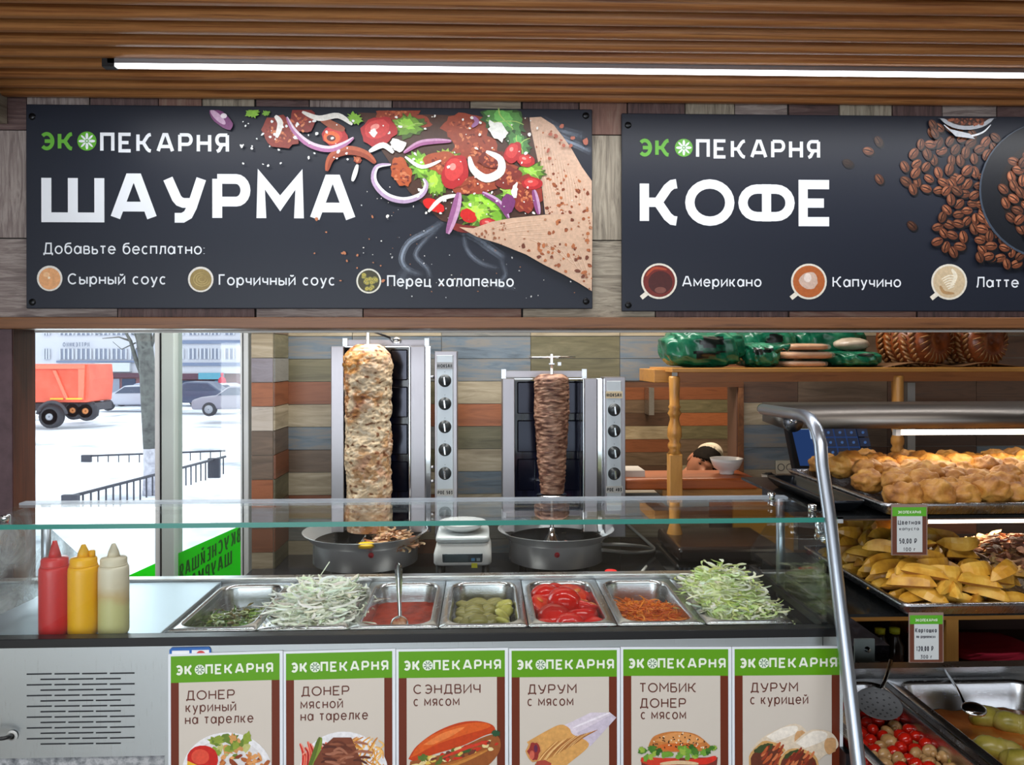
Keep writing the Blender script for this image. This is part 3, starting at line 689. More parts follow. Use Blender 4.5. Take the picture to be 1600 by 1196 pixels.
# ================================================================== SIGNS
M_sign = plain('sign_slate', (27, 32, 45), .42, spec=.35)
M_print = vcol('printed_ink', .38, .14, 120, .4)
M_smoke = vcol('printed_smoke', .5, .2, 40, .2, alpha=True)
M_screw = plain('black_screw', (16, 18, 22), .3, .5)
class Print:
    """flat print: coloured shapes laid over one another on a board at depth Y"""
    def __init__(s, Y, off): s.Y = Y; s.off = Vector(off); s.m = MB(); s.k = 0; s.clip = None
    def _z(s): s.k += 1; return s.Y-.0004-.000012*s.k
    def poly(s, pts, c):
        z = s._z(); b = s.m.pts([P(x, y, s.Y)*1-s.off+Vector((0, z-s.Y, 0)) for x, y in pts])
        s.m.col = lin(c)
        n = len(pts); cx = sum(p[0] for p in pts)/n; cy = sum(p[1] for p in pts)/n
        ce = s.m.pts([P(cx, cy, s.Y)-s.off+Vector((0, z-s.Y, 0))])
        for i in range(n): s.m.face((b+i, b+(i+1) % n, ce))
    def el(s, cx, cy, rx, ry, c, rot=0, jag=0, n=18, seed=0):
        a = math.radians(rot); L = []
        for i in range(n):
            t = 2*PI*i/n; q = 1+jag*(noise.noise((math.cos(t)*2.2+seed, math.sin(t)*2.2, cx*.1))*2)
            if s.clip: pass
            x, y = rx*q*math.cos(t), ry*q*math.sin(t); L.append((cx+x*math.cos(a)-y*math.sin(a), cy+x*math.sin(a)+y*math.cos(a)))
        if s.clip: L = [(min(max(x, s.clip[0]), s.clip[2]), min(max(y, s.clip[1]), s.clip[3])) for x, y in L]
        s.poly(L, c)
    def leaf(s, cx, cy, r, c, rot=0, n=26, asp=.7, seed=0):
        rr = random.Random(seed+int(cx)); a = math.radians(rot); L = []
        for i in range(n):
            t = 2*PI*i/n; q = (1 if i % 2 else .78)*rr.uniform(.7, 1.15)
            x, y = r*q*math.cos(t), r*asp*q*math.sin(t); L.append((cx+x*math.cos(a)-y*math.sin(a), cy+x*math.sin(a)+y*math.cos(a)))
        if s.clip: L = [(min(max(x, s.clip[0]), s.clip[2]), min(max(y, s.clip[1]), s.clip[3])) for x, y in L]
        s.poly(L, c)
    def band(s, pts, w, c, c2=None, taper=True):
        """curved strip through pts, optional second tone along one edge"""
        pts = smoothpts(pts); n = len(pts); z = s._z(); A = []; B = []; Mi = []
        for i, (x, y) in enumerate(pts):
            x0, y0 = pts[max(i-1, 0)]; x1, y1 = pts[min(i+1, n-1)]; d = math.hypot(x1-x0, y1-y0) or 1
            nx, ny = -(y1-y0)/d, (x1-x0)/d; k = w/2*(math.sin(PI*(i+.6)/(n+.2))**.5 if taper else 1)
            A.append((x+nx*k, y+ny*k)); B.append((x-nx*k, y-ny*k)); Mi.append((x-nx*k*.1, y-ny*k*.1))
        T = lambda L: s.m.pts([P(x, y, s.Y)-s.off+Vector((0, z-s.Y, 0)) for x, y in L])
        a, mi, b = T(A), T(Mi), T(B)
        for i in range(n-1):
            s.m.col = lin(c); s.m.face((a+i, a+i+1, mi+i+1, mi+i)); s.m.col = lin(c2 or c); s.m.face((mi+i, mi+i+1, b+i+1, b+i))
    def specks(s, n, box, cols, r0, r1, seed=1, inside=None):
        rr = random.Random(seed)
        for _ in range(n):
            x, y = rr.uniform(box[0], box[2]), rr.uniform(box[1], box[3])
            if inside and not inpoly(x, y, inside): continue
            r = rr.uniform(r0, r1); s.el(x, y, r*rr.uniform(.8, 1.7), r, rr.choice(cols), rr.uniform(0, 180), .3, 7, rr.random()*9)
    def build(s, name, par, mat=None): return s.m.build(name, mat or M_print, par)
def smoothpts(p, k=5):
    out = []; n = len(p)
    for i in range(n-1):
        a, b, c, d = p[max(i-1, 0)], p[i], p[i+1], p[min(i+2, n-1)]
        for j in range(k):
            t = j/k; out.append(tuple(.5*((2*b[q])+(-a[q]+c[q])*t+(2*a[q]-5*b[q]+4*c[q]-d[q])*t*t+(-a[q]+3*b[q]-3*c[q]+d[q])*t**3) for q in (0, 1)))
    out.append(p[-1]); return out
def inpoly(x, y, L):
    r = False; j = len(L)-1
    for i in range(len(L)):
        if (L[i][1] > y) != (L[j][1] > y) and x < (L[j][0]-L[i][0])*(y-L[i][1])/(L[j][1]-L[i][1])+L[i][0]: r = not r
        j = i
    return r
YSg = 2.075
def signboard(x0, y0, x1, y1, label):
    o = thing('menu_sign', P((x0+x1)/2, y1, YSg), label, 'sign'); off = Vector(o.location)
    a = P(x0, y1, YSg)-off; b = P(x1, y0, YSg)-off
    MB().bbox(a.x, b.x, 0, .012, a.z, b.z).build('board', M_sign, o, bevel=.002)
    for i in (0, 1):
        for j in (0, 1):
            px, py = (x0+10, x1-10)[i], (y0+10, y1-10)[j]
            S().lathe([(0, -.004), (.006, -.0038), (.0085, -.002), (.009, 0)], tuple(P(px, py, YSg)-off), 14, 'Y').build('screw', M_screw, o)
    return o, off
def emblem(m, off, cx, cy, r, Y, c1, c2, pr):
    pr.el(cx, cy, r, r, c1, n=26)
    for k in range(8):
        a = k*45; s_ = r*.52
        pr.el(cx+s_*math.cos(math.radians(a)), cy+s_*math.sin(math.radians(a)), r*.36, r*(.15 if k % 2 == 0 else .11), c2, a, n=8)
    pr.el(cx, cy, r*.1, r*.1, c2, n=8)
YL = YSg-.0009
o, off = signboard(41, 171, 926, 481, 'wide dark menu sign with large white word ШАУРМА and shawarma wrap picture')
s1 = o
text_obj('logo_lettering', 'ЭК', 62, 116, 205, 233.5, YL, .2, M_greenl, o, .16)
text_obj('logo_lettering', 'ПЕКАРНЯ', 157, 358.5, 206, 237, YL, .17, M_whitel, o, .2)
text_obj('headline_lettering', 'ШАУРМА', 65, 556, 269, 346, YL, .2, M_whitel, o, .12)
text_obj('small_lettering', 'Добавьте бесплатно:', 68, 320, 378, 396, YL, .12, M_whitel, o, .15)
text_obj('small_lettering', 'Сырный соус', 106, 260, 426, 443.5, YL, .13, M_whitel, o, .15)
text_obj('small_lettering', 'Горчичный соус', 342, 524, 428, 445.5, YL, .13, M_whitel, o, .15)
text_obj('small_lettering', 'Перец халапеньо', 605, 803, 430, 448, YL, .13, M_whitel, o, .15)
pr = Print(YSg-.0002, off)
emblem(None, off, 136.5, 219.5, 15, YSg, (96, 172, 50), (236, 240, 246), pr)
for cx, cy, c, c2 in ((78, 434, (226, 164, 112), (238, 190, 142)), (314, 436, (148, 126, 70), (178, 156, 96))):
    pr.el(cx, cy, 20, 20, (224, 220, 212), n=26); pr.el(cx, cy+.5, 17, 17, c, n=26)
    if cx < 100: pr.el(cx-5, cy-6, 5, 4, c2); pr.el(cx-1, cy-1, 2, 2, (250, 230, 200))
    else:
        for r in (13, 9, 5): pr.band([(cx+r*math.cos(t/10*2*PI)+2, cy+r*.8*math.sin(t/10*2*PI)) for t in range(0, 9)], 1.5, c2)
pr.el(576.5, 439, 19.5, 19.5, (222, 220, 206), n=26); pr.el(576.5, 439, 17, 17, (58, 54, 26), n=24)
rr = random.Random(5)
for k in range(16):
    a = rr.uniform(0, 2*PI); q = rr.uniform(2, 13); x, y = 576+q*math.cos(a), 439+q*math.sin(a)
    pr.el(x, y, 4, 3.4, (138, 134, 62), rr.uniform(0, 180)); pr.el(x, y, 2.4, 1.8, (206, 186, 78)); pr.el(x, y, 1.2, .8, (96, 92, 36))
# wrap picture
pr.clip = (330, 173, 925, 480)
wrap1 = [(828, 184), (846, 183), (866, 196), (880, 214), (893, 232), (910, 262), (925, 283), (925, 342), (900, 340), (872, 336), (852, 335), (848, 300), (842, 262), (832, 222)]
wrap2 = [(718, 356), (740, 358), (768, 348), (800, 342), (852, 337), (900, 336), (925, 334), (924, 456), (905, 444), (880, 430), (850, 415), (822, 399), (780, 382), (745, 371)]
pr.poly(wrap1, (206, 172, 148)); 
for k in range(16): pr.band([(840+k*5, 196+k*7), (846+k*5, 250+k*4), (858+k*4, 320)], 1.6, (188, 152, 126), (224, 196, 174))
pr.specks(150, (826, 184, 925, 342), [(150, 82, 48), (176, 104, 62), (126, 62, 38)], .8, 3, 2, [(860, 250), (885, 260), (925, 300), (925, 342), (856, 335), (850, 290)])
pr.specks(40, (826, 184, 925, 342), [(186, 120, 84), (160, 96, 66)], .6, 1.8, 3, wrap1)
# fillings: dark base then meat, leaves, tomato and onion
pr.poly([(560, 176), (600, 240), (640, 300), (690, 345), (740, 357), (800, 340), (850, 336), (843, 262), (826, 184)], (74, 46, 34))
def meat(cx, cy, rx, ry, rot=0, seed=1, c=(150, 66, 42)):
    pr.el(cx, cy, rx, ry, c, rot, .16, 22, seed); rr = random.Random(seed)
    for k in range(int(rx*ry/22)+5):
        a = rr.uniform(0, 2*PI); q = rr.uniform(0, .8); ra = math.radians(rot); x, y = rx*q*math.cos(a), ry*q*math.sin(a)
        pr.el(cx+x*math.cos(ra)-y*math.sin(ra), cy+x*math.sin(ra)+y*math.cos(ra), rr.uniform(1.5, 4.5), rr.uniform(1, 2.6), rr.choice([(186, 96, 60), (118, 44, 30), (170, 78, 50), (204, 124, 82)]), rr.uniform(0, 180), .2, 8, k)
def greens(cx, cy, r, rot=0, seed=1, c=(112, 156, 52)):
    pr.leaf(cx, cy, r, tuple(int(q*.62) for q in c), rot, 30, .7, seed); pr.leaf(cx-1, cy-2, r*.86, c, rot+8, 28, .7, seed+1); pr.leaf(cx-2, cy-3, r*.5, tuple(min(255, int(q*1.35)) for q in c), rot+20, 20, .6, seed+2)
    rr = random.Random(seed)
    for k in range(5):
        a = math.radians(rr.uniform(0, 360)); pr.band([(cx, cy), (cx+r*.4*math.cos(a), cy+r*.3*math.sin(a)), (cx+r*.75*math.cos(a+.2), cy+r*.55*math.sin(a+.2))], 1.2, (176, 206, 110))
def tomato(cx, cy, rx, ry, rot=0, seed=1):
    pr.el(cx, cy, rx, ry, (176, 36, 40), rot, .1, 20, seed); pr.el(cx-rx*.1, cy-ry*.15, rx*.7, ry*.66, (206, 62, 60), rot, .1, 16, seed); pr.el(cx-rx*.2, cy-ry*.3, rx*.25, ry*.2, (240, 150, 140), rot)
for a in ((620, 178, 34, 16, 0, 1), (648, 190, 26, 13, 10, 2), (728, 200, 36, 24, 10, 3), (745, 232, 46, 26, 25, 4), (770, 262, 34, 22, 10, 5), (560, 250, 6, 6, 0, 6)): meat(*a)
for a in ((640, 198, 30, 0, 11), (790, 190, 40, 20, 12, (84, 140, 70)), (812, 228, 30, 60, 13, (76, 130, 66)), (830, 270, 26, 0, 14), (660, 262, 32, 40, 15, (120, 172, 56)), (680, 286, 28, 70, 16, (132, 182, 54)), (700, 250, 24, 0, 17, (150, 176, 70)), (760, 325, 44, 10, 18, (120, 176, 48)), (800, 300, 26, 80, 19, (130, 180, 60)), (745, 335, 34, 0, 20, (140, 190, 60))): greens(*a)
for a in ((628, 270, 15, 24, -20, 21, (178, 84, 42)), (694, 256, 30, 18, 10, 22, (166, 78, 44)), (740, 290, 34, 16, 0, 23), (795, 278, 20, 18, 0, 24, (124, 44, 36)), (822, 305, 24, 30, 0, 25, (140, 50, 38)), (716, 282, 16, 14, 0, 26), (770, 250, 22, 14, 0, 27, (110, 40, 30))): meat(*a)
for a in ((593, 206, 29, 22, -20, 31), (712, 270, 20, 28, 20, 32), (802, 240, 12, 18, 30, 33), (832, 288, 16, 10, 0, 34), (822, 252, 14, 10, 20, 35), (764, 350, 14, 8, 10, 36)): tomato(*a)
meat(440, 207, 30, 24, 20, 40, (136, 52, 40)); meat(474, 190, 20, 20, 0, 41, (128, 42, 36))
tomato(525, 214, 20, 16, 10, 42); pr.el(520, 216, 13, 10, (226, 106, 54), 10); pr.el(519, 217, 7, 5, (96, 30, 24), 10); pr.band([(500, 184), (520, 196), (540, 204)], 12, (150, 80, 54))
pr.band([(512, 268), (520, 246), (545, 236), (572, 242), (588, 256)], 14, (148, 66, 40), (176, 88, 56))
pr.el(678, 322, 18, 9, (214, 26, 22), 25, .1); pr.el(732, 338, 14, 10, (204, 30, 28), 30, .1); pr.band([(702, 350), (722, 358), (760, 360)], 12, (124, 36, 30))
# onion
pr.band([(450, 184), (462, 206), (485, 226), (515, 234), (540, 226), (554, 216)], 10, (176, 112, 158), (226, 206, 222)); pr.el(347, 186, 24, 10, (118, 58, 110), 42, .08); pr.el(343, 184, 16, 5, (196, 160, 190), 44); pr.el(352, 182, 5, 4, (236, 226, 232))
pr.band([(612, 258), (590, 262), (586, 284), (604, 306), (632, 314), (658, 306), (667, 290), (662, 280)], 10, (184, 158, 190), (232, 230, 236))
pr.band([(632, 240), (655, 226), (680, 222), (706, 222)], 9, (160, 90, 140), (200, 150, 186)); pr.band([(634, 246), (660, 262), (690, 252)], 6, (236, 236, 226))
pr.band([(734, 246), (740, 266), (760, 280), (782, 270), (782, 250), (760, 238)], 13, (232, 236, 226), (250, 250, 246)); pr.el(778, 206, 18, 12, (236, 238, 230), 40, .25); pr.el(622, 228, 12, 10, (240, 240, 234), 20, .3); pr.band([(578, 238), (600, 228), (616, 240)], 9, (238, 240, 236))
pr.band([(560, 258), (556, 272), (552, 284)], 7, (240, 244, 240)); pr.band([(670, 332), (690, 312), (716, 306)], 7, (236, 236, 222))
pr.band([(718, 302), (712, 330), (700, 366)], 14, (152, 92, 140), (196, 152, 186)); pr.band([(754, 302), (780, 318), (795, 342)], 9, (130, 66, 120), (198, 160, 196)); pr.band([(834, 298), (838, 316), (842, 336)], 10, (136, 70, 122), (190, 150, 184)); pr.band([(740, 184), (746, 192), (738, 200)], 7, (160, 110, 156)); pr.el(804, 300, 5, 13, (240, 238, 230), 10, .2); pr.el(794, 320, 10, 16, (118, 54, 108), 10, .1)
pr.band([(474, 176), (500, 186), (530, 182), (552, 196)], 9, (232, 230, 222)); pr.band([(432, 182), (440, 194), (434, 216)], 9, (238, 236, 230)); pr.el(585, 208, 6, 6, (240, 236, 230), 0, .3)
pr.leaf(397, 178, 12, (132, 182, 60)); pr.leaf(418, 178, 7, (120, 170, 60)); pr.leaf(556, 186, 14, (130, 182, 60), 30)
pr.specks(46, (370, 190, 560, 260), [(236, 238, 238)], .8, 2.6, 8); pr.specks(60, (600, 180, 840, 340), [(240, 238, 232)], .8, 2.6, 9); pr.specks(110, (560, 300, 900, 470), [(190, 190, 190), (230, 226, 220), (150, 100, 70)], .4, 1.2, 10); pr.specks(12, (490, 340, 600, 440), [(190, 120, 80)], 1.2, 2.6, 11)
pr.specks(10, (840, 190, 925, 250), [(170, 90, 66)], 1.5, 4, 12)
pr.poly(wrap2, (204, 170, 144))
for k in range(14): pr.band([(760+k*11, 362+k*2), (800+k*9, 350+k*6), (850+k*5, 345+k*7)], 1.8, (186, 148, 120), (222, 194, 170))
pr.specks(240, (720, 336, 925, 456), [(150, 82, 48), (176, 104, 62), (112, 58, 38)], .8, 3.4, 13, [(860, 350), (924, 338), (924, 450), (880, 424), (830, 398), (800, 380), (850, 370)])
pr.specks(60, (718, 345, 925, 456), [(176, 124, 92), (150, 96, 66)], .6, 2, 14, wrap2); pr.specks(30, (730, 350, 790, 385), [(150, 90, 60)], .6, 2, 15, wrap2)
pr.build('wrap_picture', o)
def smoke(par, off, strands, Y=YSg-.0003):
    m = MB(); k = 0
    for pts, w, a in strands:
        pts = smoothpts(pts); n = len(pts); k += 1; z = Y-.00002*k; rows_ = []
        for i, (x, y) in enumerate(pts):
            x0, y0 = pts[max(i-1, 0)]; x1, y1 = pts[min(i+1, n-1)]; d = math.hypot(x1-x0, y1-y0) or 1; nx, ny = -(y1-y0)/d, (x1-x0)/d
            rows_.append([(x+nx*w*q, y+ny*w*q) for q in (-1, -.33, .33, 1)])
        me = bpy.data.meshes.new('print'); vs = [P(x, y, YSg)-off+Vector((0, z-YSg, 0)) for r in rows_ for x, y in r]
        b = m.pts(vs)
        for i in range(n-1):
            e = math.sin(PI*(i+.5)/(n-1))
            for q in range(3):
                m.col = lin((190, 205, 225))+(a*e*(1 if q == 1 else .35),); m.face((b+i*4+q, b+i*4+q+1, b+i*4+q+5, b+i*4+q+4))
    return m.build('smoke_picture', M_smoke, par)
smoke(o, off, [([(696, 344), (668, 362), (640, 378), (628, 402), (636, 420), (660, 430)], 5, .5), ([(690, 352), (660, 380), (650, 400), (668, 420), (672, 436)], 4, .3), ([(712, 356), (745, 372), (770, 390), (790, 404)], 7, .35), ([(724, 360), (730, 390), (750, 410), (780, 420)], 4, .25),
 ([(858, 196), (874, 214), (905, 228), (925, 238)], 6, .5), ([(846, 186), (880, 205), (915, 215)], 8, .22), ([(780, 400), (790, 430), (775, 446), (810, 450)], 4, .2), ([(640, 420), (628, 436), (645, 448)], 10, .12)])
# coffee sign
o, off = signboard(972, 186, 1800, 487, 'wide dark menu sign with large white word КОФЕ and coffee beans picture')
text_obj('logo_lettering', 'ЭК', 997, 1048, 217, 245, YL, .2, M_greenl, o, .16)
text_obj('logo_lettering', 'ПЕКАРНЯ', 1088, 1282, 218, 248, YL, .17, M_whitel, o, .2)
text_obj('headline_lettering', 'КОФЕ', 1000, 1303, 280, 353, YL, .2, M_whitel, o, .08)
text_obj('small_lettering', 'Американо', 1066, 1190, 432, 449, YL, .13, M_whitel, o, .15)
text_obj('small_lettering', 'Капучино', 1301, 1408, 433, 450, YL, .13, M_whitel, o, .15)
text_obj('small_lettering', 'Латте', 1525, 1592, 434, 451, YL, .13, M_whitel, o, .15)
pr = Print(YSg-.0002, off); emblem(None, off, 1069, 231.5, 14, YSg, (96, 172, 50), (236, 240, 246), pr)
for cx, cy, c, c2 in ((1030, 440, (112, 34, 26), (70, 22, 20)), (1264, 441, (178, 96, 46), (204, 176, 160)), (1483, 442, (206, 184, 150), (236, 226, 204))):
    pr.band([(cx-18, cy+18), (cx-28, cy+26)], 7, (232, 226, 212), taper=False); pr.el(cx, cy, 28, 28, (226, 220, 206), n=30); pr.el(cx, cy, 25, 25, c, n=28)
    if cx < 1100: pr.el(cx+2, cy+2, 19, 18, c2); pr.el(cx+2, cy+14, 9, 5, (120, 70, 60)); pr.band([(cx-20, cy-8), (cx-8, cy-20), (cx+12, cy-18)], 4, (170, 70, 40))
    elif cx < 1400: pr.el(cx, cy-2, 15, 14, c2, 0, .1); pr.el(cx-2, cy-6, 6, 7, (230, 214, 204))
    else:
        for q in range(6): pr.band([(cx-12+q*2, cy-4+q*3), (cx, cy-10+q*4), (cx+13-q, cy-8+q*3)], 2.2, c2)
        pr.band([(cx-14, cy+6), (cx-8, cy+16), (cx+8, cy+18)], 5, (178, 140, 96)); pr.band([(cx+4, cy-20), (cx+10, cy-8), (cx+2, cy+8)], 6, c2)
def bean(x, y, r, rot, b=1.0):
    pr.el(x+2, y+2.5, r*1.02, r*.74, (14, 14, 18), rot, n=14)
    b *= .86; c = tuple(int(q*b) for q in (112, 62, 40)); pr.el(x, y, r, r*.7, c, rot, n=14); pr.el(x-r*.15, y-r*.2, r*.62, r*.4, tuple(int(q*b) for q in (168, 104, 72)), rot, n=10)
    a = math.radians(rot); pr.band([(x-r*.9*math.cos(a), y-r*.9*math.sin(a)), (x+r*.1*math.sin(a), y-r*.1*math.cos(a)), (x+r*.9*math.cos(a), y+r*.9*math.sin(a))], 2, (40, 18, 12))
rr = random.Random(21)
pr.clip = None
for (x, y, b) in ((1357, 237, 1), (1373, 222, .55), (1374, 281, .8), (1425, 354, .6), (1325, 256, .35)): bean(x, y, 9, rr.uniform(0, 90), b)
bz = [[(1450, 200), (1500, 198), (1560, 215), (1560, 240), (1520, 250), (1500, 300), (1440, 305), (1410, 290), (1412, 255), (1428, 235)], [(1465, 285), (1530, 260), (1545, 320), (1560, 350), (1545, 380), (1520, 360), (1490, 400), (1462, 380), (1460, 340), (1480, 320)], [(1560, 370), (1600, 390), (1640, 400), (1640, 425), (1580, 420), (1540, 405), (1530, 385)], [(1525, 340), (1545, 340), (1548, 405), (1528, 405)]]
for L in bz:
    xs = [p[0] for p in L]; ys = [p[1] for p in L]; pts = []; t = 0
    while len(pts) < 60 and t < 900:
        t += 1; x, y = rr.uniform(min(xs), max(xs)), rr.uniform(min(ys), max(ys))
        if inpoly(x, y, L) and all(math.hypot(x-a, y-b) > 13 for a, b in pts): pts.append((x, y)); bean(x, y, rr.uniform(8.5, 10), rr.uniform(-90, 90), rr.uniform(.8, 1.15))
for (a, b) in ((1456, 197), (1384+75, 210)): bean(a, b, 8.5, 60, .9)
cxp, cyp = 1640, 300
pr.el(cxp, cyp, 112, 108, (60, 70, 84), n=48); pr.el(cxp+1, cyp-1, 110, 106, (16, 20, 28), n=48); pr.el(cxp+8, cyp, 88, 84, (26, 20, 20), n=40)
pts = []
for t in range(1400):
    a = rr.uniform(0, 2*PI); q = 82*math.sqrt(rr.random()); x, y = cxp+6+q*math.cos(a), cyp+q*.97*math.sin(a)
    if x < 1760 and all(math.hypot(x-u, y-v) > 13 for u, v in pts): pts.append((x, y)); bean(x, y, 9.5, rr.uniform(-90, 90), rr.uniform(.75, 1.3))
pr.clip = (972, 188, 1800, 487)
pr.el(1508, 176, 46, 30, (176, 180, 188), n=30); pr.el(1508, 174, 41, 26, (60, 34, 26), n=30); pr.band([(1472, 198), (1490, 212), (1510, 216), (1532, 210), (1545, 198)], 3, (230, 232, 238)); pr.specks(40, (1478, 188, 1540, 198), [(150, 86, 60), (110, 56, 36)], 1, 2.4, 3); pr.poly([(1478, 204), (1512, 212), (1520, 220), (1490, 216)], (196, 200, 208))
pr.build('coffee_picture', o)
# ceiling light line
YLd = 1.815; zl = Z0-.003
ld = thing('ceiling_light_strip', (PX(172, YLd)+1, YLd, zl), 'long glowing white linear light fixed under the timber slats', 'light'); oL = Vector(ld.location)
MB().bbox(-1.0, 2.4, -.011, .011, -.006, .02).build('housing', plain('aluminium', (170, 172, 178), .35, 1), ld)
m = MB(); m.bbox(-.985, 2.38, -.008, .008, -.012, -.006); m.build('diffuser', M_led, ld)
area('strip_glow', (.7, YLd, zl-.016), (3.35, .02), 13, (0, 0, 0), (.97, .98, 1))
MB().bbox(-1.012, -.985, -.011, .011, -.014, .01).build('end_cap', M_blackp, ld)
# ================================================================== KITCHEN
M_granite = mottled('dark_stone', [(.3, (22, 22, 26)), (.6, (44, 44, 50)), (.8, (70, 70, 78))], 60, .12, rand=False)
ZW = PZ(863, YB)          # worktop height
wt = thing('worktop', ((PX(395, 2.85)+.4)/1, 2.4, ZW-.04), 'dark polished stone worktop running along behind the glass counter', 'worktop'); ow = Vector(wt.location)
XW0, XW1 = PX(395, 2.85), 1.04
m = MB(); m.bbox(XW0-ow.x, XW1-ow.x, 2.02-ow.y, YPi-.002-ow.y, 0, .04); m.bbox(px1+.006-ow.x, XW1-ow.x, YPi-.002-ow.y, YB-.009-ow.y, 0, .04); m.build('slab', M_granite, wt)
MB().bbox(XW0-ow.x+.02, XW1-ow.x, 2.07-ow.y, 2.8-ow.y, -ow.z, 0).build('base_cabinet', plain('cabinet_grey', (150, 150, 150), .5), wt)
M_panel = steel('grill_panel_steel', (160, 156, 160), .34, (50, 50, 1.5))
M_navy = plain('burner_enamel', (24, 28, 52), .12, .3)
M_burn = streak('burner_glass', [(.3, (16, 18, 34)), (.6, (36, 40, 70)), (.75, (60, 64, 92))], (30, 1, 1.4), 2, .1, 0, rand=True)
M_chick = None
def meatmat(name, stops, scale, bump, rough=.5, bsc=60, zs=2.2):
    t = NT(name); v = t.coords((1, 1, zs)); n = t.noise(v, scale, 8, .68, 1.2)
    t.link(t.ramp(n, stops), t.b.inputs['Base Color']); t.set(Roughness=rough); t.b.inputs['Specular IOR Level'].default_value = .4
    n2 = t.noise(v, bsc, 6, .7, 1.5); t.bump(n2, bump, .006); return t.m
def spit(name, mat, rad, z0, z1, seed, amp, ridges, n=120, nz=170, colfn=None):
    m = S(); L = []
    for j in range(nz+1):
        t = j/nz; z = z0+(z1-z0)*t
        for k in range(n):
            a = 2*PI*k/n; r = rad(t); u = Vector((math.cos(a)*r*ridges[0], math.sin(a)*r*ridges[0], z*ridges[1]))
            d = noise.noise(u+Vector((seed, 0, 0)))
            d2 = 1-abs(noise.noise(Vector((u.x*1.9, u.y*1.9, u.z*2.1+seed))))*2
            d3 = noise.noise(Vector((math.cos(a)*r*9+seed, math.sin(a)*r*9, z*9)))
            e = min(1, (1-t)*14, t*10+.2)
            rr_ = r*(1+.0*d)+amp*e*(d*.8+d2*.55+d3*1.3)
            L.append((max(rr_, .001)*math.cos(a), max(rr_, .001)*math.sin(a), z))
    b = m.pts(L)
    for j in range(nz):
        for k in range(n): 
            if colfn: m.col = colfn(j/nz, 2*PI*k/n, L[j*n+k])
            m.face((b+j*n+k, b+j*n+(k+1) % n, b+(j+1)*n+(k+1) % n, b+(j+1)*n+k))
    m.face([b+nz*n+k for k in range(n)])
    return m
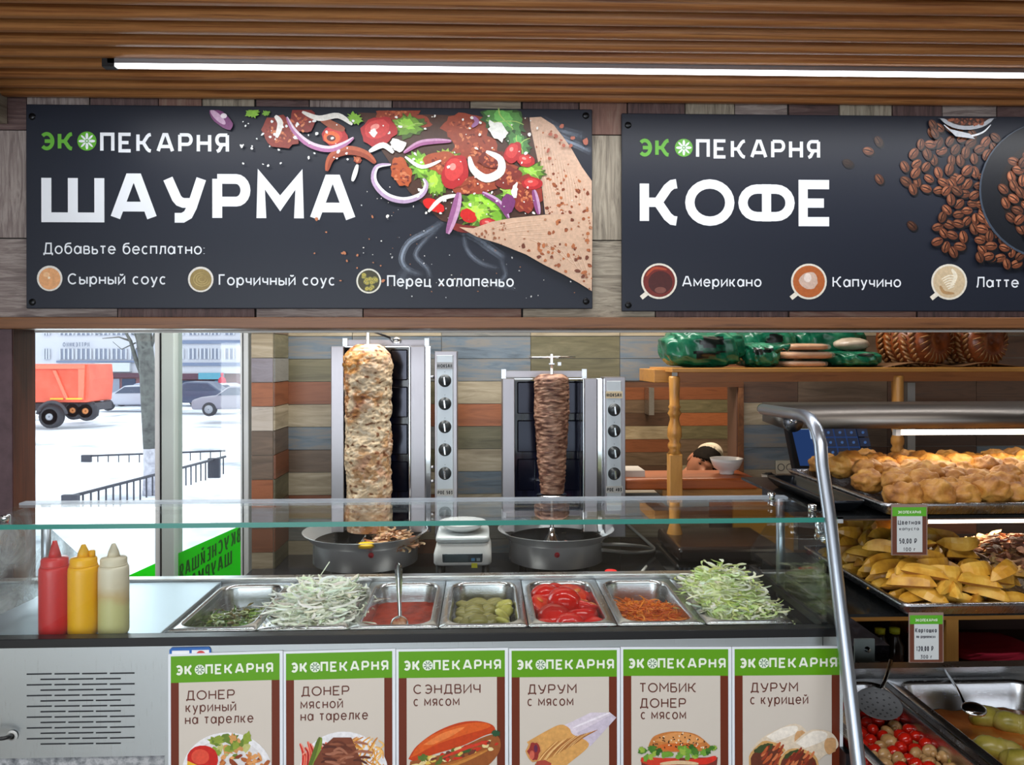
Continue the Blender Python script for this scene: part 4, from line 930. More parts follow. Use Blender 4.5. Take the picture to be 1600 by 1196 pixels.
def grill(cx, label, x0, xi0, xi1, x1, ytop, yknobs, cpx0, cpx1, cpy0, cpyb, text, ytx, yt2, nframe, body_r, fl_r, par_d):
    Y = 2.75; c = P(cx, 825, Y); o = thing('doner_grill', (c.x, Y, ZW), label, 'grill'); oo = Vector(o.location)
    def bx(name, a, b, y0, y1, Ya, Yb, mat, par=o, bev=.0015, offp=None):
        q0 = P(a, y1, Ya)-oo; q1 = P(b, y0, Ya)-oo
        m = MB().bbox(q0.x, q1.x, Ya-oo.y, Yb-oo.y, q0.z, q1.z)
        return m.build(name, mat, par, bevel=bev)
    Ya = 2.78; zb_ = 832
    # side wings slant back to the burner
    def wing(name, xa, xb, Yf, Yb_, mat):
        q0 = P(xa, zb_, Yf)-oo; q1 = P(xb, ytop, Yf)-oo
        return MB().bbox(min(q0.x, q1.x), max(q0.x, q1.x), Yf-oo.y, Yb_-oo.y, q0.z, q1.z).build(name, mat, o, bevel=.002)
    wing('side_panel', x0, xi0, Ya, 2.99, M_panel); wing('side_panel', xi1, x1, Ya, 2.99, M_panel)
    wing('side_trim', x1, x1+9, Ya+.02, 3.0, M_chrome)
    wing('side_trim', xi1-2.5, xi1, Ya-.012, Ya+.05, M_chrome); 
    a = P(xi0, zb_, 2.97)-oo; b = P(xi1, ytop+3, 2.97)-oo
    MB().bbox(P(xi0, 0, Ya).x-oo.x, P(xi1, 0, Ya).x-oo.x, 2.93-oo.y, 2.99-oo.y, a.z, b.z).build('burner_back', M_burn, o)
    w_ = (xi1-xi0)/3
    for k in range(3):
        for j in range(4 if len(yknobs) == 4 else 5):
            nn = 4 if len(yknobs) == 4 else 5; hh = (zb_-ytop)/nn
            q0 = P(xi0+4+k*w_, ytop+hh*(j+1)-5, 2.925)-oo; q1 = P(xi0+(k+1)*w_-4, ytop+hh*j+5, 2.925)-oo
            MB().bbox(q0.x, q1.x, 2.92-oo.y, 2.932-oo.y, q0.z, q1.z).build('burner', M_navy, o, bevel=.004)
    MB().bbox(P(x0, 0, Ya).x-oo.x, P(x1+8, 0, Ya).x-oo.x, 2.80-oo.y, 2.99-oo.y, P(800, ytop, Ya).z-oo.z-.003, P(800, ytop, Ya).z-oo.z).build('top_plate', M_chrome, o)
    # top frame
    fx0, fx1, fy0, fy1 = nframe
    m = MB(); Yt = 2.84
    for xx in (fx0, fx1-8):
        q0 = P(xx, ytop, Yt)-oo; q1 = P(xx+8, fy0, Yt)-oo; m.bbox(q0.x, q1.x, Yt-oo.y, Yt+.03-oo.y, q0.z, q1.z)
    m.build('frame_post', M_steelv, o, bevel=.001)
    q0 = P(fx0+8, fy1, Yt)-oo; q1 = P(fx1-8, fy0+3, Yt)-oo
    MB().bbox(q0.x, q1.x, Yt+.005-oo.y, Yt+.03-oo.y, q0.z, q1.z).build('frame_bar', M_panel, o)
    # control column
    bx('control_column', cpx0, cpx1, cpy0, zb_+8, Ya-.02, Ya+.09, M_panel)
    ip = bx('control_panel', cpx0+3, cpx1-6, cpy0+6, cpyb+28, Ya-.026, Ya-.019, plain('panel_silver', (196, 204, 210), .4, .35), bev=.002)
    Yk = Ya-.026; kx = (cpx0+cpx1)/2-1.5
    for yk in yknobs:
        p = P(kx, yk, Yk)-oo
        kb = S().lathe([(.001, -.016), (.013, -.016), (.0165, -.012), (.0185, -.002), (.0215, -.0015), (.0225, .001)], (0, 0, 0), 24, 'Y').build('knob', plain('knob_dark', (52, 58, 62), .35, .2), o, loc=p)
        MB().box((0, -.021, 0), (.0075, .012, .03), (0, -.12, 0)).build('knob_grip', M_chrome, kb, bevel=.002)
        MB().bbox(-.001, .001, -.001, .001, .029, .031).build('knob_mark', M_black, kb)
    q0 = P(kx-13, ytx+5, Yk)-oo; q1 = P(kx+13, ytx-6, Yk)-oo
    MB().bbox(q0.x, q1.x, Yk-.0015-oo.y, Yk-oo.y, q0.z, q1.z).build('maker_plate', plain('maker_plate_'+str(int(cx)), (170, 172, 176) if cx < 700 else (226, 206, 170), .4), o)
    for s_, yy, ht in (('INOKSAN', ytx+2.5, 5.5), (text, yt2+2.5, 5.5)):
        m = MB(); w0 = 23
        letters(m, s_, 0, 0, ht, w0, .2, lambda x, z: P(kx-w0/2+x, yy-z, Yk-.002)-oo, .18)
        m.build('lettering', M_black, o)
    q0 = P(kx-13, yt2+5, Yk)-oo; q1 = P(kx+13, yt2-6, Yk)-oo
    MB().bbox(q0.x, q1.x, Yk-.0013-oo.y, Yk-oo.y, q0.z, q1.z).build('model_plate', plain('model_plate', (196, 196, 192), .4), o)
    for yy in (yknobs[0]-6 if len(yknobs) == 5 else yknobs[0]-8, yknobs[-1]-10, yknobs[-1]+12):
        a = P(x1+6, yy, Ya+.03)-oo; b = P(cpx0+1, yy, Ya+.03)-oo; S().tube([a, b], .006, 10).build('link_pipe', M_chrome, o)
    # drip pan
    pz = lambda zz: zz-ZW
    zf = H-.585
    pr_ = [(.03, zf-.05), (fl_r*.62, zf-.05), (fl_r*.8, zf-.035), (fl_r*.98, zf-.002), (fl_r, zf), (fl_r-.004, zf-.004), (body_r+.008, zf-.028), (body_r, zf-.036), (body_r, H-.688), (body_r-.015, H-.694), (.03, H-.694)]
    t = NT('pan_steel') if 'pan_steel' not in MAT else None
    if t:
        v = t.coords(); sp = t.new('ShaderNodeSeparateXYZ'); t.link(v, sp.inputs[0])
        t.b.inputs['Metallic'].default_value = .62; t.b.inputs['Base Color'].default_value = lin((238, 240, 242))+(1,); t.b.inputs['Roughness'].default_value = .27; MAT['pan_steel'] = t.m
    dp = S().lathe([(r, z-ZW) for r, z in pr_], (0, 0, 0), 64, cap=False).build('drip_pan', MAT['pan_steel'], o)
    S().lathe([(.001, zf-.048-ZW), (fl_r*.62, zf-.048-ZW), (fl_r*.81, zf-.033-ZW)], (0, 0, 0), 48, cap=False).build('pan_bed', mottled('greasy_black', [(.3, (18, 18, 20)), (.62, (34, 32, 32)), (.72, (120, 100, 84))], 55, .18, bump=.3) if 'greasy_black' not in MAT else MAT['greasy_black'], dp)
    for k in range(4):
        a = PI/4+k*PI/2; S().lathe([(.02, 0), (.02, .056)], (.12*math.cos(a), .12*math.sin(a), 0), 12).build('foot', M_blackp, o)
    e = P(cx+ (8 if cx < 700 else 2), 868, Y-body_r)-oo
    S().lathe([(.001, -.003), (.008, -.002), (.009, 0)], (e.x, -body_r*.995, e.z), 14, 'Y').build('badge', plain('badge_red', (190, 30, 50), .4), o)
    # burner support behind
    MB().bbox(-.12, .12, .15, .23, 0, P(cx, zb_, 2.95).z-ZW+.01).build('support', M_dsteel, o)
    return o, oo
g1, o1 = grill(571, 'tall grill with five knobs, roasting the pale chicken spit on the left', 517, 537, 641, 664, 541, (595, 631, 667, 703, 740), 679, 714, 549, 778, 'PDE 503', 572, 770, (535, 671, 528, 541), .176, .212, 0)
g2, o2 = grill(868, 'shorter grill with four knobs, roasting the brown beef spit', 785, 804, 913, 933, 592, (641, 674, 708, 741), 945, 977, 590, 770, 'PDE 403', 618, 766, (783, 917, 577, 590), .162, .2, 0)
# spits with meat: things of their own standing in the pans
cA = P(575, 800, 2.75)
sk = thing('chicken_doner_spit', (cA.x, 2.75, H-.634), 'thick pale chicken doner spit with browned top, standing in the left grill', 'meat'); os_ = Vector(sk.location)
zt1, zb1 = PZ(538, 2.75)-os_.z, PZ(826, 2.75)-os_.z
def rad1(t):
    base = .071+.011*t
    if t > .9: base *= math.sqrt(max(.0, 1-((t-.9)/.1)**2*.8))
    return base
def col1(t, a, p):
    q = noise.noise(Vector(p)*26); q2 = noise.noise(Vector(p)*9+Vector((5, 0, 0))); q3 = noise.noise(Vector((p[0]*60, p[1]*60, p[2]*90)))
    cream = Vector((226, 204, 170)); br = Vector((168, 102, 48)); dk = Vector((104, 56, 28)); yl = Vector((206, 146, 66)); rd = Vector((176, 104, 76))
    k = max(0, min(1, (q2+q*.7+.1)*2.2)) * (.55 if t < .55 else 1.0)
    if t > .8: k = min(1, k+(t-.8)*3*(1 if t < .965 else .2))
    if t < .12: k = min(1, k+.5)
    c = cream.lerp(br if q > 0 else rd, k*.8); 
    if .84 < t < .96: c = c.lerp(yl, .6*max(0, min(1, q2*3+.6)))
    if q3 > .3: c = c.lerp(dk, min(.8, (q3-.3)*3))
    if q3 < -.3: c = c.lerp(Vector((246, 236, 216)), .5)
    return lin(tuple(c))
M_meat1 = vcol('roast_chicken', .5, .22, 90, .4, bump=.5); M_meat2 = vcol('roast_beef', .5, .25, 110, .4, bump=.6)
spit('m', None, rad1, zb1, zt1, 3.1, .0065, (30, 46), 140, 210, col1).build('meat', M_meat1, sk)
S().tube([(0, 0, 0.02), (0, 0, PZ(513, 2.75)-os_.z)], .0065, 10).build('skewer', M_chrome, sk)
S().lathe([(.034, -.002), (.03, .004), (.012, .03), (.011, .05)], (0, 0, 0), 24).build('skewer_foot', M_chrome, sk, loc=(0, 0, 0.0))
# top bracket of grill 1
m = S(); m.tube([P(574, 517, 2.75)-o1, P(578, 516, 2.75)-o1, P(608, 527, 2.78)-o1, P(614, 534, 2.84)-o1], .004, 8); m.tube([P(576, 515, 2.75)-o1, P(602, 519, 2.75)-o1], .003, 8); m.build('skewer_bracket', M_dsteel, g1)
S().lathe([(.014, -.01), (.018, .004), (.006, .014)], tuple(P(620, 532, 2.84)-o1), 16).build('bracket_nut', M_chrome, g1)
cB = P(862, 800, 2.75)
sk2 = thing('beef_doner_spit', (cB.x, 2.75, H-.634), 'dark brown tapering beef doner spit standing in the right grill', 'meat'); os2 = Vector(sk2.location)
z2t, z2b = PZ(585, 2.75)-os2.z, PZ(771, 2.75)-os2.z
def rad2(t):
    b = .040+.019*min(1, t*1.5)
    if t > .95: b *= math.sqrt(max(.05, 1-((t-.95)/.05)**2*.6))
    return b
def col2(t, a, p):
    q = noise.noise(Vector((p[0]*40, p[1]*40, p[2]*120))); q2 = noise.noise(Vector(p)*14)
    c = Vector((134, 96, 78)).lerp(Vector((178, 142, 120)), max(0, min(1, q+.4))); c = c.lerp(Vector((84, 52, 42)), max(0, min(1, -q*1.6+q2*.5)))
    return lin(tuple(c))
spit('m', None, rad2, z2b, z2t, 9.7, .0042, (34, 120), 120, 190, col2).build('meat', M_meat2, sk2)
S().tube([(0, 0, .02), (0, 0, PZ(554, 2.75)-os2.z)], .0058, 10).build('skewer', M_chrome, sk2)
a = P(826, 559, 2.75)-os2; b = P(899, 558, 2.75)-os2
m = S(); m.tube([a, b], .0032, 8); m.build('top_handle', M_chrome, sk2)
MB().box(P(862, 569, 2.745)-os2, (.02, .012, .006)).box(P(874, 569, 2.745)-os2, (.013, .012, .013)).build('clamp', M_steel, sk2, bevel=.001)
S().lathe([(.001, 0), (.052, .001), (.052, .004), (.001, .006)], (0, 0, PZ(775, 2.75)-os2.z), 32).build('skewer_plate', M_chrome, sk2)
S().lathe([(.034, -.002), (.03, .004), (.012, .03), (.011, .05)], (0, 0, 0), 24).build('skewer_foot', M_chrome, sk2)
# sliced chicken on the left pan, crumbs on the right one
def strips(n, fn, L, w, cols, seed, curl=1.0, segs=5, th=.4, mat=None, name='strips', par=None, loc=None, flat=.35, lay=.4):
    rr = random.Random(seed); m = MB()
    for i in range(n):
        p, up = fn(rr); a = rr.uniform(0, 2*PI); d = Vector((math.cos(a), math.sin(a), rr.uniform(-flat, flat)*.8)).normalized()
        axis = Vector((rr.uniform(-1, 1), rr.uniform(-1, 1), rr.uniform(-2.2, 2.2))).normalized(); l = L*rr.uniform(.5, 1.2)/segs; path = [p]
        k = rr.uniform(.1, .6)*curl*rr.choice((-1, 1))
        for s_ in range(segs):
            d = (Matrix.Rotation(k, 3, axis) @ d); p = p+Vector((d.x, d.y, d.z*lay))*l; path.append(p)
        ww = w*rr.uniform(.6, 1.25); m.col = lin(tuple(min(255, max(0, c+rr.uniform(-8, 8))) for c in rr.choice(cols)))
        # 4-sided flat section
        prev = None
        for s_, q in enumerate(path):
            t = (path[min(s_+1, segs)]-path[max(s_-1, 0)]).normalized(); sd = t.cross(axis)
            sd = sd.normalized() if sd.length > 1e-4 else t.orthogonal().normalized(); nn = t.cross(sd)
            e = .35 if s_ in (0, segs) else 1
            b = m.pts([q+sd*ww/2*e, q+nn*ww*th/2*e, q-sd*ww/2*e, q-nn*ww*th/2*e])
            if prev is not None:
                for z in range(4): m.face((prev+z, prev+(z+1) % 4, b+(z+1) % 4, b+z))
            prev = b
    o = m.build(name, mat, par, loc=loc); return o
M_shred = vcol('food_shreds', .42, .12, 90, .5, sss=0)
M_veg = vcol('wet_vegetable', .2, .1, 60, .5)
zc = H-.634
pc = P(612, 840, 2.70)
def fnc(rr):
    a, q = rr.uniform(0, 2*PI), math.sqrt(rr.random()); x, y = q*math.cos(a)*.092, q*math.sin(a)*.07; h = .055*(1-q*q)
    return Vector((x, y, h*rr.uniform(.1, 1)+.006)), None
tag(strips(420, fnc, .05, .011, [(214, 176, 140), (196, 150, 112), (226, 196, 164), (170, 116, 76)], 4, 1.6, 5, .3, M_meat1, 'sliced_chicken', loc=(pc.x, 2.70, zc)), 'heap of sliced chicken shavings in the left grill pan', 'meat', kind='stuff')
pc2 = P(893, 843, 2.68)
def fnc2(rr):
    a, q = rr.uniform(0, 2*PI), math.sqrt(rr.random()); return Vector((q*math.cos(a)*.035, q*math.sin(a)*.03, rr.uniform(.002, .012))), None
tag(strips(50, fnc2, .022, .007, [(130, 96, 82), (160, 124, 106)], 6, 1.5, 4, .35, M_meat2, 'beef_shavings', loc=(pc2.x, 2.68, zc)), 'few beef shavings lying in the right grill pan', 'meat', kind='stuff')
pl = P(571, 846, 2.55)
lid = tag(S().lathe([(.001, .012), (.024, .012), (.026, .009), (.026, 0), (.001, 0)], (0, 0, 0), 28).build('yellow_lid', plain('yellow_plastic', (244, 196, 30), .4), loc=(pl.x, 2.558, H-.6)), 'round yellow plastic lid on the front rim of the left grill pan', 'lid')
# electronic scale with plate
ys = 2.42; p = P(722, 886, ys); sc_ = thing('kitchen_scale', (p.x, ys+.1, ZW), 'white electronic scale with dark display between the two grills', 'scale'); oo = Vector(sc_.location)
zs = H-(886-560)/F*ys-ZW-.0
m = S(); m.loft([rr_loop(0, 0, .088*s, .095*s, .02, z, 5) for z, s in ((.022, .96), (.028, 1), (.055, 1.0), (.074, .94), (.086, .9))], True, True); m.build('body', M_white, sc_, loc=(0, 0, zs-.02))
m = S(); m.loft([rr_loop(0, 0, .082*s, .088*s, .018, z, 5) for z, s in ((.09, .97), (.094, 1), (.102, 1), (.108, .97))], True, True); m.build('pan', plain('scale_plate', (214, 220, 222), .25, .2), sc_, loc=(0, 0, zs-.02))
MB().box((-.0, -.0945, .046), (.122, .006, .03), (.16, 0, 0)).build('display', plain('scale_display', (46, 62, 72), .2), sc_, bevel=.004, loc=(0, 0, zs-.02))
m = MB(); m.box((-.018, -.0985, .046), (.07, .001, .019), (.16, 0, 0)); m.build('lcd', plain('scale_lcd', (72, 92, 100), .2), sc_, loc=(0, 0, zs-.02))
for k, c in enumerate(((96, 160, 210), (150, 170, 180))): MB().box((.032+k*.016, -.0985, .042), (.011, .001, .009), (.16, 0, 0)).build('button', plain('scale_button_%d' % k, c, .4), sc_, loc=(0, 0, zs-.02))
MB().box((.036, -.098, .012), (.018, .002, .014)).build('sticker', plain('yellow_sticker', (226, 226, 60), .5), sc_, loc=(0, 0, zs-.008))
for sx in (-1, 1):
    for sy in (-1, 1): S().lathe([(.01, 0), (.012, max(.004, zs+.004))], (sx*.07, sy*.07, 0), 10).build('foot', M_blackp, sc_)
pz_ = oo+Vector((-.002, .0, zs-.02+.108))
tag(S().lathe([(.001, .004), (.03, .004), (.055, .016), (.072, .03), (.074, .031), (.056, .012), (.03, 0), (.001, 0)], (0, 0, 0), 40).build('plate', plain('porcelain', (238, 240, 240), .2), loc=pz_), 'white shallow plate on top of the electronic scale', 'plate')
# cables (pump and power)
def cable(label, pts, r, mat, name='cable', cat='cable', n=8):
    pts = [Vector(q) for q in pts]; out = []
    for i in range(len(pts)-1):
        a, b, c, d = pts[max(i-1, 0)], pts[i], pts[i+1], pts[min(i+2, len(pts)-1)]
        for j in range(6):
            t = j/6; out.append(.5*((2*b)+(-a+c)*t+(2*a-5*b+4*c-d)*t*t+(-a+3*b-3*c+d)*t**3))
    out.append(pts[-1]); base = out[0].copy(); base = min(out, key=lambda q: q.z).copy()
    o = S().tube([q-base for q in out], r, n).build(name, mat, loc=base); return tag(o, label, cat)
cable('white cable hanging down the tiles right of the beef grill', [P(965, 800, 3.03), P(975, 815, 3.03), P(1005, 842, 3.02), P(1028, 866, 3.0), P(1015, 880, 2.95), P(994, 905, 2.5)], .006, M_cable)
cable('pale flexible hose looping from the right grill pan', [P(938, 851, 2.7), P(975, 852, 2.75), P(1010, 856, 2.9), P(1020, 862, 2.9), P(985, 864, 2.8), P(940, 860, 2.66)], .006, plain('hose_grey', (150, 150, 148), .4))
cable('white cable behind the electronic scale', [P(700, 818, 3.02), P(712, 823, 3.0), P(718, 835, 2.9)], .005, M_cable)
# tongs beside the scale
a, b = P(726, 897, 2.2), P(830, 907, 2.08)
tg = thing('serving_tongs', (a.x, 2.2, ZW), 'pair of metal tongs lying on the worktop in front of the scale', 'tongs'); ot_ = Vector(tg.location)
for k in (-1, 1):
    m = MB(); A = Vector((0, 0, .012)); B = Vector((b.x-a.x, -.12+k*.012, .012)); A.y += k*.004
    d = B-A; pts = [A+d*t+Vector((0, k*.012*math.sin(PI*t), 0)) for t in (0, .2, .5, .8, 1)]
    m.tube(pts, [.006, .007, .006, .007, .012], 6); m.build('tong_arm', M_chrome, tg)
S().blob((0, 0, .012), (.022, .012, .01), 12, 6).build('grip', plain('clear_grip', (226, 230, 236), .25), tg)
# small bottle with red cap
p = P(954, 905, 2.3)
bt = thing('small_bottle', (p.x, 2.3, ZW), 'small dark bottle with a bright red cap behind the carrot pan', 'bottle')
S().lathe([(.03, 0), (.032, .01), (.032, p.z-ZW-.02), (.016, p.z-ZW)], (0, 0, 0), 20).build('body', plain('dark_bottle', (40, 34, 34), .25), bt)
S().lathe([(.018, 0), (.018, .022), (.016, .024)], (0, 0, p.z-ZW-.0), 18).build('cap', plain('red_plastic', (226, 40, 34), .35), bt)
# rack with turned posts and the long shelf
M_pine = streak('pine', [(.25, (168, 108, 44)), (.5, (206, 148, 74)), (.75, (186, 126, 58))], (8, 8, 1), 3, .35, .08)
M_pineh = streak('pine_board', [(.25, (148, 92, 38)), (.5, (196, 138, 66)), (.75, (176, 116, 52))], (1, 10, 10), 3, .4, .08)
YR = 2.62
zs1, zs0 = PZ(576, YR), PZ(583, YR); xs0 = PX(1050, YR)
rk = thing('pine_shelf_unit', (PX(1055, YR), YR, ZW), 'pine shelf unit with turned posts holding the long upper shelf', 'shelf'); orr = Vector(rk.location)
MB().bbox(PX(1050, YR)-orr.x, 1.95-orr.x, 0, .36, zs0-orr.z, zs1-orr.z).build('shelf_board', M_pineh, rk, bevel=.002)
MB().bbox(PX(1062, YR)-orr.x, 1.95-orr.x, .012, .03, PZ(598, YR)-orr.z, zs0-orr.z).build('apron', streak('pine_apron', [(.25, (120, 66, 26)), (.5, (160, 96, 44)), (.75, (142, 80, 34))], (1, 10, 10), 3, .4, .08), rk)
MB().bbox(PX(1022, YR+.1)-orr.x, PX(1050, YR+.1)-orr.x, .1, .36, PZ(599, YR+.1)-orr.z, PZ(578, YR+.1)-orr.z).build('cleat', M_pineh, rk, bevel=.002)
def turned(px, y_top, y_bot, Y):
    zt_, zb_ = PZ(y_top, Y), PZ(y_bot, Y); h = zt_-zb_; w_ = .0185
    prof = [(.0, .9), (.02, .8), (.06, .85), (.25, .98), (.38, .85), (.405, 1.25), (.43, .85), (.46, 1.1), (.49, .8), (.53, .7)]
    return zt_, zb_
def post(px, segs, Y, name='turned_post'):
    m = S(); prof = [(r, PZ(y, Y)-orr.z) for y, r in segs][::-1]
    m.lathe(prof, (PX(px, Y)-orr.x, Y-orr.y+.02, 0), 20); return m.build(name, M_pine, rk)
u = .0185
post(1056, [(589, .017), (592, .019), (615, .017), (634, .0165), (638, .021), (641, .0165), (648, .023), (653, .0165), (658, .015), (672, .023), (684, .0245), (692, .0165), (697, .022), (702, .022), (706, .0165), (712, .024)], YR)
def sq(px, y0, y1, hw_, Y=YR):
    MB().bbox(PX(px, Y)-orr.x-hw_, PX(px, Y)-orr.x+hw_, Y-orr.y+.02-hw_, Y-orr.y+.02+hw_, PZ(y1, Y)-orr.z, PZ(y0, Y)-orr.z).build('post_block', M_pine, rk, bevel=.003)
sq(1056, 712, 795, .0215); 
post(1056, [(795, .018), (800, .02), (812, .017), (822, .0165), (838, .026), (846, .022), (858, .0165), (862, .022), (868, .016), (874, .023), (880, .016)], YR); sq(1056, 880, 909.5, .0215)
post(1407, [(589, .0185), (592, .0195), (640, .019), (668, .0165), (674, .02), (682, .015), (690, .021), (697, .021), (702, .016), (708, .022), (714, .016)], YR); sq(1407, 714, 728, .0215); sq(1407, 728, 909.5, .019)
# green bags of bread on the shelf
M_bag = mottled('green_bag', [(.3, (8, 66, 48)), (.5, (18, 96, 70)), (.7, (56, 132, 100))], 14, .25, bump=.25, bscale=18, rand=True)
M_bagd = plain('black_bag_print', (14, 22, 20), .3); M_loaf = mottled('loaf', [(.3, (150, 92, 50)), (.6, (190, 134, 84)), (.8, (214, 176, 132))], 16, .6, .2)
M_film2 = plain('clear_wrap', (222, 210, 196), .2, alpha=.22)
zsf = zs1
def bag(x0, x1, y0, Y, label, seed, patch=True, dy=.11, mat=None):
    a, b = P(x0, 576, Y), P(x1, 576, Y); h = PZ(y0, Y)-zsf; hx = (b.x-a.x)/2
    o = thing('bread_bag', ((a.x+b.x)/2, Y+dy*.9, zsf), label, 'bag', 'tied bags of bread on the shelf')
    def fn(p, d):
        q = 1+.05*math.sin(d.x*14+d.z*5+seed)*(1-abs(d.z)**4)+.04*noise.noise(d*5+Vector((seed, 0, 0)))
        p = Vector((math.copysign(abs(d.x)**.7, d.x)*hx, math.copysign(abs(d.y)**.7, d.y)*dy, math.copysign(abs(d.z)**.62, d.z)*h/2))*q
        p.z = max(p.z, -h/2+.001); return p
    mb_ = S().blob((0, 0, h/2), 1, 96, 64, 0, 3, seed, fn)
    for i, f in enumerate(mb_.f):
        c = sum((Vector(mb_.v[k]) for k in f), Vector())/4
        if patch and c.y < 0 and any(inpoly(c.x/hx+.05*noise.noise(c*60), (c.z-h/2)/(h/2), list(zip(*q))) for q in patch): mb_.m[i] = 1
    mb_.build('bag', [mat or M_bag, M_bagd], o)
    if 0:
        m = MB(); rr = random.Random(seed)
        # printed black shapes following the front of the bag
        def sp(u, v):
            d = Vector((u, -math.sqrt(max(.02, 1-u*u-v*v)), v)); p = fn(Vector((0, 0, 0)), d); return p+Vector((0, -.004, h/2))
        for (us, vs_) in patch:
            L = [sp(u, v) for u, v in zip(us, vs_)]; cc = sum(L, Vector())/len(L); cc = sp(sum(us)/len(us), sum(vs_)/len(vs_)); b0 = m.pts(L+[cc])
            for i in range(len(L)): m.face((b0+i, b0+(i+1) % len(L), b0+len(L)))
        m.build('bag_print', M_bagd, o)
    return o
pt1 = [((-.35, -.05, .1, .4, .2, -.05, -.3), (-.1, -.25, -.2, -.18, -.32, -.5, -.62)), ((-.25, -.1, .3, .42, .3, -.05, -.2), (.3, .55, .6, .3, .1, .05, .1))]
bag(1043, 1171, 513, 2.66, 'largest green bag of bread at the left end of the shelf', 1, pt1)
bag(1168, 1226, 535, 2.67, 'knotted green bag of bread beside the wrapped flat loaves', 2, [((-.3, .3, .4, -.1), (.1, .2, .5, .6)), ((-.6, -.2, -.3, -.7), (.6, .4, 0, .1))])
bag(1165, 1250, 508, 2.8, 'green bag of bread standing behind the knotted green bag', 6, [((-.3, .3, .4, -.1), (.1, .2, .5, .6))], .08)
bag(1250, 1360, 506, 2.82, 'green bag of bread standing behind the wrapped flat loaves', 7, None, .08)
bag(1309, 1386, 549, 2.68, 'low round green bag of bread beneath the pale wrapped loaf', 3, [((-.3, .1, .5, .3, -.2), (.55, .7, .6, .3, .3))])
S().tube([P(1222, 545, 2.63)-Vector((0, 0, 0)), P(1232, 541, 2.62)], [.008, .012], 8)
kn = [o for o in bpy.data.objects if o.get('label', '').startswith('knotted')][0]; okn = Vector(kn.location)
S().tube([P(1212, 548, 2.64)-okn, P(1224, 542, 2.62)-okn, P(1233, 545, 2.61)-okn], [.014, .007, .014], 10).build('knot', M_bag, kn)
for i, (x0, x1, ya, yb, lab) in enumerate(((1228, 1300, 564, 576, 'dark flat loaf at the bottom of the wrapped stack on the shelf'), (1226, 1311, 549, 563, 'pale flat loaf in the middle of the wrapped stack on the shelf'), (1232, 1304, 537, 549, 'flat loaf on top of the wrapped stack on the shelf'))):
    Y = 2.68; a = P(x0, yb, Y); b = P(x1, ya, Y); o = thing('flat_loaf', ((a.x+b.x)/2, Y+.08, a.z), lab, 'bread', 'wrapped flat loaves in a stack')
    hx, hz = (b.x-a.x)/2, (b.z-a.z)/2
    fn = lambda p, d: Vector((math.copysign(abs(d.x)**.6, d.x)*hx*.97, math.copysign(abs(d.y)**.6, d.y)*.078, math.copysign(abs(d.z)**.7, d.z)*hz*.9))
    S().blob((0, 0, hz), 1, 28, 12, 0, 3, i, fn).build('loaf', M_loaf, o)
    fn2 = lambda p, d: Vector((math.copysign(abs(d.x)**.5, d.x)*hx*1.03, math.copysign(abs(d.y)**.5, d.y)*.083, math.copysign(abs(d.z)**.6, d.z)*hz*.99))*(1+.02*noise.noise(d*9))
    S().blob((0, 0, hz), 1, 36, 14, 0, 3, i, fn2).build('wrapper', M_film2, o)
Y = 2.69; a = P(1318, 549, Y); b = P(1372, 528, Y); o = thing('flat_loaf', ((a.x+b.x)/2, Y+.07, a.z), 'pale wrapped loaf resting on the low green bag', 'bread', 'wrapped flat loaves in a stack')
S().blob((0, 0, (b.z-a.z)/2), ((b.x-a.x)/2, .06, (b.z-a.z)/2), 24, 12, .1, 4, 3).build('loaf', mottled('pale_wrapped_loaf', [(.3, (150, 130, 110)), (.7, (206, 192, 174))], 14, .3, .4), o)
# round woven loaves standing on edge
M_crust = mottled('glossy_crust', [(.3, (84, 36, 16)), (.55, (132, 66, 30)), (.78, (176, 108, 58))], 24, .3, .3); M_braid = mottled('braid_crust', [(.3, (96, 56, 28)), (.6, (156, 108, 62)), (.8, (206, 166, 116))], 20, .4, .2)
def roundloaf(px, py, Y, r, thk, label, rows_=3, ry=0):
    c = P(px, py, Y); o = thing('braided_loaf', (c.x, Y, zsf), label, 'bread', 'round braided loaves standing on edge'); o.rotation_euler = (0, 0, ry)
    cz = r+.001
    prof = [(.001, -.012), (.014, -.006), (.022, -.014), (r*.45, -.018), (r*.8, -.012), (r*.95, .004), (r, thk*.5), (r*.95, thk), (.001, thk)]
    S().lathe(prof, (0, 0, cz), 44, 'Y', cap=False).build('crust', M_crust, o)
    m = S()
    for k in range(22):
        a = 2*PI*k/22; q = [Vector((rr_*math.cos(a+s), y, cz+rr_*math.sin(a+s))) for rr_, y, s in ((r*.55, -.0185, 0), (r*.75, -.017, .12), (r*.93, -.004, .22))]
        m.tube(q, [.0015, .003, .002], 5)
    m.build('crust_ridge', M_braid, o)['kind'] = 'stuff'
    m = S()
    for j in range(rows_):
        for k in range(30):
            a = 2*PI*(k+.5*j)/30; y = thk*(j+.7)/(rows_+.4); c0 = Vector((r*math.cos(a), y, cz+r*math.sin(a))); tdir = Vector((-math.sin(a), 1.1*(-1)**j, math.cos(a))).normalized()
            m.tube([c0-tdir*.014, c0, c0+tdir*.014], [.003, .0065, .003], 6)
    m.build('braid', M_braid, o)['kind'] = 'stuff'
    return o
roundloaf(1462, 540, 2.70, .094, .17, 'dark braided round loaf standing left of the other one on the shelf', 5, .42)
roundloaf(1546, 540, 2.70, .088, .13, 'lighter brown braided round loaf standing at the right of the shelf', 4, .3)
Yb_ = 2.67
m = S(); L0 = [(1385, 575), (1430, 568), (1470, 571), (1500, 574), (1540, 568), (1575, 572), (1600, 575)]
pts = smoothpts(L0, 4); b0 = m.pts([P(x, y, 2.65) for x, y in pts]); b1 = m.pts([P(x, y, 2.65)+Vector((0, .2, 0)) for x, y in pts])
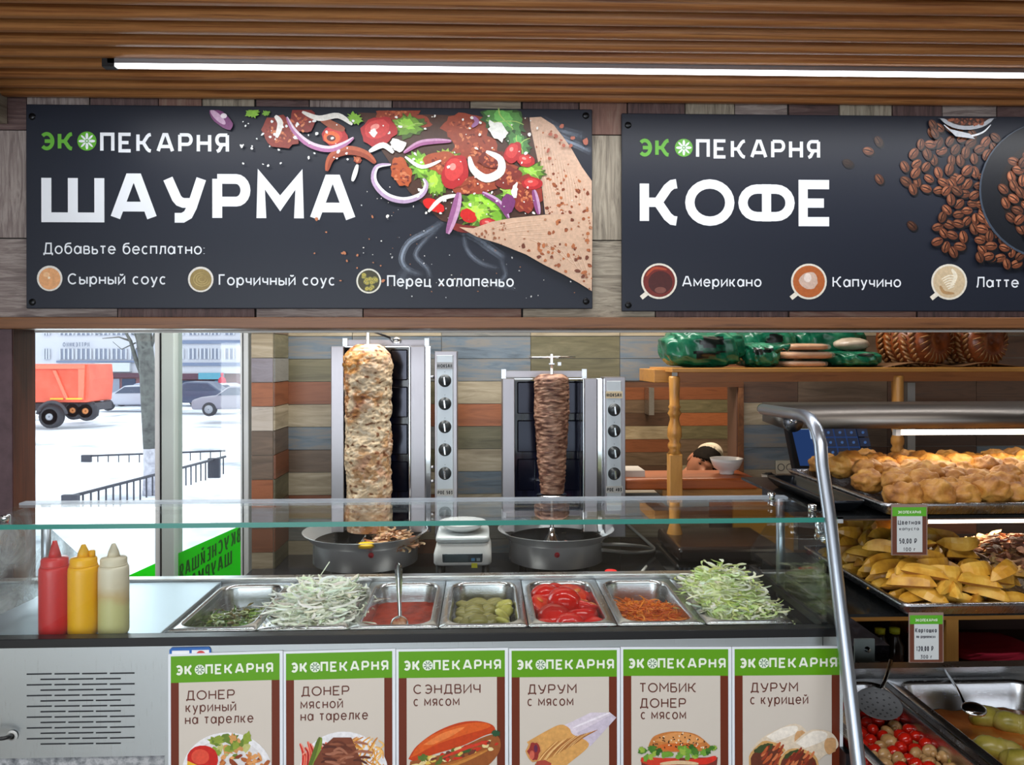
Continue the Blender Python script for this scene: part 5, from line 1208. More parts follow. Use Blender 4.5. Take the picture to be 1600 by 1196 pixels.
for i in range(len(pts)-1): m.face((b0+i, b0+i+1, b1+i+1, b1+i))
tag(m.build('baking_paper', plain('brown_paper', (120, 84, 52), .7), solid=.001), 'wavy brown paper sheet beneath the round braided loaves', 'paper')
# sill, cutting board and bowl in front of the opening
YC = 2.86
a = P(1035, 790, YC); b = P(1232, 768, YC)
sl = MB().bbox(a.x, b.x+.06, YC, YB-.008, PZ(779, YC), PZ(767, YC)).build('side_counter', M_pineh, bevel=.003); tag(sl, 'pale timber counter top beneath the thick cutting board', 'counter')
a = P(979, 0, YC-.06); b = P(1190, 0, YC-.06)
cb = MB().bbox(a.x, b.x, YC-.02, YC+.2, PZ(767, YC)+.0005, PZ(749, YC)).build('cutting_board', streak('board_orange', [(.3, (150, 70, 28)), (.5, (190, 100, 48)), (.75, (170, 84, 36))], (1, 14, 14), 3, .35, .05), bevel=.008, seg=3); tag(cb, 'thick orange timber cutting board with the white bowl on it', 'board')
p = P(1144, 749, YC+.02)
bw = S().lathe([(.026, 0), (.028, .006), (.026, .01), (.046, .022), (.056, .044), (.0605, .058), (.0575, .057), (.044, .024), (.001, .014)], (0, 0, 0), 40, cap=False).build('bowl', plain('bowl_white', (226, 226, 226), .25), loc=(p.x, YC+.09, PZ(749, YC)+.001)); tag(bw, 'white footed bowl on the orange cutting board', 'bowl')
bp = MB().bbox(PX(968, YC), PX(1010, YC), YC+.03, YC+.16, PZ(749, YC), PZ(739, YC)).build('flour_box', plain('box_white', (208, 200, 190), .6)); tag(bp, 'small white box left on the orange cutting board by the control column', 'box')
m = S(); p = P(1203, 762, 2.9); tp_ = thing('white_cup', (p.x, 2.91, PZ(767, YC)), 'small white tub beside the orange cutting board', 'tub')
m.lathe([(.022, 0), (.028, .045), (.025, .045), (.02, .01), (.001, .01)], (0, 0, 0), 24, cap=False); m.build('tub', plain('tub_white', (206, 202, 192), .5), tp_)
S().blob((0, 0, .042), (.024, .024, .008), 16, 8, .5, 8).build('content', M_blackp, tp_)
# yellow board, tap, sandwich press
yb = tag(MB().bbox(PX(1145, 2.95), PX(1240, 2.95), 2.95, 2.965, ZW, PZ(786, 2.95)).build('yellow_board', plain('yellow_board', (206, 150, 20), .45), bevel=.002), 'yellow board standing behind the sandwich press', 'board')
YP = 2.45; a = P(1055, 905, YP); b = P(1225, 862, YP)
spr = thing('sandwich_press', ((a.x+b.x)/2, YP, ZW), 'black sandwich press with ribbed side behind the cabbage pan', 'sandwich press'); osp = Vector(spr.location); hw_ = (b.x-a.x)/2
M_pl = plain('press_black', (20, 17, 17), .22)
z1 = PZ(885, YP)-ZW; z2 = PZ(858, YP)-ZW
MB().bbox(-hw_, hw_, .0, .3, max(.01, z1-.06), z1).build('lower_body', M_pl, spr, bevel=.01)
MB().bbox(-hw_+.005, hw_-.005, -.01, .29, z1+.006, z2).build('lid', plain('press_lid', (34, 22, 18), .2), spr, bevel=.014, seg=3)
m = MB()
for k in range(22): m.bbox(-hw_+.01+k*(2*hw_-.02)/22, -hw_+.01+k*(2*hw_-.02)/22+.006, -.004, .003, z1-.05, z1-.01)
for k in range(22): pass
m.build('rib', M_dsteel, spr)
for sx in (-1, 1): MB().bbox(sx*(hw_-.03)-.012, sx*(hw_-.03)+.012, .03, .06, 0, max(.02, z1-.055)).build('foot', M_blackp, spr)
p = P(1128, 850, 2.86); tap = thing('water_tap', (p.x, 2.80, ZW), 'slim curved chrome tap behind the sandwich press', 'tap'); ot_ = Vector(tap.location)
tp2 = smoothpts3 = [P(1133, 875, 2.80), P(1132, 850, 2.8), P(1130, 834, 2.8), P(1124, 829, 2.8), P(1117, 834, 2.8), P(1113, 846, 2.8)]
S().tube([Vector((tp2[0].x-ot_.x, 0, 0))]+[q-ot_ for q in tp2], .0055, 10).build('spout', M_chrome, tap)
S().lathe([(.02, 0), (.02, .01), (.008, .02)], (tp2[0].x-ot_.x, 0, 0), 16).build('base', M_chrome, tap)
# point of sale screen
YM = 2.25
mn = thing('pos_monitor', P(1300, 765, YM), 'dark touch screen till with rows of blue tiles behind the tube frame', 'monitor'); om = Vector(mn.location)
def quad(pts, Y, d, off, name, mat, par, bev=0):
    return MB().prism([P(x, y, Y)-off for x, y in pts], (0, d, 0)).build(name, mat, par, bevel=bev)
quad([(1226, 652), (1344, 652), (1364, 740), (1243, 740)], YM, .03, om, 'housing', plain('screen_housing', (10, 12, 18), .6, spec=.2), mn, .003)
quad([(1236, 668), (1336, 668), (1351, 729), (1250, 729)], YM-.001, .001, om, 'screen', emit('screen_blue', (34, 56, 100), 1.0), mn)
e1 = emit('screen_tile', (60, 88, 134), 1.0); e2 = emit('screen_light', (168, 190, 214), 1.0)
quad([(1236, 668), (1275, 668), (1276, 672), (1237, 672)], YM-.002, .001, om, 'screen_panel', e2, mn); quad([(1264, 671), (1276, 671), (1279, 687), (1267, 687)], YM-.0022, .001, om, 'screen_panel', e2, mn)
for r_ in range(4):
    for c_ in range(4):
        x = 1284+c_*18+r_*3.5; y = 670+r_*15.5
        if x > 1345: continue
        quad([(x, y), (x+16, y), (x+19, y+13.5), (x+3, y+13.5)], YM-.0018, .001, om, 'screen_tile', plain('tile_dark_blue', (44, 62, 100), .4), mn)
        S().lathe([(.001, -.001), (.004, -.001), (.004, 0)], tuple(P(x+10, y+7, YM-.002)-om), 12, 'Y').build('screen_icon', e1, mn)
for k in range(6): quad([(1290+k*10, 724.5), (1295+k*10, 724.5), (1296+k*10, 727.5), (1291+k*10, 727.5)], YM-.0025, .001, om, 'screen_key', e2, mn)
quad([(1290, 738), (1330, 738), (1338, 772), (1284, 772)], YM+.03, .03, om, 'stand', M_blackp, mn); MB().bbox(-.08, .08, .0, .16, 0, .014).build('base', M_blackp, mn, bevel=.004)
tt = tag(MB().bbox(P(1236, 0, YM).x, 1.9, 2.16, YM+.18, PZ(765, YM)-.03, PZ(765, YM)-.0005).build('till_shelf', plain('till_shelf', (70, 60, 54), .4), bevel=.002), 'dark shelf board carrying the touch screen till', 'shelf')
# socket
so = thing('wall_socket', P(1226, 731, YB-.012), 'double cream wall socket left of the touch screen', 'socket'); oo = Vector(so.location)
MB().bbox(-.036, .036, -.006, .004, -.026, .026).build('plate', plain('socket_cream', (206, 200, 180), .4), so, bevel=.003)
for sx in (-.017, .017):
    r_ = S().lathe([(.014, -.0085), (.0145, -.006), (.011, -.0065), (.01, -.003), (.001, -.003)], (sx, 0, 0), 18, 'Y', cap=False).build('socket_well', plain('socket_dark', (110, 106, 96), .4), so)
# items on the shelf behind hot food: white box stack and red tub
bx_ = tag(MB().bbox(PX(1436, 2.7), PX(1505, 2.7), 2.7, 2.86, PZ(742, 2.7), PZ(728, 2.7)).build('white_box', plain('white_box', (196, 190, 182), .5), bevel=.003), 'flat white box lying on the back shelf behind the fritters', 'box')
rt = tag(S().lathe([(.03, 0), (.033, .024), (.036, .026), (.036, .032), (.001, .032)], (0, 0, 0), 28).build('red_tub', plain('red_tub', (176, 30, 44), .4), loc=(PX(1530, 2.75), 2.78, PZ(742, 2.7))), 'round red tub on the back shelf behind the fritters', 'tub')
bs = tag(MB().bbox(PX(1385, 2.7), 1.9, 2.66, 2.96, PZ(748, 2.7), PZ(742, 2.7)-.0005).build('back_shelf', plain('back_shelf_brown', (94, 74, 60), .5)), 'narrow brown back shelf behind the top tray of fritters', 'shelf')
pw = tag(MB().bbox(PX(1418, 2.95), PX(1430, 2.95), 2.95, 2.975, ZW, PZ(600, 2.95)).build('wall_duct', plain('duct_grey', (186, 182, 176), .5)), 'pale grey vertical duct on the wall beside the right turned post', 'duct')
wsf = tag(MB().bbox(PX(1418, 2.95), PX(1474, 2.95), 2.80, 3.0, PZ(634, 2.95), PZ(631, 2.95)).build('white_tray', plain('tray_white', (200, 194, 184), .5)), 'thin white tray on a ledge under the long pine shelf', 'tray')
led_ = tag(MB().bbox(PX(1200, 2.98), 1.95, 2.78, YB-.008, PZ(637, 2.98), PZ(634.3, 2.98)).build('wall_ledge', M_door2), 'thin dark timber ledge across the tiles under the pine shelf', 'ledge')
# small steel angle on the far wall
br = tag(MB().bbox(PX(1014, 5.0), PX(1022, 5.0), 5.0, YF-.008, PZ(650, 5), PZ(607, 5)).build('wall_bracket', M_steel), 'small steel bracket on the tiles seen through the opening', 'bracket')
# ------------------------------------------------------------------ man bending down in the further room
M_skin = plain('skin', (176, 118, 94), .5, sss=.1); M_hair = mottled('black_hair', [(.3, (14, 10, 9)), (.7, (30, 23, 20))], 60, .8, .4, spec=.15); M_cap = plain('white_cap', (224, 214, 196), .8); M_shirt = plain('white_shirt', (226, 222, 216), .85)
YPn = 4.3; hc = P(1097, 727, YPn)
pn = thing('person', (hc.x, YPn, 0), 'dark haired man in a white cap and shirt leaning over behind the cutting board', 'person'); opn = Vector(pn.location)
hcr = hc-opn
# head frame: crown towards upper right of the picture, face to the camera
def head_fn(p, d):
    x, y, z = d.x, d.y, d.z
    r = Vector((.074, .092, .112))
    p = Vector((x*r.x, y*r.y, z*r.z))
    if z < 0: p.x *= 1-.28*(-z)**1.5; p.y = p.y*(1-.12*(-z)); 
    if y < 0:
        f = max(0, -y)
        p.y -= .020*math.exp(-((x/.16)**2+((z+.22)/.17)**2))*f*1.5         # nose
        p.y -= .008*math.exp(-((x/.55)**2+((z-.18)/.09)**2))*f              # brow
        for s_ in (-1, 1): p.y += .012*math.exp(-(((x-s_*.40)/.18)**2+((z-.02)/.11)**2))*f
        p.y -= .007*math.exp(-((x/.32)**2+((z+.52)/.07)**2))*f              # lips
        p.y -= .008*math.exp(-((x/.3)**2+((z+.86)/.15)**2))
    return p
hd = bpy.data.objects.new('head', None)
Rh = Euler((math.radians(8), math.radians(40), 0)).to_matrix().to_4x4()
def hm(o): o.matrix_basis = Matrix.Translation(hcr) @ Rh; return o
body = S()
# torso and limbs as one skin, seated and bending to the side
def skin_body():
    me = bpy.data.meshes.new('body'); V = []; E = []; Rd = []
    def add(p, r, par=None):
        V.append(p); Rd.append(r)
        if par is not None: E.append((par, len(V)-1))
        return len(V)-1
    neck = hcr+Rh.to_3x3() @ Vector((0, .012, -.125)); 
    pel = add((-.42, .12, .48), (.15, .12)); w_ = add((-.38, .11, .64), (.14, .11), pel); ch = add((-.30, .08, .82), (.15, .11), w_); up = add((neck.x-.055, .04, neck.z-.055), (.085, .075), ch)
    nk = add(tuple(neck), (.047, .047), up)
    for s_ in (-1, 1):
        sh = add((-.28+s_*.1-(.06 if s_ < 0 else -.02), .02, .87-s_*.05+ (-.02)), (.06, .06), ch); el = add((-.30+s_*.24, -.12, .66), (.045, .045), sh); wr = add((-.27+s_*.16, -.3, .58), (.03, .03), el); hn = add((-.26+s_*.13, -.37, .57), (.036, .02), wr)
        hp = add((-.42+s_*.09, .08, .46), (.085, .085), pel); kn = add((-.42+s_*.13, -.36, .48), (.065, .065), hp); an = add((-.42+s_*.13, -.34, .08), (.042, .042), kn); ft = add((-.42+s_*.14, -.5, .04), (.04, .03), an)
    me.from_pydata(V, E, []); o = bpy.data.objects.new('body', me); C.objects.link(o); o.parent = pn
    md = o.modifiers.new('skin', 'SKIN'); md.use_smooth_shade = True
    for v, r in zip(me.skin_vertices[0].data, Rd): v.radius = r
    me.skin_vertices[0].data[0].use_root = True
    o.modifiers.new('s', 'SUBSURF').levels = 2; o.modifiers['s'].render_levels = 2; me.materials.append(M_shirt); return o
skin_body()
hm(S().blob((0, 0, 0), 1, 56, 44, 0, 3, 0, head_fn).build('head', M_skin, pn))
m = S(); m.tube([(0, .015, -.06), (0, .02, -.14)], [.05, .052], 20); hm(m.build('neck', M_skin, pn))
def hairfn(p, d):
    q = head_fn(p, d)*1.06
    lim = (.30-.35*d.x**2) if d.y < -.2 else (.05 if d.y < .25 else -.5)
    if d.z < lim: q = head_fn(p, d)*.93
    return q+Vector((0, .002, .002))
hm(S().blob((0, 0, .004), 1, 56, 44, 0, 3, 0, hairfn).build('hair', M_hair, pn))
def capfn(p, d):
    q = head_fn(p, d)*1.13
    if d.z < .62+.5*(-d.y): q = head_fn(p, d)*.9
    return q
hm(S().blob((0, .006, .012), 1, 56, 44, 0, 3, 0, capfn).build('cap', M_cap, pn))
for s_ in (-1, 1):
    e = head_fn(None, Vector((s_*.40, -.9, .02)).normalized()); hm(S().blob((e.x, e.y+.003, e.z), (.0145, .006, .0065), 12, 8).build('eye', plain('eye_dark', (70, 44, 36), .3), pn))
    hm(S().tube([(e.x-.018, e.y-.004, e.z+.018), (e.x, e.y-.010, e.z+.025), (e.x+.018, e.y-.004, e.z+.018)], [.002, .0042, .002], 6).build('eyebrow', M_hair, pn))
    hm(S().blob((s_*.073, .012, -.005), (.008, .018, .03), 12, 10).build('ear', M_skin, pn))
lp = head_fn(None, Vector((0, -.85, -.52)).normalized()); hm(S().blob((0, lp.y+.001, lp.z), (.024, .006, .006), 12, 8).build('mouth', plain('lips', (166, 92, 84), .5), pn))
stl = thing('stool', (hc.x-.42, YPn+.1, 0), 'low wooden stool under the man in the further room', 'stool')
S().lathe([(.001, .34), (.16, .34), (.165, .355), (.16, .37), (.001, .37)], (0, 0, 0), 24).build('seat', M_door, stl)
for k in range(4):
    a = PI/4+k*PI/2; S().tube([(.12*math.cos(a), .12*math.sin(a), .34), (.15*math.cos(a), .15*math.sin(a), 0)], .015, 8).build('leg', M_door, stl)
# ================================================================== GLASS SALAD COUNTER
YG = 1.50
ZR = PZ(985, YG)                 # top of the black rim
ct = thing('salad_counter', (-.15, 1.7, 0), 'long stainless refrigerated counter with a glass guard over the salad pans', 'counter'); oc = Vector(ct.location)
XL, XR = -.965, PX(1306, YG)
def cb_(name, x0, x1, y0, y1, z0, z1, mat, par=ct, bev=0, seg=2):
    return MB().bbox(x0-oc.x, x1-oc.x, y0-oc.y, y1-oc.y, z0, z1).build(name, mat, par, bevel=bev, seg=seg)
XE = PX(1317, 1.48)
zb0 = PZ(1003, 1.485)
cb_('rim', -1.5, PX(1313, 1.485), 1.485, 1.512, zb0, ZR, M_black, bev=.0015)
# stainless fascia with punched slots
zf0 = PZ(1171, 1.492)
xa, xb = -1.5, PX(1285, 1.49)
fp = cb_('front_panel', xa, xb, 1.492, 1.52, zf0, zb0, M_steelf)
cb_('front_panel', xb+.0015, XE, 1.492, 1.52, .2, zb0, M_steelf)
cb_('front_panel', PX(255, 1.49), xb, 1.494, 1.52, .2, zf0, M_steelf)
M_terr = mottled('grey_terrazzo', [(.3, (90, 94, 100)), (.48, (142, 146, 150)), (.6, (176, 178, 182)), (.8, (112, 116, 122))], 75, .5, rand=False)
cb_('stone_base', -1.5, PX(255, 1.49)-.001, 1.496, 1.52, .1, zf0-.002, M_terr)
M_slot = plain('slot_dark', (10, 14, 24), .6)
for r_ in range(14):
    y = 1052+ r_*8.42
    xs = [(41, 80), (84.5, 123.5), (127.5, 166.5), (171, 209.5)] if r_ % 2 == 0 else [(62.5, 101.5), (106, 145), (149, 188)]
    for (p0, p1) in xs:
        yy = y-(p0+p1)/2*.008+.8
        a = P(p0, yy+1.3, 1.492); b = P(p1, yy-1.3, 1.492)
        cb_('vent_slot', a.x, b.x, 1.4913, 1.4935, a.z, b.z, M_slot)
p = P(18, 1149, 1.49)-oc
S().lathe([(.006, -.003), (.009, -.002), (.01, 0)], tuple(p), 18, 'Y').build('cable_grommet', plain('grommet', (196, 200, 200), .4), ct)
cable('black cable entering the hole low at the left of the steel front', [P(19, 1149, 1.493), P(14, 1150, 1.478), P(4, 1153, 1.47), P(-30, 1158, 1.46), P(-60, 1190, 1.46), P(-62, 1300, 1.47), Vector((PX(-62, 1.47), 1.47, .008))], .0035, M_blackp)
# steel well around the pans
ZP = H-.5325                     # pan rim height
cb_('back_edge', -1.4, .70, 1.915, 1.945, ZP-.14, ZP+.012, M_steel, bev=.003)
cb_('front_edge', -1.4, XR+.005, 1.512, 1.582, ZP-.12, ZP-.002, M_steel)
cb_('well_floor', -1.4, .70, 1.582, 1.915, ZP-.2, ZP-.19, M_steel)
cb_('side_edge', .638, .70, 1.582, 1.915, ZP-.14, ZP-.001, M_black)
cb_('side_edge', -.632, -.604, 1.582, 1.915, ZP-.14, ZP-.001, M_steel)
cb_('carcass', -1.5, XE, 1.52, 1.9, .1, ZP-.21, plain('carcass', (214, 216, 218), .45))
tc = tag(MB().bbox(-1.15-0, PX(343, 1.9), 1.535, 1.912, ZP-.001, PZ(985, 1.535)-.004).build('steel_lid', steel('lid_steel', (176, 188, 198), .36, (60, 2, 2)), bevel=.002), 'flat stainless lid covering the left end of the counter beneath the sauce bottles', 'lid')
zlid = PZ(985, 1.535)-.004
# glass guard
ZT = PZ(816.5, YG)
def pane(name, x0, x1, y0, y1, z0, z1, mat=M_glass, par=ct): return cb_(name, x0, x1, y0, y1, z0, z1, mat)
pane('top_glass', XL, XR, YG-.002, 1.713, ZT-.004, ZT+.004)
cb_('glass_edge', XL, XR, YG-.0045, YG-.002, ZT-.0045, ZT+.0045, M_gedge)
pane('front_glass', XL, XR, YG, YG+.005, ZR, ZT-.004)
cb_('glass_edge', XR, XR+.003, YG, YG+.006, ZR, ZT-.004, M_gedge)
ft = NT('reflection_strip'); ft.set(Roughness=.4, Alpha=.42); ft.b.inputs['Base Color'].default_value = lin((196, 208, 220))+(1,)  # pale translucent band painting a bright reflection along the glass shelf
cb_('reflection_strip', XL, PX(1224, 1.72), 1.695, 1.72, ZT+.0042, ZT+.009, ft.m)
for nm, xx, mt in (('side_glass', XL, M_glassh), ('side_glass', XR-.02, M_glass)):
    m = MB(); zz = ZR+.004; m.prism([Vector((xx, YG+.006, zz))-oc, Vector((xx, YG+.006, ZT-.005))-oc, Vector((xx, 1.72, ZT-.005))-oc, Vector((xx, 1.93, ZP+.07))-oc, Vector((xx, 1.93, ZP+.014))-oc, Vector((xx, 1.6, zz))-oc], (.004, 0, 0)); m.build(nm, mt, ct)
cb_('glass_rail', XR-.024, XR-.012, YG+.01, 1.93, ZR-.01, ZR+.004, M_black)
for (xx, yy) in ((PX(1219, 1.76), 1.76), (-.945, 1.76)):
    S().tube([(xx-oc.x, yy-oc.y, ZP), (xx-oc.x, yy-oc.y, ZT-.006)], .0095, 14).build('guard_post', M_tube, ct)
for (px_, py_, Y_) in ((1205, 783, 1.70), (1269, 806, 1.56), (8, 812, 1.52)):
    q = P(px_, py_, Y_)-oc; S().lathe([(.0085, 0), (.0085, .012), (.007, .014), (.001, .014)], (q.x, q.y, ZT+.004), 16).build('clamp_bolt', M_chrome, ct)
q = P(1277, 830, 1.53)-oc
S().tube([(q.x, q.y, ZT-.006), (q.x, q.y, ZT-.028), (q.x+.014, q.y, ZT-.034), (q.x+.03, q.y, ZT-.03)], .005, 10).build('corner_clamp', M_chrome, ct)
S().lathe([(.009, -.006), (.009, .006)], (q.x+.002, q.y-.006, ZT-.038), 14, 'Y').build('clamp_bolt', M_chrome, ct)
# gastronorm pans
PX0, PW = -.625, .178
M_pan = steel('pan_inner_steel', (206, 206, 208), .22, (3, 3, 30))
def pan_mesh(hx, hy, depth, fl=.012):
    m = S(); L = [rr_loop(0, 0, hx, hy, .006, -.001, 5), rr_loop(0, 0, hx, hy, .006, .001, 5), rr_loop(0, 0, hx-fl, hy-fl, .034, .001, 5), rr_loop(0, 0, hx-fl-.002, hy-fl-.002, .034, .0028, 5), rr_loop(0, 0, hx-fl-.005, hy-fl-.005, .034, .002, 5), rr_loop(0, 0, hx-fl-.007, hy-fl-.007, .033, -.006, 5), rr_loop(0, 0, hx-fl-.010, hy-fl-.010, .032, -.03, 5), rr_loop(0, 0, hx-fl-.018, hy-fl-.018, .03, -depth+.015, 5), rr_loop(0, 0, hx-fl-.032, hy-fl-.032, .02, -depth, 5)]
    m.loft(L, False, True); return m
pans = []
lab = ['steel pan holding chopped green herbs', 'steel pan heaped with white shredded onion', 'steel pan of red sauce with a spoon', 'steel pan of pickled cucumbers', 'steel pan of tomato wedges', 'steel pan of grated carrot', 'steel pan heaped with shredded cabbage']
pm = None
YPC, HY = 1.748, .164
for i in range(7):
    cx = PX0+PW*(i+.5)
    if pm is None: pm = pan_mesh(PW/2-.001, HY, .1).build('food_pan', M_pan, loc=(cx, YPC, ZP)); o = pm; tag(o, lab[0], 'pan', 'food pans in the glass counter')
    else: o = dup(pm, (cx, YPC, ZP), label=lab[i])
    pans.append(Vector((cx, YPC, ZP)))
def heap(rr, hx, hy, z0, h, pw=2.4, ox=0, oy=0):
    x, y = rr.uniform(-1, 1), rr.uniform(-1, 1); q = max(0, 1-max(abs(x-ox), abs(y-oy))**pw)
    return Vector((x*hx, y*hy, z0+h*q*rr.uniform(.25, 1))), None
def fillbed(name, hx, hy, zlow, h, mat, par, ox=0, oy=0, amp=.006):
    m = S(); n = 20; L = []
    for j in range(n+1):
        for i in range(n+1):
            x, y = i/n*2-1, j/n*2-1; q = max(0, 1-max(abs(x-ox), abs(y-oy))**2.4)
            L.append((x*hx, y*hy, zlow+h*q+amp*noise.noise((x*5, y*5, zlow*40))))
    b = m.pts(L)
    for j in range(n):
        for i in range(n): q = b+j*(n+1)+i; m.face((q, q+1, q+n+2, q+n+1))
    return m.build(name, mat, par)
HX = PW/2-.022; HYi = HY-.024
# 1 herbs
o = strips(900, lambda rr: heap(rr, HX+.004, HYi*.74, -.05, .035), .05, .006, [(104, 140, 56), (76, 104, 38), (136, 162, 72), (176, 186, 130), (116, 108, 60)], 31, 2.2, 6, .4, M_veg, 'chopped_herbs', loc=tuple(pans[0]+Vector((.012, -.03, .002))))
tag(o, 'chopped green herbs and pepper strips in the leftmost pan', 'herbs', kind='stuff'); fillbed('herb_bed', HX+.004, HYi*.74, -.058, .03, plain('herb_green', (70, 84, 34), .4), o)
# 2 onion
onc = [(250, 252, 238), (252, 254, 246), (240, 246, 222), (246, 250, 230)]
o = strips(2200, lambda rr: heap(rr, HX+.008, HYi, -.02, .062, 2.2), .07, .006, onc, 33, 1.1, 6, .35, M_shred, 'shredded_onion', loc=tuple(pans[1])); tag(o, 'heap of thin white shredded onion', 'onion', kind='stuff')
fillbed('onion_bed', HX+.004, HYi, -.03, .056, plain('onion_pale', (244, 248, 226), .5), o)
S().tube([(-.01, .06, .045), (.01, .065, .075)], .0012, 5).build('onion_strand', plain('onion_pale', (244, 248, 226), .5), o)
# 3 sauce and spoon
m = S(); m.loft([rr_loop(0, 0, PW/2-.027, HY-.028, .03, -.055, 6)], True, True)
M_sauce = mottled('red_sauce', [(.3, (120, 26, 12)), (.55, (172, 52, 24)), (.75, (142, 34, 16))], 30, .5, .35, spec=.15, bscale=60, rand=False)
m = S(); n = 26; L = []
for j in range(n+1):
    for i in range(n+1):
        x, y = i/n*2-1, j/n*2-1; L.append((x*(PW/2-.024), y*(HY-.026), -.040+.002*noise.noise((x*6, y*8, 1))))
b = m.pts(L)
for j in range(n):
    for i in range(n):
        x, y = (i+.5)/n*2-1, (j+.5)/n*2-1
        if abs(x) > .7 and abs(y) > .84 and math.hypot((abs(x)-.7)/.3, (abs(y)-.84)/.16) > 1.05: continue
        q = b+j*(n+1)+i; m.face((q, q+1, q+n+2, q+n+1))
o = m.build('red_sauce', M_sauce, loc=tuple(pans[2]+Vector((0, 0, 0)))); tag(o, 'thick red tomato sauce filling its steel pan', 'sauce', kind='stuff')
Ysp = 1.70; s0_ = P(622, 880, 1.72); s1_ = P(624, 962, 1.69); sp = thing('sauce_spoon', (s1_.x, 1.69, pans[2].z-.045), 'steel spoon standing in the red sauce', 'spoon'); osn = Vector(sp.location)
m = MB(); h0, h1 = s0_-osn, s1_-osn
pts = [h0.lerp(h1, t) for t in (0, .04, .12, .3, .6, .85, 1)]; ws = [.004, .007, .0085, .0075, .005, .004, .004]; prev = None
m.smooth = True
for q, w_ in zip(pts, ws):
    b = m.pts([q+Vector((-w_, 0, 0)), q+Vector((0, -.0015, 0)), q+Vector((w_, 0, 0)), q+Vector((0, .0015, 0))])
    if prev is not None:
        for z in range(4): m.face((prev+z, prev+(z+1) % 4, b+(z+1) % 4, b+z))
    prev = b
m.build('handle', M_chrome, sp)
S().blob((h1.x, h1.y-.012, h1.z-.014), (.019, .02, .007), 20, 10, rot=(.7, 0, 0)).build('spoon_bowl', M_chrome, sp)
S().blob((h1.x+.001, h1.y-.017, h1.z-.011), (.015, .014, .006), 16, 8, .5, 7, 2, rot=(.7, 0, 0)).build('sauce_coating', mottled('creamy_sauce', [(.3, (176, 70, 40)), (.7, (224, 172, 128))], 60, .2), sp)
# 4 pickles
M_pick = mottled('pickle', [(.3, (124, 118, 58)), (.5, (146, 138, 74)), (.7, (160, 152, 92))], 14, .25, .05, rand=True); M_pick2 = mottled('pickle_slice', [(.3, (176, 170, 70)), (.7, (206, 200, 110))], 30, .2)
pk = [(-.008, .085, -.02, .078, .011, .12), (-.012, .066, -.016, .075, .012, .16), (-.004, .044, -.012, .08, .012, .14), (-.018, .02, -.016, .062, .0145, .12), (-.016, -.008, -.014, .066, .0155, .18), (-.02, -.038, -.02, .066, .016, .2), (-.008, -.072, -.014, .062, .018, .16), (.02, .10, -.03, .06, .012, .1), (-.03, -.1, -.035, .05, .017, .1)]
labp = ['second from the back of', 'third from the back of', 'fourth from the back of', 'in the middle of', 'below the middle of', 'third from the front of', 'big one near the front of', 'at the very back of', 'frontmost in']
for i, (x, y, z, l, r, rz) in enumerate(pk):
    fn = lambda p, d, l=l, r=r: Vector((d.x*l*.5*(1-.0), d.y*r*(1-.25*d.x**2)*(1+.06*noise.noise(d*8)), d.z*r*(1-.25*d.x**2)+.006*(d.x**2)))
    o = S().blob((0, 0, 0), 1, 18, 18, 0, 3, i, fn, rot=(0, PI/2, 0)) if 0 else None
    m = S(); N = 14; pth = [(l*.68*(t/N*2-1), .005*((t/N*2-1)**2), .004*math.cos(t)) for t in range(N+1)]
    m.tube(pth, [max(.002, r*math.sqrt(max(.02, 1-(t/N*2-1)**4))) for t in range(N+1)], 12)
    o = m.build('pickled_cucumber', M_pick, loc=tuple(pans[3]+Vector((x, y, z-.01)))); o.rotation_euler = (0, 0, rz*.8); tag(o, 'olive green pickled cucumber, '+labp[i]+' its pan', 'pickle', 'pickles in the steel pan')
for i, (x, y, z, r) in enumerate(((.045, .03, -.018, .02), (.05, .0, -.02, .018), (.04, -.045, -.015, .022), (.042, -.075, -.02, .02), (.05, .055, -.024, .018))):
    m = S(); m.blob((0, 0, 0), (r, r*.8, .008), 18, 8, .25, 3, i); o = m.build('pickle_slice', M_pick2, loc=tuple(pans[3]+Vector((x, y, z)))); o.rotation_euler = (.5, -.4, i)
    tag(o, 'yellow green pickle slice, '+('fourth', 'third', 'second', 'first', 'fifth')[i]+' from the front at the right of the pickle pan', 'pickle', 'pickle slices at the right of the pickle pan')
fillbed('brine', PW/2-.03, HYi, -.05, .01, plain('brine', (96, 92, 50), .1), tag(MB().box((0, 0, 0), (.001, .001, .001)).build('x', M_pick), 'x', 'x'), 0, 0) if 0 else None
o = fillbed('pickle_brine', PW/2-.032, HYi, -.06, .012, plain('brine', (92, 88, 50), .1), None); o.location = pans[3]; tag(o, 'cloudy olive brine around the pickles', 'brine', kind='stuff')
# 5 tomatoes
t = NT('tomato_skin'); t.b.inputs['Base Color'].default_value = lin((206, 26, 16))+(1,); t.set(Roughness=.12); t.b.inputs['Subsurface Weight'].default_value = .1; t.b.inputs['Subsurface Radius'].default_value = (.01, .002, .001); M_tom = t.m
M_tomf = mottled('tomato_flesh', [(.3, (190, 30, 18)), (.6, (222, 66, 38)), (.8, (238, 120, 70))], 60, .15, .2, rand=True)
tm = [(-.036, .07, -.012, .036, 0, 0), (-.045, .02, -.02, .034, .3, 1), (.022, .062, -.01, .036, .5, 2), (-.002, -.005, .0, .038, 0, 3), (.045, .0, -.012, .034, 1.2, 4), (-.028, -.062, -.02, .038, .3, 5), (.03, -.06, -.016, .036, 2.2, 6), (.0, -.1, -.024, .034, 1, 7), (.05, -.095, -.03, .03, .4, 8), (-.01, .105, -.02, .034, .2, 9), (-.05, -.1, -.03, .03, .2, 10), (.05, .1, -.03, .028, .2, 11)]
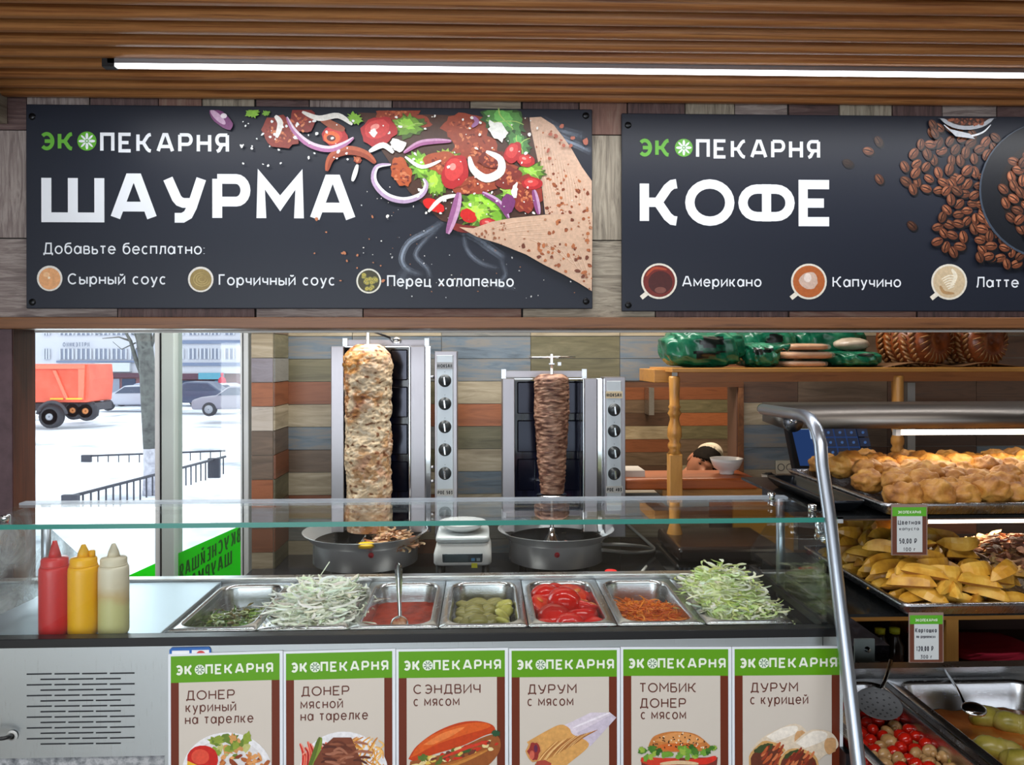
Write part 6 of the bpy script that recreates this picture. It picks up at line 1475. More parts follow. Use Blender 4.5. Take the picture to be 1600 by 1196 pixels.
labt = ['at the back left of the tomato pan', 'at the left wall of the tomato pan', 'at the back right of the tomato pan, showing flesh', 'topmost and largest in the middle of the tomato pan', 'at the right wall with a cut face', 'near the front left of the tomato pan', 'near the front right of the tomato pan', 'at the front middle of the tomato pan', 'in the front right corner of the tomato pan', 'against the back wall of the tomato pan', 'in the front left corner of the tomato pan', 'small one in the back right corner of the tomato pan']
for i, (x, y, z, r, rz, s_) in enumerate(tm):
    cut = i in (2, 4, 6, 1)
    def fn(p, d): 
        q = Vector((d.x*r, d.y*r, d.z*r*.82))*(1+.04*noise.noise(d*2+Vector((s_, 0, 0))))
        if cut and q.z > r*.30: q.z = r*.30
        if q.z < -r*.4: q.z = -r*.4
        return q
    m = S(); m.blob((0, 0, 0), 1, 24, 18, 0, 3, i, fn); o = m.build('tomato_half', M_tom, loc=tuple(pans[4]+Vector((x, y, z))))
    o.rotation_euler = (R.uniform(.1, .5) if cut else R.uniform(-.2, .3), R.uniform(-.5, .5) if cut else R.uniform(-.3, .3), rz)
    tag(o, 'glossy red tomato half, '+labt[i], 'tomato', 'tomatoes in the steel pan')
    if cut:
        S().lathe([(.001, r*.31), (r*.8, r*.31), (r*.9, r*.28)], (0, 0, 0), 22).build('cut_face', M_tomf, o)
        m = S()
        for k in range(3): a = k*2.1+.3; m.blob((r*.45*math.cos(a), r*.45*math.sin(a), r*.315), (r*.26, r*.17, .002), 12, 6, rot=(0, 0, a))
        m.build('seed_pocket', plain('tomato_seed', (214, 120, 50), .15), o)
o = fillbed('tomato_juice', PW/2-.032, HYi, -.06, .012, plain('tomato_juice', (160, 20, 12), .15), None); o.location = pans[4]; tag(o, 'red tomato juice around the tomato halves', 'juice', kind='stuff')
# 6 carrot
cc = [(240, 130, 24), (226, 108, 12), (248, 150, 50), (208, 96, 14)]
o = strips(1500, lambda rr: heap(rr, HX+.004, HYi*.74, -.05, .045, 3), .06, .0028, cc, 36, 2.6, 7, .9, M_shred, 'grated_carrot', loc=tuple(pans[5]+Vector((0, -.03, 0)))); tag(o, 'grated orange carrot strands filling the front of their pan', 'carrot', kind='stuff')
fillbed('carrot_bed', HX+.004, HYi*.74, -.056, .042, plain('carrot_orange', (214, 104, 16), .5), o)
# 7 cabbage
gc = [(244, 248, 212), (236, 244, 190), (250, 252, 230), (204, 224, 136), (250, 252, 236), (226, 238, 170)]
o = strips(2400, lambda rr: heap(rr, HX+.012, HYi, -.02, .088, 1.7, .1, .1), .055, .006, gc, 37, 1.7, 6, .3, M_shred, 'shredded_cabbage', loc=tuple(pans[6])); tag(o, 'tall heap of shredded pale green cabbage', 'cabbage', kind='stuff')
fillbed('cabbage_bed', HX+.006, HYi, -.03, .076, plain('cabbage_pale', (236, 244, 192), .5), o, 0, .15)
# sauce bottles
M_red = plain('ketchup_red', (200, 22, 30), .35, sss=.05); M_yel = plain('mustard_yellow', (240, 176, 12), .35, sss=.05); M_ivory = plain('ivory_cap', (222, 208, 184), .4)
gm = NT('cloudy_bottle'); v = gm.coords((1, 1, 1)); sp_ = gm.new('ShaderNodeSeparateXYZ'); gm.link(v, sp_.inputs[0]); n_ = gm.noise(v, 18, 3); ad = gm.new('ShaderNodeMath', operation='MULTIPLY_ADD'); ad.inputs[1].default_value = .05; gm.link(n_, ad.inputs[0]); gm.link(sp_.outputs[2], ad.inputs[2])
mp_ = gm.new('ShaderNodeMapRange'); mp_.inputs['From Min'].default_value = .02; mp_.inputs['From Max'].default_value = .17; gm.link(ad.outputs[0], mp_.inputs[0])
gm.link(gm.ramp(mp_.outputs[0], [(.0, (196, 190, 128)), (.4, (206, 198, 140)), (.5, (206, 178, 130)), (.66, (222, 206, 180)), (1, (228, 216, 196))]), gm.b.inputs['Base Color']); gm.set(Roughness=.35); M_cloud = gm.m
def bottle(px_, mat, capm, label, hb_, tip, second=False):
    yb_ = 1.556; p = P(px_, 980, yb_); o = thing('sauce_bottle', (p.x, yb_, zlid+.0005), label, 'bottle', 'squeeze bottles at the left end'); 
    z = lambda y: PZ(y, yb_)-zlid
    r = .0275; h = z(877); m = S()
    m.lathe([(.001, 0), (r-.004, 0), (r-.001, .003), (r, .008), (r, h*.2), (r*1.0, h*.9), (r*.98, h-.004), (r*.9, h)], (0, 0, 0), 36); m.build('body', mat, o)
    c = S().lathe([(r*.86, h-.001), (r*.87, h+.012), (r*.8, h+.015), (r*.25, h+.017), (.0115, h+.019)], (0, 0, 0), 32, cap=False).build('cap', capm, o)
    S().lathe([(.0115, h+.016), (.0095, h+.026), (.0035, z(tip)), (.002, z(tip)), (.001, z(tip)-.002)], (0, 0, 0), 20).build('nozzle', capm, o)
    if second: S().lathe([(.006, h+.014), (.006, h+.026), (.004, h+.028)], (.014, .004, 0), 14).build('tip_cap', capm, o)
    m = S(); m.tube([(.87*r*math.cos(a), .87*r*math.sin(a), h+.0015) for a in [2*PI*k/32 for k in range(32)]], .0012, 6, closed=True); m.build('cap_ring', capm, o)
bottle(85, M_red, M_red, 'red squeeze bottle of ketchup, the first from the left', 0, 839)
bottle(130, M_yel, M_yel, 'yellow squeeze bottle of mustard in the middle of the three', 0, 845, True)
bottle(177, M_cloud, M_ivory, 'cloudy ivory squeeze bottle next to the mustard bottle', 0, 844)
# payment notice behind the first card
pnote = thing('payment_sticker', P(296, 1040, 1.4905), 'blue edged sticker peeking out above the first menu card', 'sticker'); on_ = Vector(pnote.location)
MB().prism([P(x, y, 1.4908)-on_ for x, y in ((264, 1040), (329, 1040), (329, 1014), (326, 1010), (268, 1011), (264, 1015))], (0, -.0006, 0)).build('backing', plain('sticker_blue', (40, 100, 176), .4), pnote)
MB().prism([P(x, y, 1.4901)-on_ for x, y in ((268, 1040), (295, 1040), (295, 1016), (268, 1016.5))], (0, -.0004, 0)).build('field', plain('paper_white', (228, 232, 236), .5), pnote)
MB().prism([P(x, y, 1.4901)-on_ for x, y in ((299, 1040), (326, 1040), (326, 1015), (299, 1015.5))], (0, -.0004, 0)).build('field', plain('paper_white', (228, 232, 236), .5), pnote)
S().lathe([(.001, -.0002), (.009, -.0002)], tuple(P(313, 1024, 1.4896)-on_), 20, 'Y', cap=False).build('emblem', plain('emblem_red', (196, 60, 60), .5), pnote)
# menu cards
M_cgreen = plain('card_green', (92, 156, 14), .3); M_cbrown = plain('card_brown', (104, 40, 16), .3); M_cgrey = plain('card_beige', (208, 200, 190), .3); M_ctext = plain('card_text_brown', (96, 48, 36), .4); M_cw = plain('card_lettering', (232, 240, 226), .4)
YCd = 1.488
cards = [((262, 441), 1022, 1017, [('ДОНЕР', 290, 366, 1079, 1094), ('куриный', 289, 368, 1100, 1113), ('на тарелке', 288, 395, 1119, 1132)], 'chicken doner on a plate'),
 ((442, 617), 1018, 1014, [('ДОНЕР', 470, 545, 1073, 1088), ('мясной', 468.5, 535, 1095, 1108), ('на тарелке', 468.5, 574, 1114, 1127)], 'meat doner on a plate'),
 ((618, 793), 1015, 1013, [('СЭНДВИЧ', 645, 750, 1070, 1085), ('с мясом', 645, 717, 1092, 1104)], 'red roll sandwich'),
 ((794.5, 968), 1014, 1013, [('ДУРУМ', 824, 900, 1070, 1085), ('с мясом', 823, 895, 1092, 1104)], 'wrap in white paper'),
 ((969, 1142), 1012, 1012, [('ТОМБИК', 998, 1087, 1068, 1083), ('ДОНЕР', 999, 1071, 1092, 1107), ('с мясом', 1000, 1071, 1113, 1125)], 'sesame bun burger'),
 ((1143, 1316), 1012, 1011, [('ДУРУМ', 1172, 1246, 1068, 1083), ('с курицей', 1171, 1262, 1090, 1102)], 'two cut wraps')]
for i, ((x0, x1), yl, yr, lines, what) in enumerate(cards):
    o = thing('menu_card', P((x0+x1)/2, 1270, YCd), 'green headed menu card with picture of '+what, 'menu card', 'menu cards on the counter front'); off = Vector(o.location)
    q = lambda L, Y: [P(x, y, Y)-off for x, y in L]
    sl_ = (yr-yl)/(x1-x0); yy = lambda x, y: y+yl+(x-x0)*sl_ if False else y
    T_ = lambda x: yl+(x-x0)*sl_
    MB().prism(q([(x0, 1266), (x1, 1266), (x1, yr), (x0, yl)], YCd), (0, .003, 0)).build('card', plain('card_white', (226, 232, 240), .25), o)
    a, b = x0+4, x1-5
    MB().prism(q([(a, T_(a)+45), (b, T_(b)+45), (b, T_(b)+3.5), (a, T_(a)+3.5)], YCd-.0002), (0, -.0001, 0)).build('header', M_cgreen, o)
    MB().prism(q([(a, 1262), (b, 1262), (b, T_(b)+45), (a, T_(a)+45)], YCd-.0002), (0, -.0001, 0)).build('border', M_cbrown, o)
    a2, b2 = a+12.5, b-12.5
    MB().prism(q([(a2, 1256), (b2, 1256), (b2, T_(b2)+45), (a2, T_(a2)+45)], YCd-.0005), (0, -.0001, 0)).build('field', M_cgrey, o)
    m = MB(); YLt = YCd-.0009
    lx0 = x0+11; lw = 157; ht = 16
    Tt = lambda x, z, s=0: P(lx0+x, T_(lx0+x)+33.5-z, YLt)-off
    letters(m, 'ЭК', 0, 0, ht, 27, .22, Tt, .16); letters(m, 'ПЕКАРНЯ', 47, 0, ht, 106, .19, Tt, .2)
    m.build('logo_lettering', M_cw, o)
    pr = Print(YCd-.0006, off); ex = lx0+38.5; pr.el(ex, T_(ex)+25.5, 8, 8, (226, 238, 220), n=24)
    for k in range(8):
        an = math.radians(22.5+k*45); pr.el(ex+4.4*math.cos(an), T_(ex)+25.5+4.4*math.sin(an), 2.7, .8, (70, 110, 90), math.degrees(an), n=8)
    m = MB()
    for (s_, l0, l1, t0, t1) in lines:
        sk_ = sl_
        letters(m, s_, 0, 0, (t1-t0) if s_.isupper() else 15.5, l1-l0, .13 if s_.isupper() else .12, lambda x, z: P(l0+x, t1+x*sk_-z, YLt)-off, .17)
    m.build('text_lettering', M_ctext, o)
    pr.clip = (a, 1100, b, 1262); cx = (x0+x1)/2
    rr = random.Random(40+i)
    if i == 0:
        pr.el(354, 1208, 71, 64, (232, 232, 236), n=40); pr.el(354, 1210, 64, 56, (220, 218, 220), n=36)
        for k in range(26): pr.leaf(rr.uniform(322, 390), rr.uniform(1152, 1182), rr.uniform(5, 12), rr.choice([(140, 160, 60), (104, 130, 50), (190, 190, 120), (206, 150, 90)]), rr.uniform(0, 180), 14)
        pr.el(316, 1188, 24, 24, (196, 36, 30), 0, .08); pr.el(312, 1182, 14, 12, (222, 80, 60)); pr.poly([(292, 1188), (310, 1196), (330, 1215), (290, 1215)], (226, 176, 50))
        for k in range(90): pr.el(rr.uniform(345, 420), rr.uniform(1180, 1250), rr.uniform(3, 8), rr.uniform(2, 4), rr.choice([(176, 96, 50), (206, 130, 70), (140, 64, 34), (224, 160, 100)]), rr.uniform(0, 180), .2, 9)
    elif i == 1:
        pr.el(536, 1210, 70, 67, (232, 232, 236), n=40)
        for k in range(12): pr.band([(468+k*4, 1150+rr.uniform(0, 30)), (474+k*4, 1180), (470+k*4, 1215)], 6, rr.choice([(206, 50, 40), (222, 90, 70), (176, 34, 30)]), (236, 150, 130))
        pr.band([(500, 1152), (492, 1180), (480, 1210)], 12, (90, 110, 40), (130, 150, 60))
        for k in range(70): x, y = rr.uniform(552, 598), rr.uniform(1150, 1230); pr.band([(x, y), (x+rr.uniform(-14, 14), y+8), (x+rr.uniform(-14, 14), y+18)], 2.4, rr.choice([(226, 160, 70), (240, 190, 110), (200, 130, 56)]))
        pr.poly([(504, 1166), (520, 1152), (548, 1152), (556, 1170), (566, 1196), (580, 1220), (480, 1220), (490, 1190)], (118, 62, 42))
        for k in range(40): x, y = rr.uniform(500, 560), rr.uniform(1156, 1220); pr.band([(x, y), (x+10, y+rr.uniform(-4, 4)), (x+22, y+rr.uniform(-6, 6))], 4, rr.choice([(98, 48, 32), (142, 84, 60), (166, 108, 84), (84, 40, 28)]))
    elif i == 2:
        pr.poly(smoothpts([(637, 1186), (650, 1166), (680, 1144), (715, 1130), (745, 1127), (768, 1133), (772, 1144), (755, 1150), (720, 1166), (680, 1178), (645, 1190)]), (192, 64, 22))
        pr.poly(smoothpts([(640, 1184), (660, 1158), (700, 1138), (745, 1129), (765, 1136), (720, 1150), (680, 1164), (650, 1180)]), (214, 92, 34)); pr.poly(smoothpts([(660, 1164), (690, 1146), (725, 1136), (705, 1150), (675, 1164)]), (232, 128, 66))
        pr.poly(smoothpts([(640, 1190), (700, 1176), (760, 1150), (778, 1152), (780, 1172), (762, 1196), (720, 1220), (660, 1222), (636, 1210)]), (150, 84, 40))
        for k in range(40): x = rr.uniform(645, 775); y = 1192-(x-645)*.24+rr.uniform(-6, 10); pr.el(x, y, rr.uniform(3, 9), rr.uniform(2, 4), rr.choice([(196, 50, 30), (226, 206, 150), (90, 110, 44), (110, 54, 40), (220, 190, 90)]), rr.uniform(-40, 10), .2)
        pr.band([(650, 1200), (700, 1196), (760, 1172)], 8, (196, 130, 60), (176, 104, 46)); pr.leaf(774, 1146, 8, (40, 80, 50)); pr.leaf(660, 1184, 9, (90, 116, 50)); pr.leaf(727, 1172, 8, (60, 90, 44)); pr.band([(690, 1184), (730, 1168), (762, 1158)], 5, (206, 60, 40))
    elif i == 3:
        pr.poly([(880, 1134), (922, 1114), (952, 1114), (962, 1122), (930, 1152), (914, 1168), (896, 1150)], (216, 206, 220)); pr.poly([(900, 1146), (955, 1117), (962, 1122), (922, 1166), (914, 1168)], (200, 190, 208)); pr.band([(894, 1138), (925, 1125), (952, 1114)], 3, (236, 230, 240))
        pr.poly(smoothpts([(822, 1160), (850, 1144), (874, 1133), (888, 1138), (894, 1148), (915, 1158), (916, 1170), (880, 1200), (860, 1222), (846, 1200), (838, 1180)]), (214, 160, 92))
        for k in range(20): x = 832+k*3.5; pr.band([(x, 1200-k*2), (x+14, 1180-k*1.5), (x+34, 1160-k)], 1.4, rr.choice([(176, 116, 60), (232, 188, 126), (160, 100, 50)]))
        pr.el(833, 1174, 12, 17, (206, 150, 90), 0, .1); pr.el(833, 1174, 9, 14, (150, 50, 46), 0, .2); pr.el(830, 1180, 4, 7, (206, 100, 80)); pr.el(836, 1170, 3, 6, (96, 40, 70)); pr.el(848, 1196, 12, 8, (170, 70, 56), 0, .2)
    elif i == 4:
        pr.poly(smoothpts([(1012, 1166), (1020, 1152), (1040, 1145), (1062, 1144), (1085, 1148), (1102, 1160), (1108, 1172), (1060, 1176), (1012, 1174)]), (196, 122, 62)); pr.poly(smoothpts([(1022, 1158), (1045, 1147), (1075, 1147), (1098, 1160), (1060, 1164)]), (218, 150, 88)); pr.el(1060, 1168, 34, 6, (206, 104, 44))
        for k in range(60): a_, q_ = rr.uniform(PI, 2*PI), math.sqrt(rr.random()); pr.el(1060+44*q_*math.cos(a_), 1170+24*q_*math.sin(a_), 1.5, .9, rr.choice([(50, 32, 24), (240, 226, 196), (80, 50, 34)]), rr.uniform(0, 180))
        pr.poly([(1000, 1186), (1120, 1184), (1116, 1222), (1004, 1222)], (120, 50, 40)); pr.band([(1000, 1187), (1030, 1192), (1060, 1190)], 14, (206, 60, 40)); pr.band([(1070, 1190), (1100, 1190), (1118, 1184)], 10, (214, 50, 36)); pr.band([(1030, 1194), (1060, 1192), (1090, 1194)], 6, (220, 190, 150))
        for k in range(34): x = rr.uniform(998, 1120); pr.leaf(x, 1176+rr.uniform(-8, 8)+abs(x-1060)*.02, rr.uniform(5, 9), rr.choice([(70, 120, 40), (110, 160, 56), (50, 96, 34), (150, 180, 70)]), rr.uniform(0, 180), 14)
    else:
        for (dx, dy) in ((0, 0), (46, 10)):
            pr.poly(smoothpts([(1172+dx, 1172+dy), (1190+dx, 1154+dy), (1216+dx, 1140+dy*.3), (1240+dx, 1132+dy), (1256+dx, 1140+dy), (1262+dx, 1158+dy), (1240+dx, 1172+dy), (1228+dx, 1180+dy), (1200+dx, 1170+dy)]), (222, 206, 184)); pr.poly(smoothpts([(1196+dx, 1152+dy), (1222+dx, 1138+dy*.6), (1244+dx, 1136+dy), (1240+dx, 1148+dy), (1210+dx, 1160+dy)]), (240, 232, 220)); pr.el(1250+dx, 1156+dy, 10, 14, (206, 160, 112), 0, .1)
            pr.el(1200+dx, 1190+dy, 31, 31, (206, 160, 100), 0, .04, 30); pr.el(1200+dx, 1192+dy, 28, 28, (100, 50, 34), 0, .05, 28); pr.el(1192+dx, 1170+dy, 16, 6, (60, 74, 40), -18, .2)
            for k in range(42): a_, q_ = rr.uniform(0, 2*PI), math.sqrt(rr.random())*24; x, y = 1200+dx+q_*math.cos(a_), 1194+dy+q_*math.sin(a_); pr.band([(x, y), (x+5, y-5), (x+9, y-12)], 4, rr.choice([(186, 90, 50), (206, 120, 76), (150, 60, 36), (120, 44, 30)]))
    pr.build('dish_picture', o)
# ================================================================== HOT FOOD DISPLAY ON THE RIGHT
XD = .655
hd_ = thing('hot_display', (1.0, 1.6, 0), 'heated stainless food display with bent tube frame and lit hood', 'food display'); oh = Vector(hd_.location)
def hb_(name, x0, x1, y0, y1, z0, z1, mat, par=hd_, bev=0, seg=2): return MB().bbox(x0-oh.x, x1-oh.x, y0-oh.y, y1-oh.y, z0, z1).build(name, mat, par, bevel=bev, seg=seg)
pth = [(XD, 1.86, H-.121), (XD, 1.62, H-.119), (XD, 1.585, H-.124), (XD, 1.555, H-.142), (XD, 1.537, H-.17), (XD, 1.53, H-.21), (XD+.001, 1.5, H-.30), (XD+.001, 1.385, H-.71), (XD+.001, 1.33, H-.95)]
S().tube([Vector(q)-oh for q in pth], .0125, 18).build('frame_tube', M_tube, hd_)
S().lathe([(.0125, 0), (.0128, .004), (.001, .007)], (XD-oh.x, 1.86-oh.y, H-.121), 16, 'Y').build('tube_cap', M_chrome, hd_)
S().tube([Vector(q)-oh for q in [(1.62, y, z) for x, y, z in pth]], .0125, 12).build('frame_tube', M_tube, hd_)
m = S(); cx_ = P(1239, 662, 1.74)
m.lathe([(.001, -.003), (.022, -.003), (.022, .003), (.001, .003)], (cx_.x-oh.x, 1.74-oh.y, H-.142), 24, 'Y'); m.build('bracket_plate', M_dsteel, hd_)
for dx in (-.006, .006): S().lathe([(.001, -.007), (.004, -.006), (.0045, -.003)], (cx_.x-oh.x+dx, 1.74-oh.y, H-.140), 10, 'Y').build('bracket_screw', M_chrome, hd_)
# hood with rounded front
zh1, zh0 = PZ(637, 1.78), PZ(672, 1.78)
m = S(); prof = [(1.92, zh1+.002), (1.82, zh1), (1.785, zh1-.005), (1.768, zh1-.016), (1.762, zh1-.03), (1.765, zh0), (1.80, zh0), (1.92, zh0+.006)]
a = m.pts([(XD+.02-oh.x, y-oh.y, z) for y, z in prof]); b = m.pts([(1.62-oh.x, y-oh.y, z) for y, z in prof]); n = len(prof)
for i in range(n): m.face((a+i, b+i, b+(i+1) % n, a+(i+1) % n))
m.face([a+i for i in range(n)]); m.face([b+i for i in range(n)][::-1]); hood = m.build('hood', steel('hood_steel', (118, 112, 106), .38, (2, 40, 40)), hd_)
def ledtube(x0p, yp, Y, name, power):
    p = P(x0p, yp, Y); hb_(name, p.x, 1.6, Y-.008, Y+.008, p.z-.0055, p.z+.0055, M_ledw, bev=.003)
    hb_(name+'_fitting', p.x-.012, p.x, Y-.008, Y+.008, p.z-.007, p.z+.007, M_white)
    area(name+'_glow', (p.x+.3, Y, p.z-.015), (.7, .03), power, (0, 0, 0), (1, .8, .58))
ledtube(1405, 677, 1.79, 'upper_tube_light', .7)
ledtube(1447, 815, 1.80, 'lower_tube_light', 1.0)
# shelves under the trays
M_shade = plain('shelf_dark_glass', (26, 28, 30), .15)
ZT1 = H-.292; ZT2 = H-.465; ZW3 = H-.72
hb_('shelf', XD+.02, 1.6, 1.56, 2.08, ZT1-.028, ZT1-.022, M_shade); hb_('shelf_rail', XD+.02, 1.6, 1.70, 1.72, ZT1-.06, ZT1-.028, plain('rail_brown_steel', (120, 96, 80), .4, .6))
hb_('shelf', XD+.02, 1.6, 1.50, 1.98, ZT2-.030, ZT2-.024, M_shade)
hb_('shelf_bracket', XD+.012, XD+.02, 1.55, 1.9, ZT1-.05, ZT1-.02, M_dsteel); hb_('shelf_bracket', XD+.012, XD+.02, 1.5, 1.9, ZT2-.05, ZT2-.02, M_dsteel)
for z_ in (ZT1-.036, ZT2-.038): hb_('shelf_clip', XD+.03, XD+.055, 1.56, 1.575, z_, z_+.012, M_steel)
m = MB(); m.prism([Vector((XD+.008, 1.475, H-.42))-oh, Vector((XD+.008, 1.80, H-.42))-oh, Vector((XD+.008, 1.95, H-.715))-oh, Vector((XD+.008, 1.405, H-.70))-oh], (.005, 0, 0)); m.build('side_glass', M_glass, hd_)
m = MB(); m.prism([Vector((XD+.014, 1.46, H-.735))-oh, Vector((XD+.014, 2.0, H-.735))-oh, Vector((XD+.014, 2.0, .0))-oh, Vector((XD+.014, 1.46, .0))-oh], (.012, 0, 0)); m.build('side_panel', M_dsteel, hd_)
# transparent bracket with two bolts
a = P(1335, 1067, 1.9); b = P(1366, 1000, 1.9)
hb_('acrylic_plate', a.x, b.x, 1.9, 1.906, a.z, b.z, plain('acrylic', (170, 180, 178), .2, alpha=.55))
for yy in (1016, 1050): S().lathe([(.001, -.008), (.006, -.007), (.007, 0)], tuple(P(1354, yy, 1.9)-oh), 14, 'Y').build('bolt', M_chrome, hd_)
# hot wells
hb_('well_back', XD+.03, 1.6, 1.765, 1.80, ZW3-.12, ZW3+.022, M_steel); hb_('well_floor', XD+.03, 1.6, 1.2, 1.765, ZW3-.2, ZW3-.19, M_steel); hb_('well_body', XD+.03, 1.6, 1.22, 1.76, .15, ZW3-.2, M_dsteel)
hb_('well_front', XD+.03, 1.6, 1.17, 1.2, .15, ZW3-.002, M_steel)
hp = []
for i, (x0, x1, lb) in enumerate(((XD+.03, .89, 'deep steel pan of cherry tomatoes and mushrooms'), (.893, 1.22, 'deep steel pan of stuffed marrows in orange sauce'))):
    hx = (x1-x0)/2-.001; hy = .275; pos = ((x0+x1)/2, 1.485, ZW3)
    o = pan_mesh(hx, hy, .11, .014).build('hot_pan', M_pan, loc=pos); tag(o, lb, 'pan'); hp.append((Vector(pos), hx-.03, hy-.03))
# trays
M_traydark = plain('tray_dark', (40, 44, 50), .25, .8); M_trays = steel('tray_steel', (176, 178, 184), .25, (40, 3, 3))
def tray(x0, x1, y0, y1, z, label, mat, tilt=0, lip=.022):
    cx, cy = (x0+x1)/2, (y0+y1)/2; hx, hy = (x1-x0)/2, (y1-y0)/2
    m = S(); m.loft([rr_loop(0, 0, hx, hy, .015, -.004, 3), rr_loop(0, 0, hx+.001, hy+.001, .015, 0, 3), rr_loop(0, 0, hx-.010, hy-.010, .014, .0005, 3), rr_loop(0, 0, hx-.013, hy-.013, .014, -.003, 3), rr_loop(0, 0, hx-.018, hy-.018, .012, -lip, 3)], False, True)
    m.loft([rr_loop(0, 0, hx, hy, .015, -.004, 3), rr_loop(0, 0, hx-.002, hy-.002, .014, -.008, 3), rr_loop(0, 0, hx-.016, hy-.016, .012, -lip-.001, 3)])
    o = m.build('baking_tray', mat, loc=(cx, cy, z)); tag(o, label, 'tray'); o.rotation_euler = (tilt, 0, 0); return o
tray(.772, 1.36, 1.52, 2.02, ZT1+.008, 'steel tray piled with golden fritters on the top shelf', M_trays)
tray(.772, 1.035, 1.45, 1.92, ZT2+.008, 'steel tray full of roast potato wedges on the middle shelf', M_trays)
tray(1.040, 1.45, 1.45, 1.92, ZT2+.008, 'steel tray of browned meat and potato right of the potato wedges', M_trays)
tray(.690, .768, 1.58, 1.94, ZT1+.004, 'dark empty tray sticking out behind the fritters near the tube frame', M_traydark)
# fritters
M_frit = mottled('fritter', [(.28, (118, 68, 26)), (.45, (164, 108, 44)), (.62, (190, 138, 64)), (.8, (206, 164, 92))], 26, .5, .5, bscale=70, rand=True, bd=.006)
def fritter(loc, r, s, lab_, mat=M_frit, sq=.74, amp=.26):
    fn = lambda p, d: Vector((d.x*r, d.y*r*.92, d.z*r*sq))*(1+amp*noise.noise(d*2.1+Vector((s*3.1, s, 0)))+.09*noise.noise(d*6+Vector((s, 0, 0)))+.045*noise.noise(d*13+Vector((s, 0, 0))))
    o = S().blob((0, 0, 0), 1, 36, 24, 0, 3, s, fn).build('fritter', mat, loc=loc); tag(o, lab_, 'fritter', 'fritters on the top tray'); return o
ORD = ['first', 'second', 'third', 'fourth', 'fifth', 'sixth', 'seventh', 'eighth', 'ninth', 'tenth', 'eleventh', 'twelfth', 'thirteenth', 'fourteenth']
rr = random.Random(77); k = 0
for row, (Yr, zz) in enumerate(((1.56, .034), (1.625, .04), (1.69, .046), (1.76, .052), (1.83, .052), (1.9, .048), (1.97, .042))):
    x = .80+(row % 2)*.028+(.02 if row > 4 else 0)
    nth = 0
    while x < 1.32:
        r = rr.uniform(.030, .04); k += 1
        fritter((x+r*.8, Yr+rr.uniform(-.008, .008), ZT1-.012+zz*.9+rr.uniform(-.004, .01)), r, k, 'golden battered cauliflower fritter, '+ORD[nth]+' from the left in the '+ORD[row]+' row from the front'); nth += 1; x += r*1.62
p = P(1487, 735, 1.9); o = fritter((p.x, 1.9, p.z), .026, 91, 'small orange fried ring at the back left of the fritters', mottled('orange_fried', [(.3, (206, 100, 20)), (.7, (238, 150, 60))], 40, .4, .4), .5); o['group'] = 'orange fried rings'; o.name = 'fried_ring'
p = P(1583, 738, 1.84); o = fritter((p.x, 1.84, p.z), .04, 92, 'large orange fried ring at the back right of the fritters', bpy.data.materials['orange_fried'], .5); o['group'] = 'orange fried rings'; o.name = 'fried_ring'
# potato wedges
M_pot = mottled('potato_wedge', [(.28, (160, 104, 30)), (.5, (206, 152, 50)), (.7, (224, 182, 84))], 22, .35, .2, rand=True); M_skinp = mottled('potato_skin', [(.3, (150, 90, 34)), (.7, (194, 136, 60))], 30, .5, .2)
def wedge_mesh(L, w, h, bend, s):
    m = MB(); N = 8; rr2 = random.Random(s)
    loops = []
    for i in range(N+1):
        t = i/N*2-1; k = math.sqrt(max(.015, 1-abs(t)**2.6)); x = t*L/2; y0 = bend*(t*t); j = 1+.06*noise.noise(Vector((t*2, s, 0)))
        loops.append([(x, y0-w/2*k*j, 0), (x, y0, -h*.2*k), (x, y0+w/2*k*j, 0), (x, y0+w*.3*k, h*.62*k), (x, y0, h*k*j), (x, y0-w*.3*k, h*.62*k)])
    bs = [m.pts(l) for l in loops]
    for a, b in zip(bs, bs[1:]):
        for k in range(6): m.cur = 1 if k in (0, 1) else 0; m.face((a+k, b+k, b+(k+1) % 6, a+(k+1) % 6))
    m.cur = 0; m.face([bs[0]+k for k in range(6)][::-1]); m.face([bs[-1]+k for k in range(6)]); return m
wm = [wedge_mesh(R.uniform(.075, .105), R.uniform(.024, .032), R.uniform(.02, .027), R.uniform(.004, .018), s) for s in range(7)]
wo = []
rr = random.Random(5); cnt = 0
def place_wedge(loc, rot, lab_, grp):
    global cnt
    i = cnt % 7; cnt += 1
    if i < len(wo) and wo[i]: o = dup(wo[i], loc, rot, lab_)
    else: o = wm[i].build('potato_wedge', [M_pot, M_skinp], loc=loc); o.rotation_euler = rot; wo.append(o)
    tag(o, lab_, 'potato', grp); return o
for lay in range(4):
    for j in range(9):
        for i in range(4):
            x = .822+.056*i+rr.uniform(-.01, .01)+(lay % 2)*.01; y = 1.495+.046*j+rr.uniform(-.01, .01)
            if x > .998: continue
            hz = .0+.018*lay+(.012 if y > 1.6 else 0)*lay*.5
            if lay == 3 and rr.random() < .35: continue
            place_wedge((x, y, ZT2-.006+hz+rr.uniform(-.002, .006)), (rr.uniform(-.5, .5), rr.uniform(-.22, .22), rr.gauss(0, .6)+(PI if rr.random() < .5 else 0)), 'roast potato wedge in the pile on the middle shelf tray', 'roast potato wedges')
for j in range(7):
    for i in range(4):
        place_wedge((1.075+.06*i+rr.uniform(-.01, .01), 1.48+.06*j, ZT2+.006+rr.uniform(0, .012)), (rr.uniform(-.5, .5), rr.uniform(-.2, .2), rr.uniform(0, PI)), 'roast potato wedge under the browned meat in the right tray', 'potato wedges under the meat')
def fnm(rr): a, q = rr.uniform(0, 2*PI), math.sqrt(rr.random()); return Vector((q*math.cos(a)*.13, q*math.sin(a)*.17, .015+.05*(1-q*q)*rr.uniform(.2, 1))), None
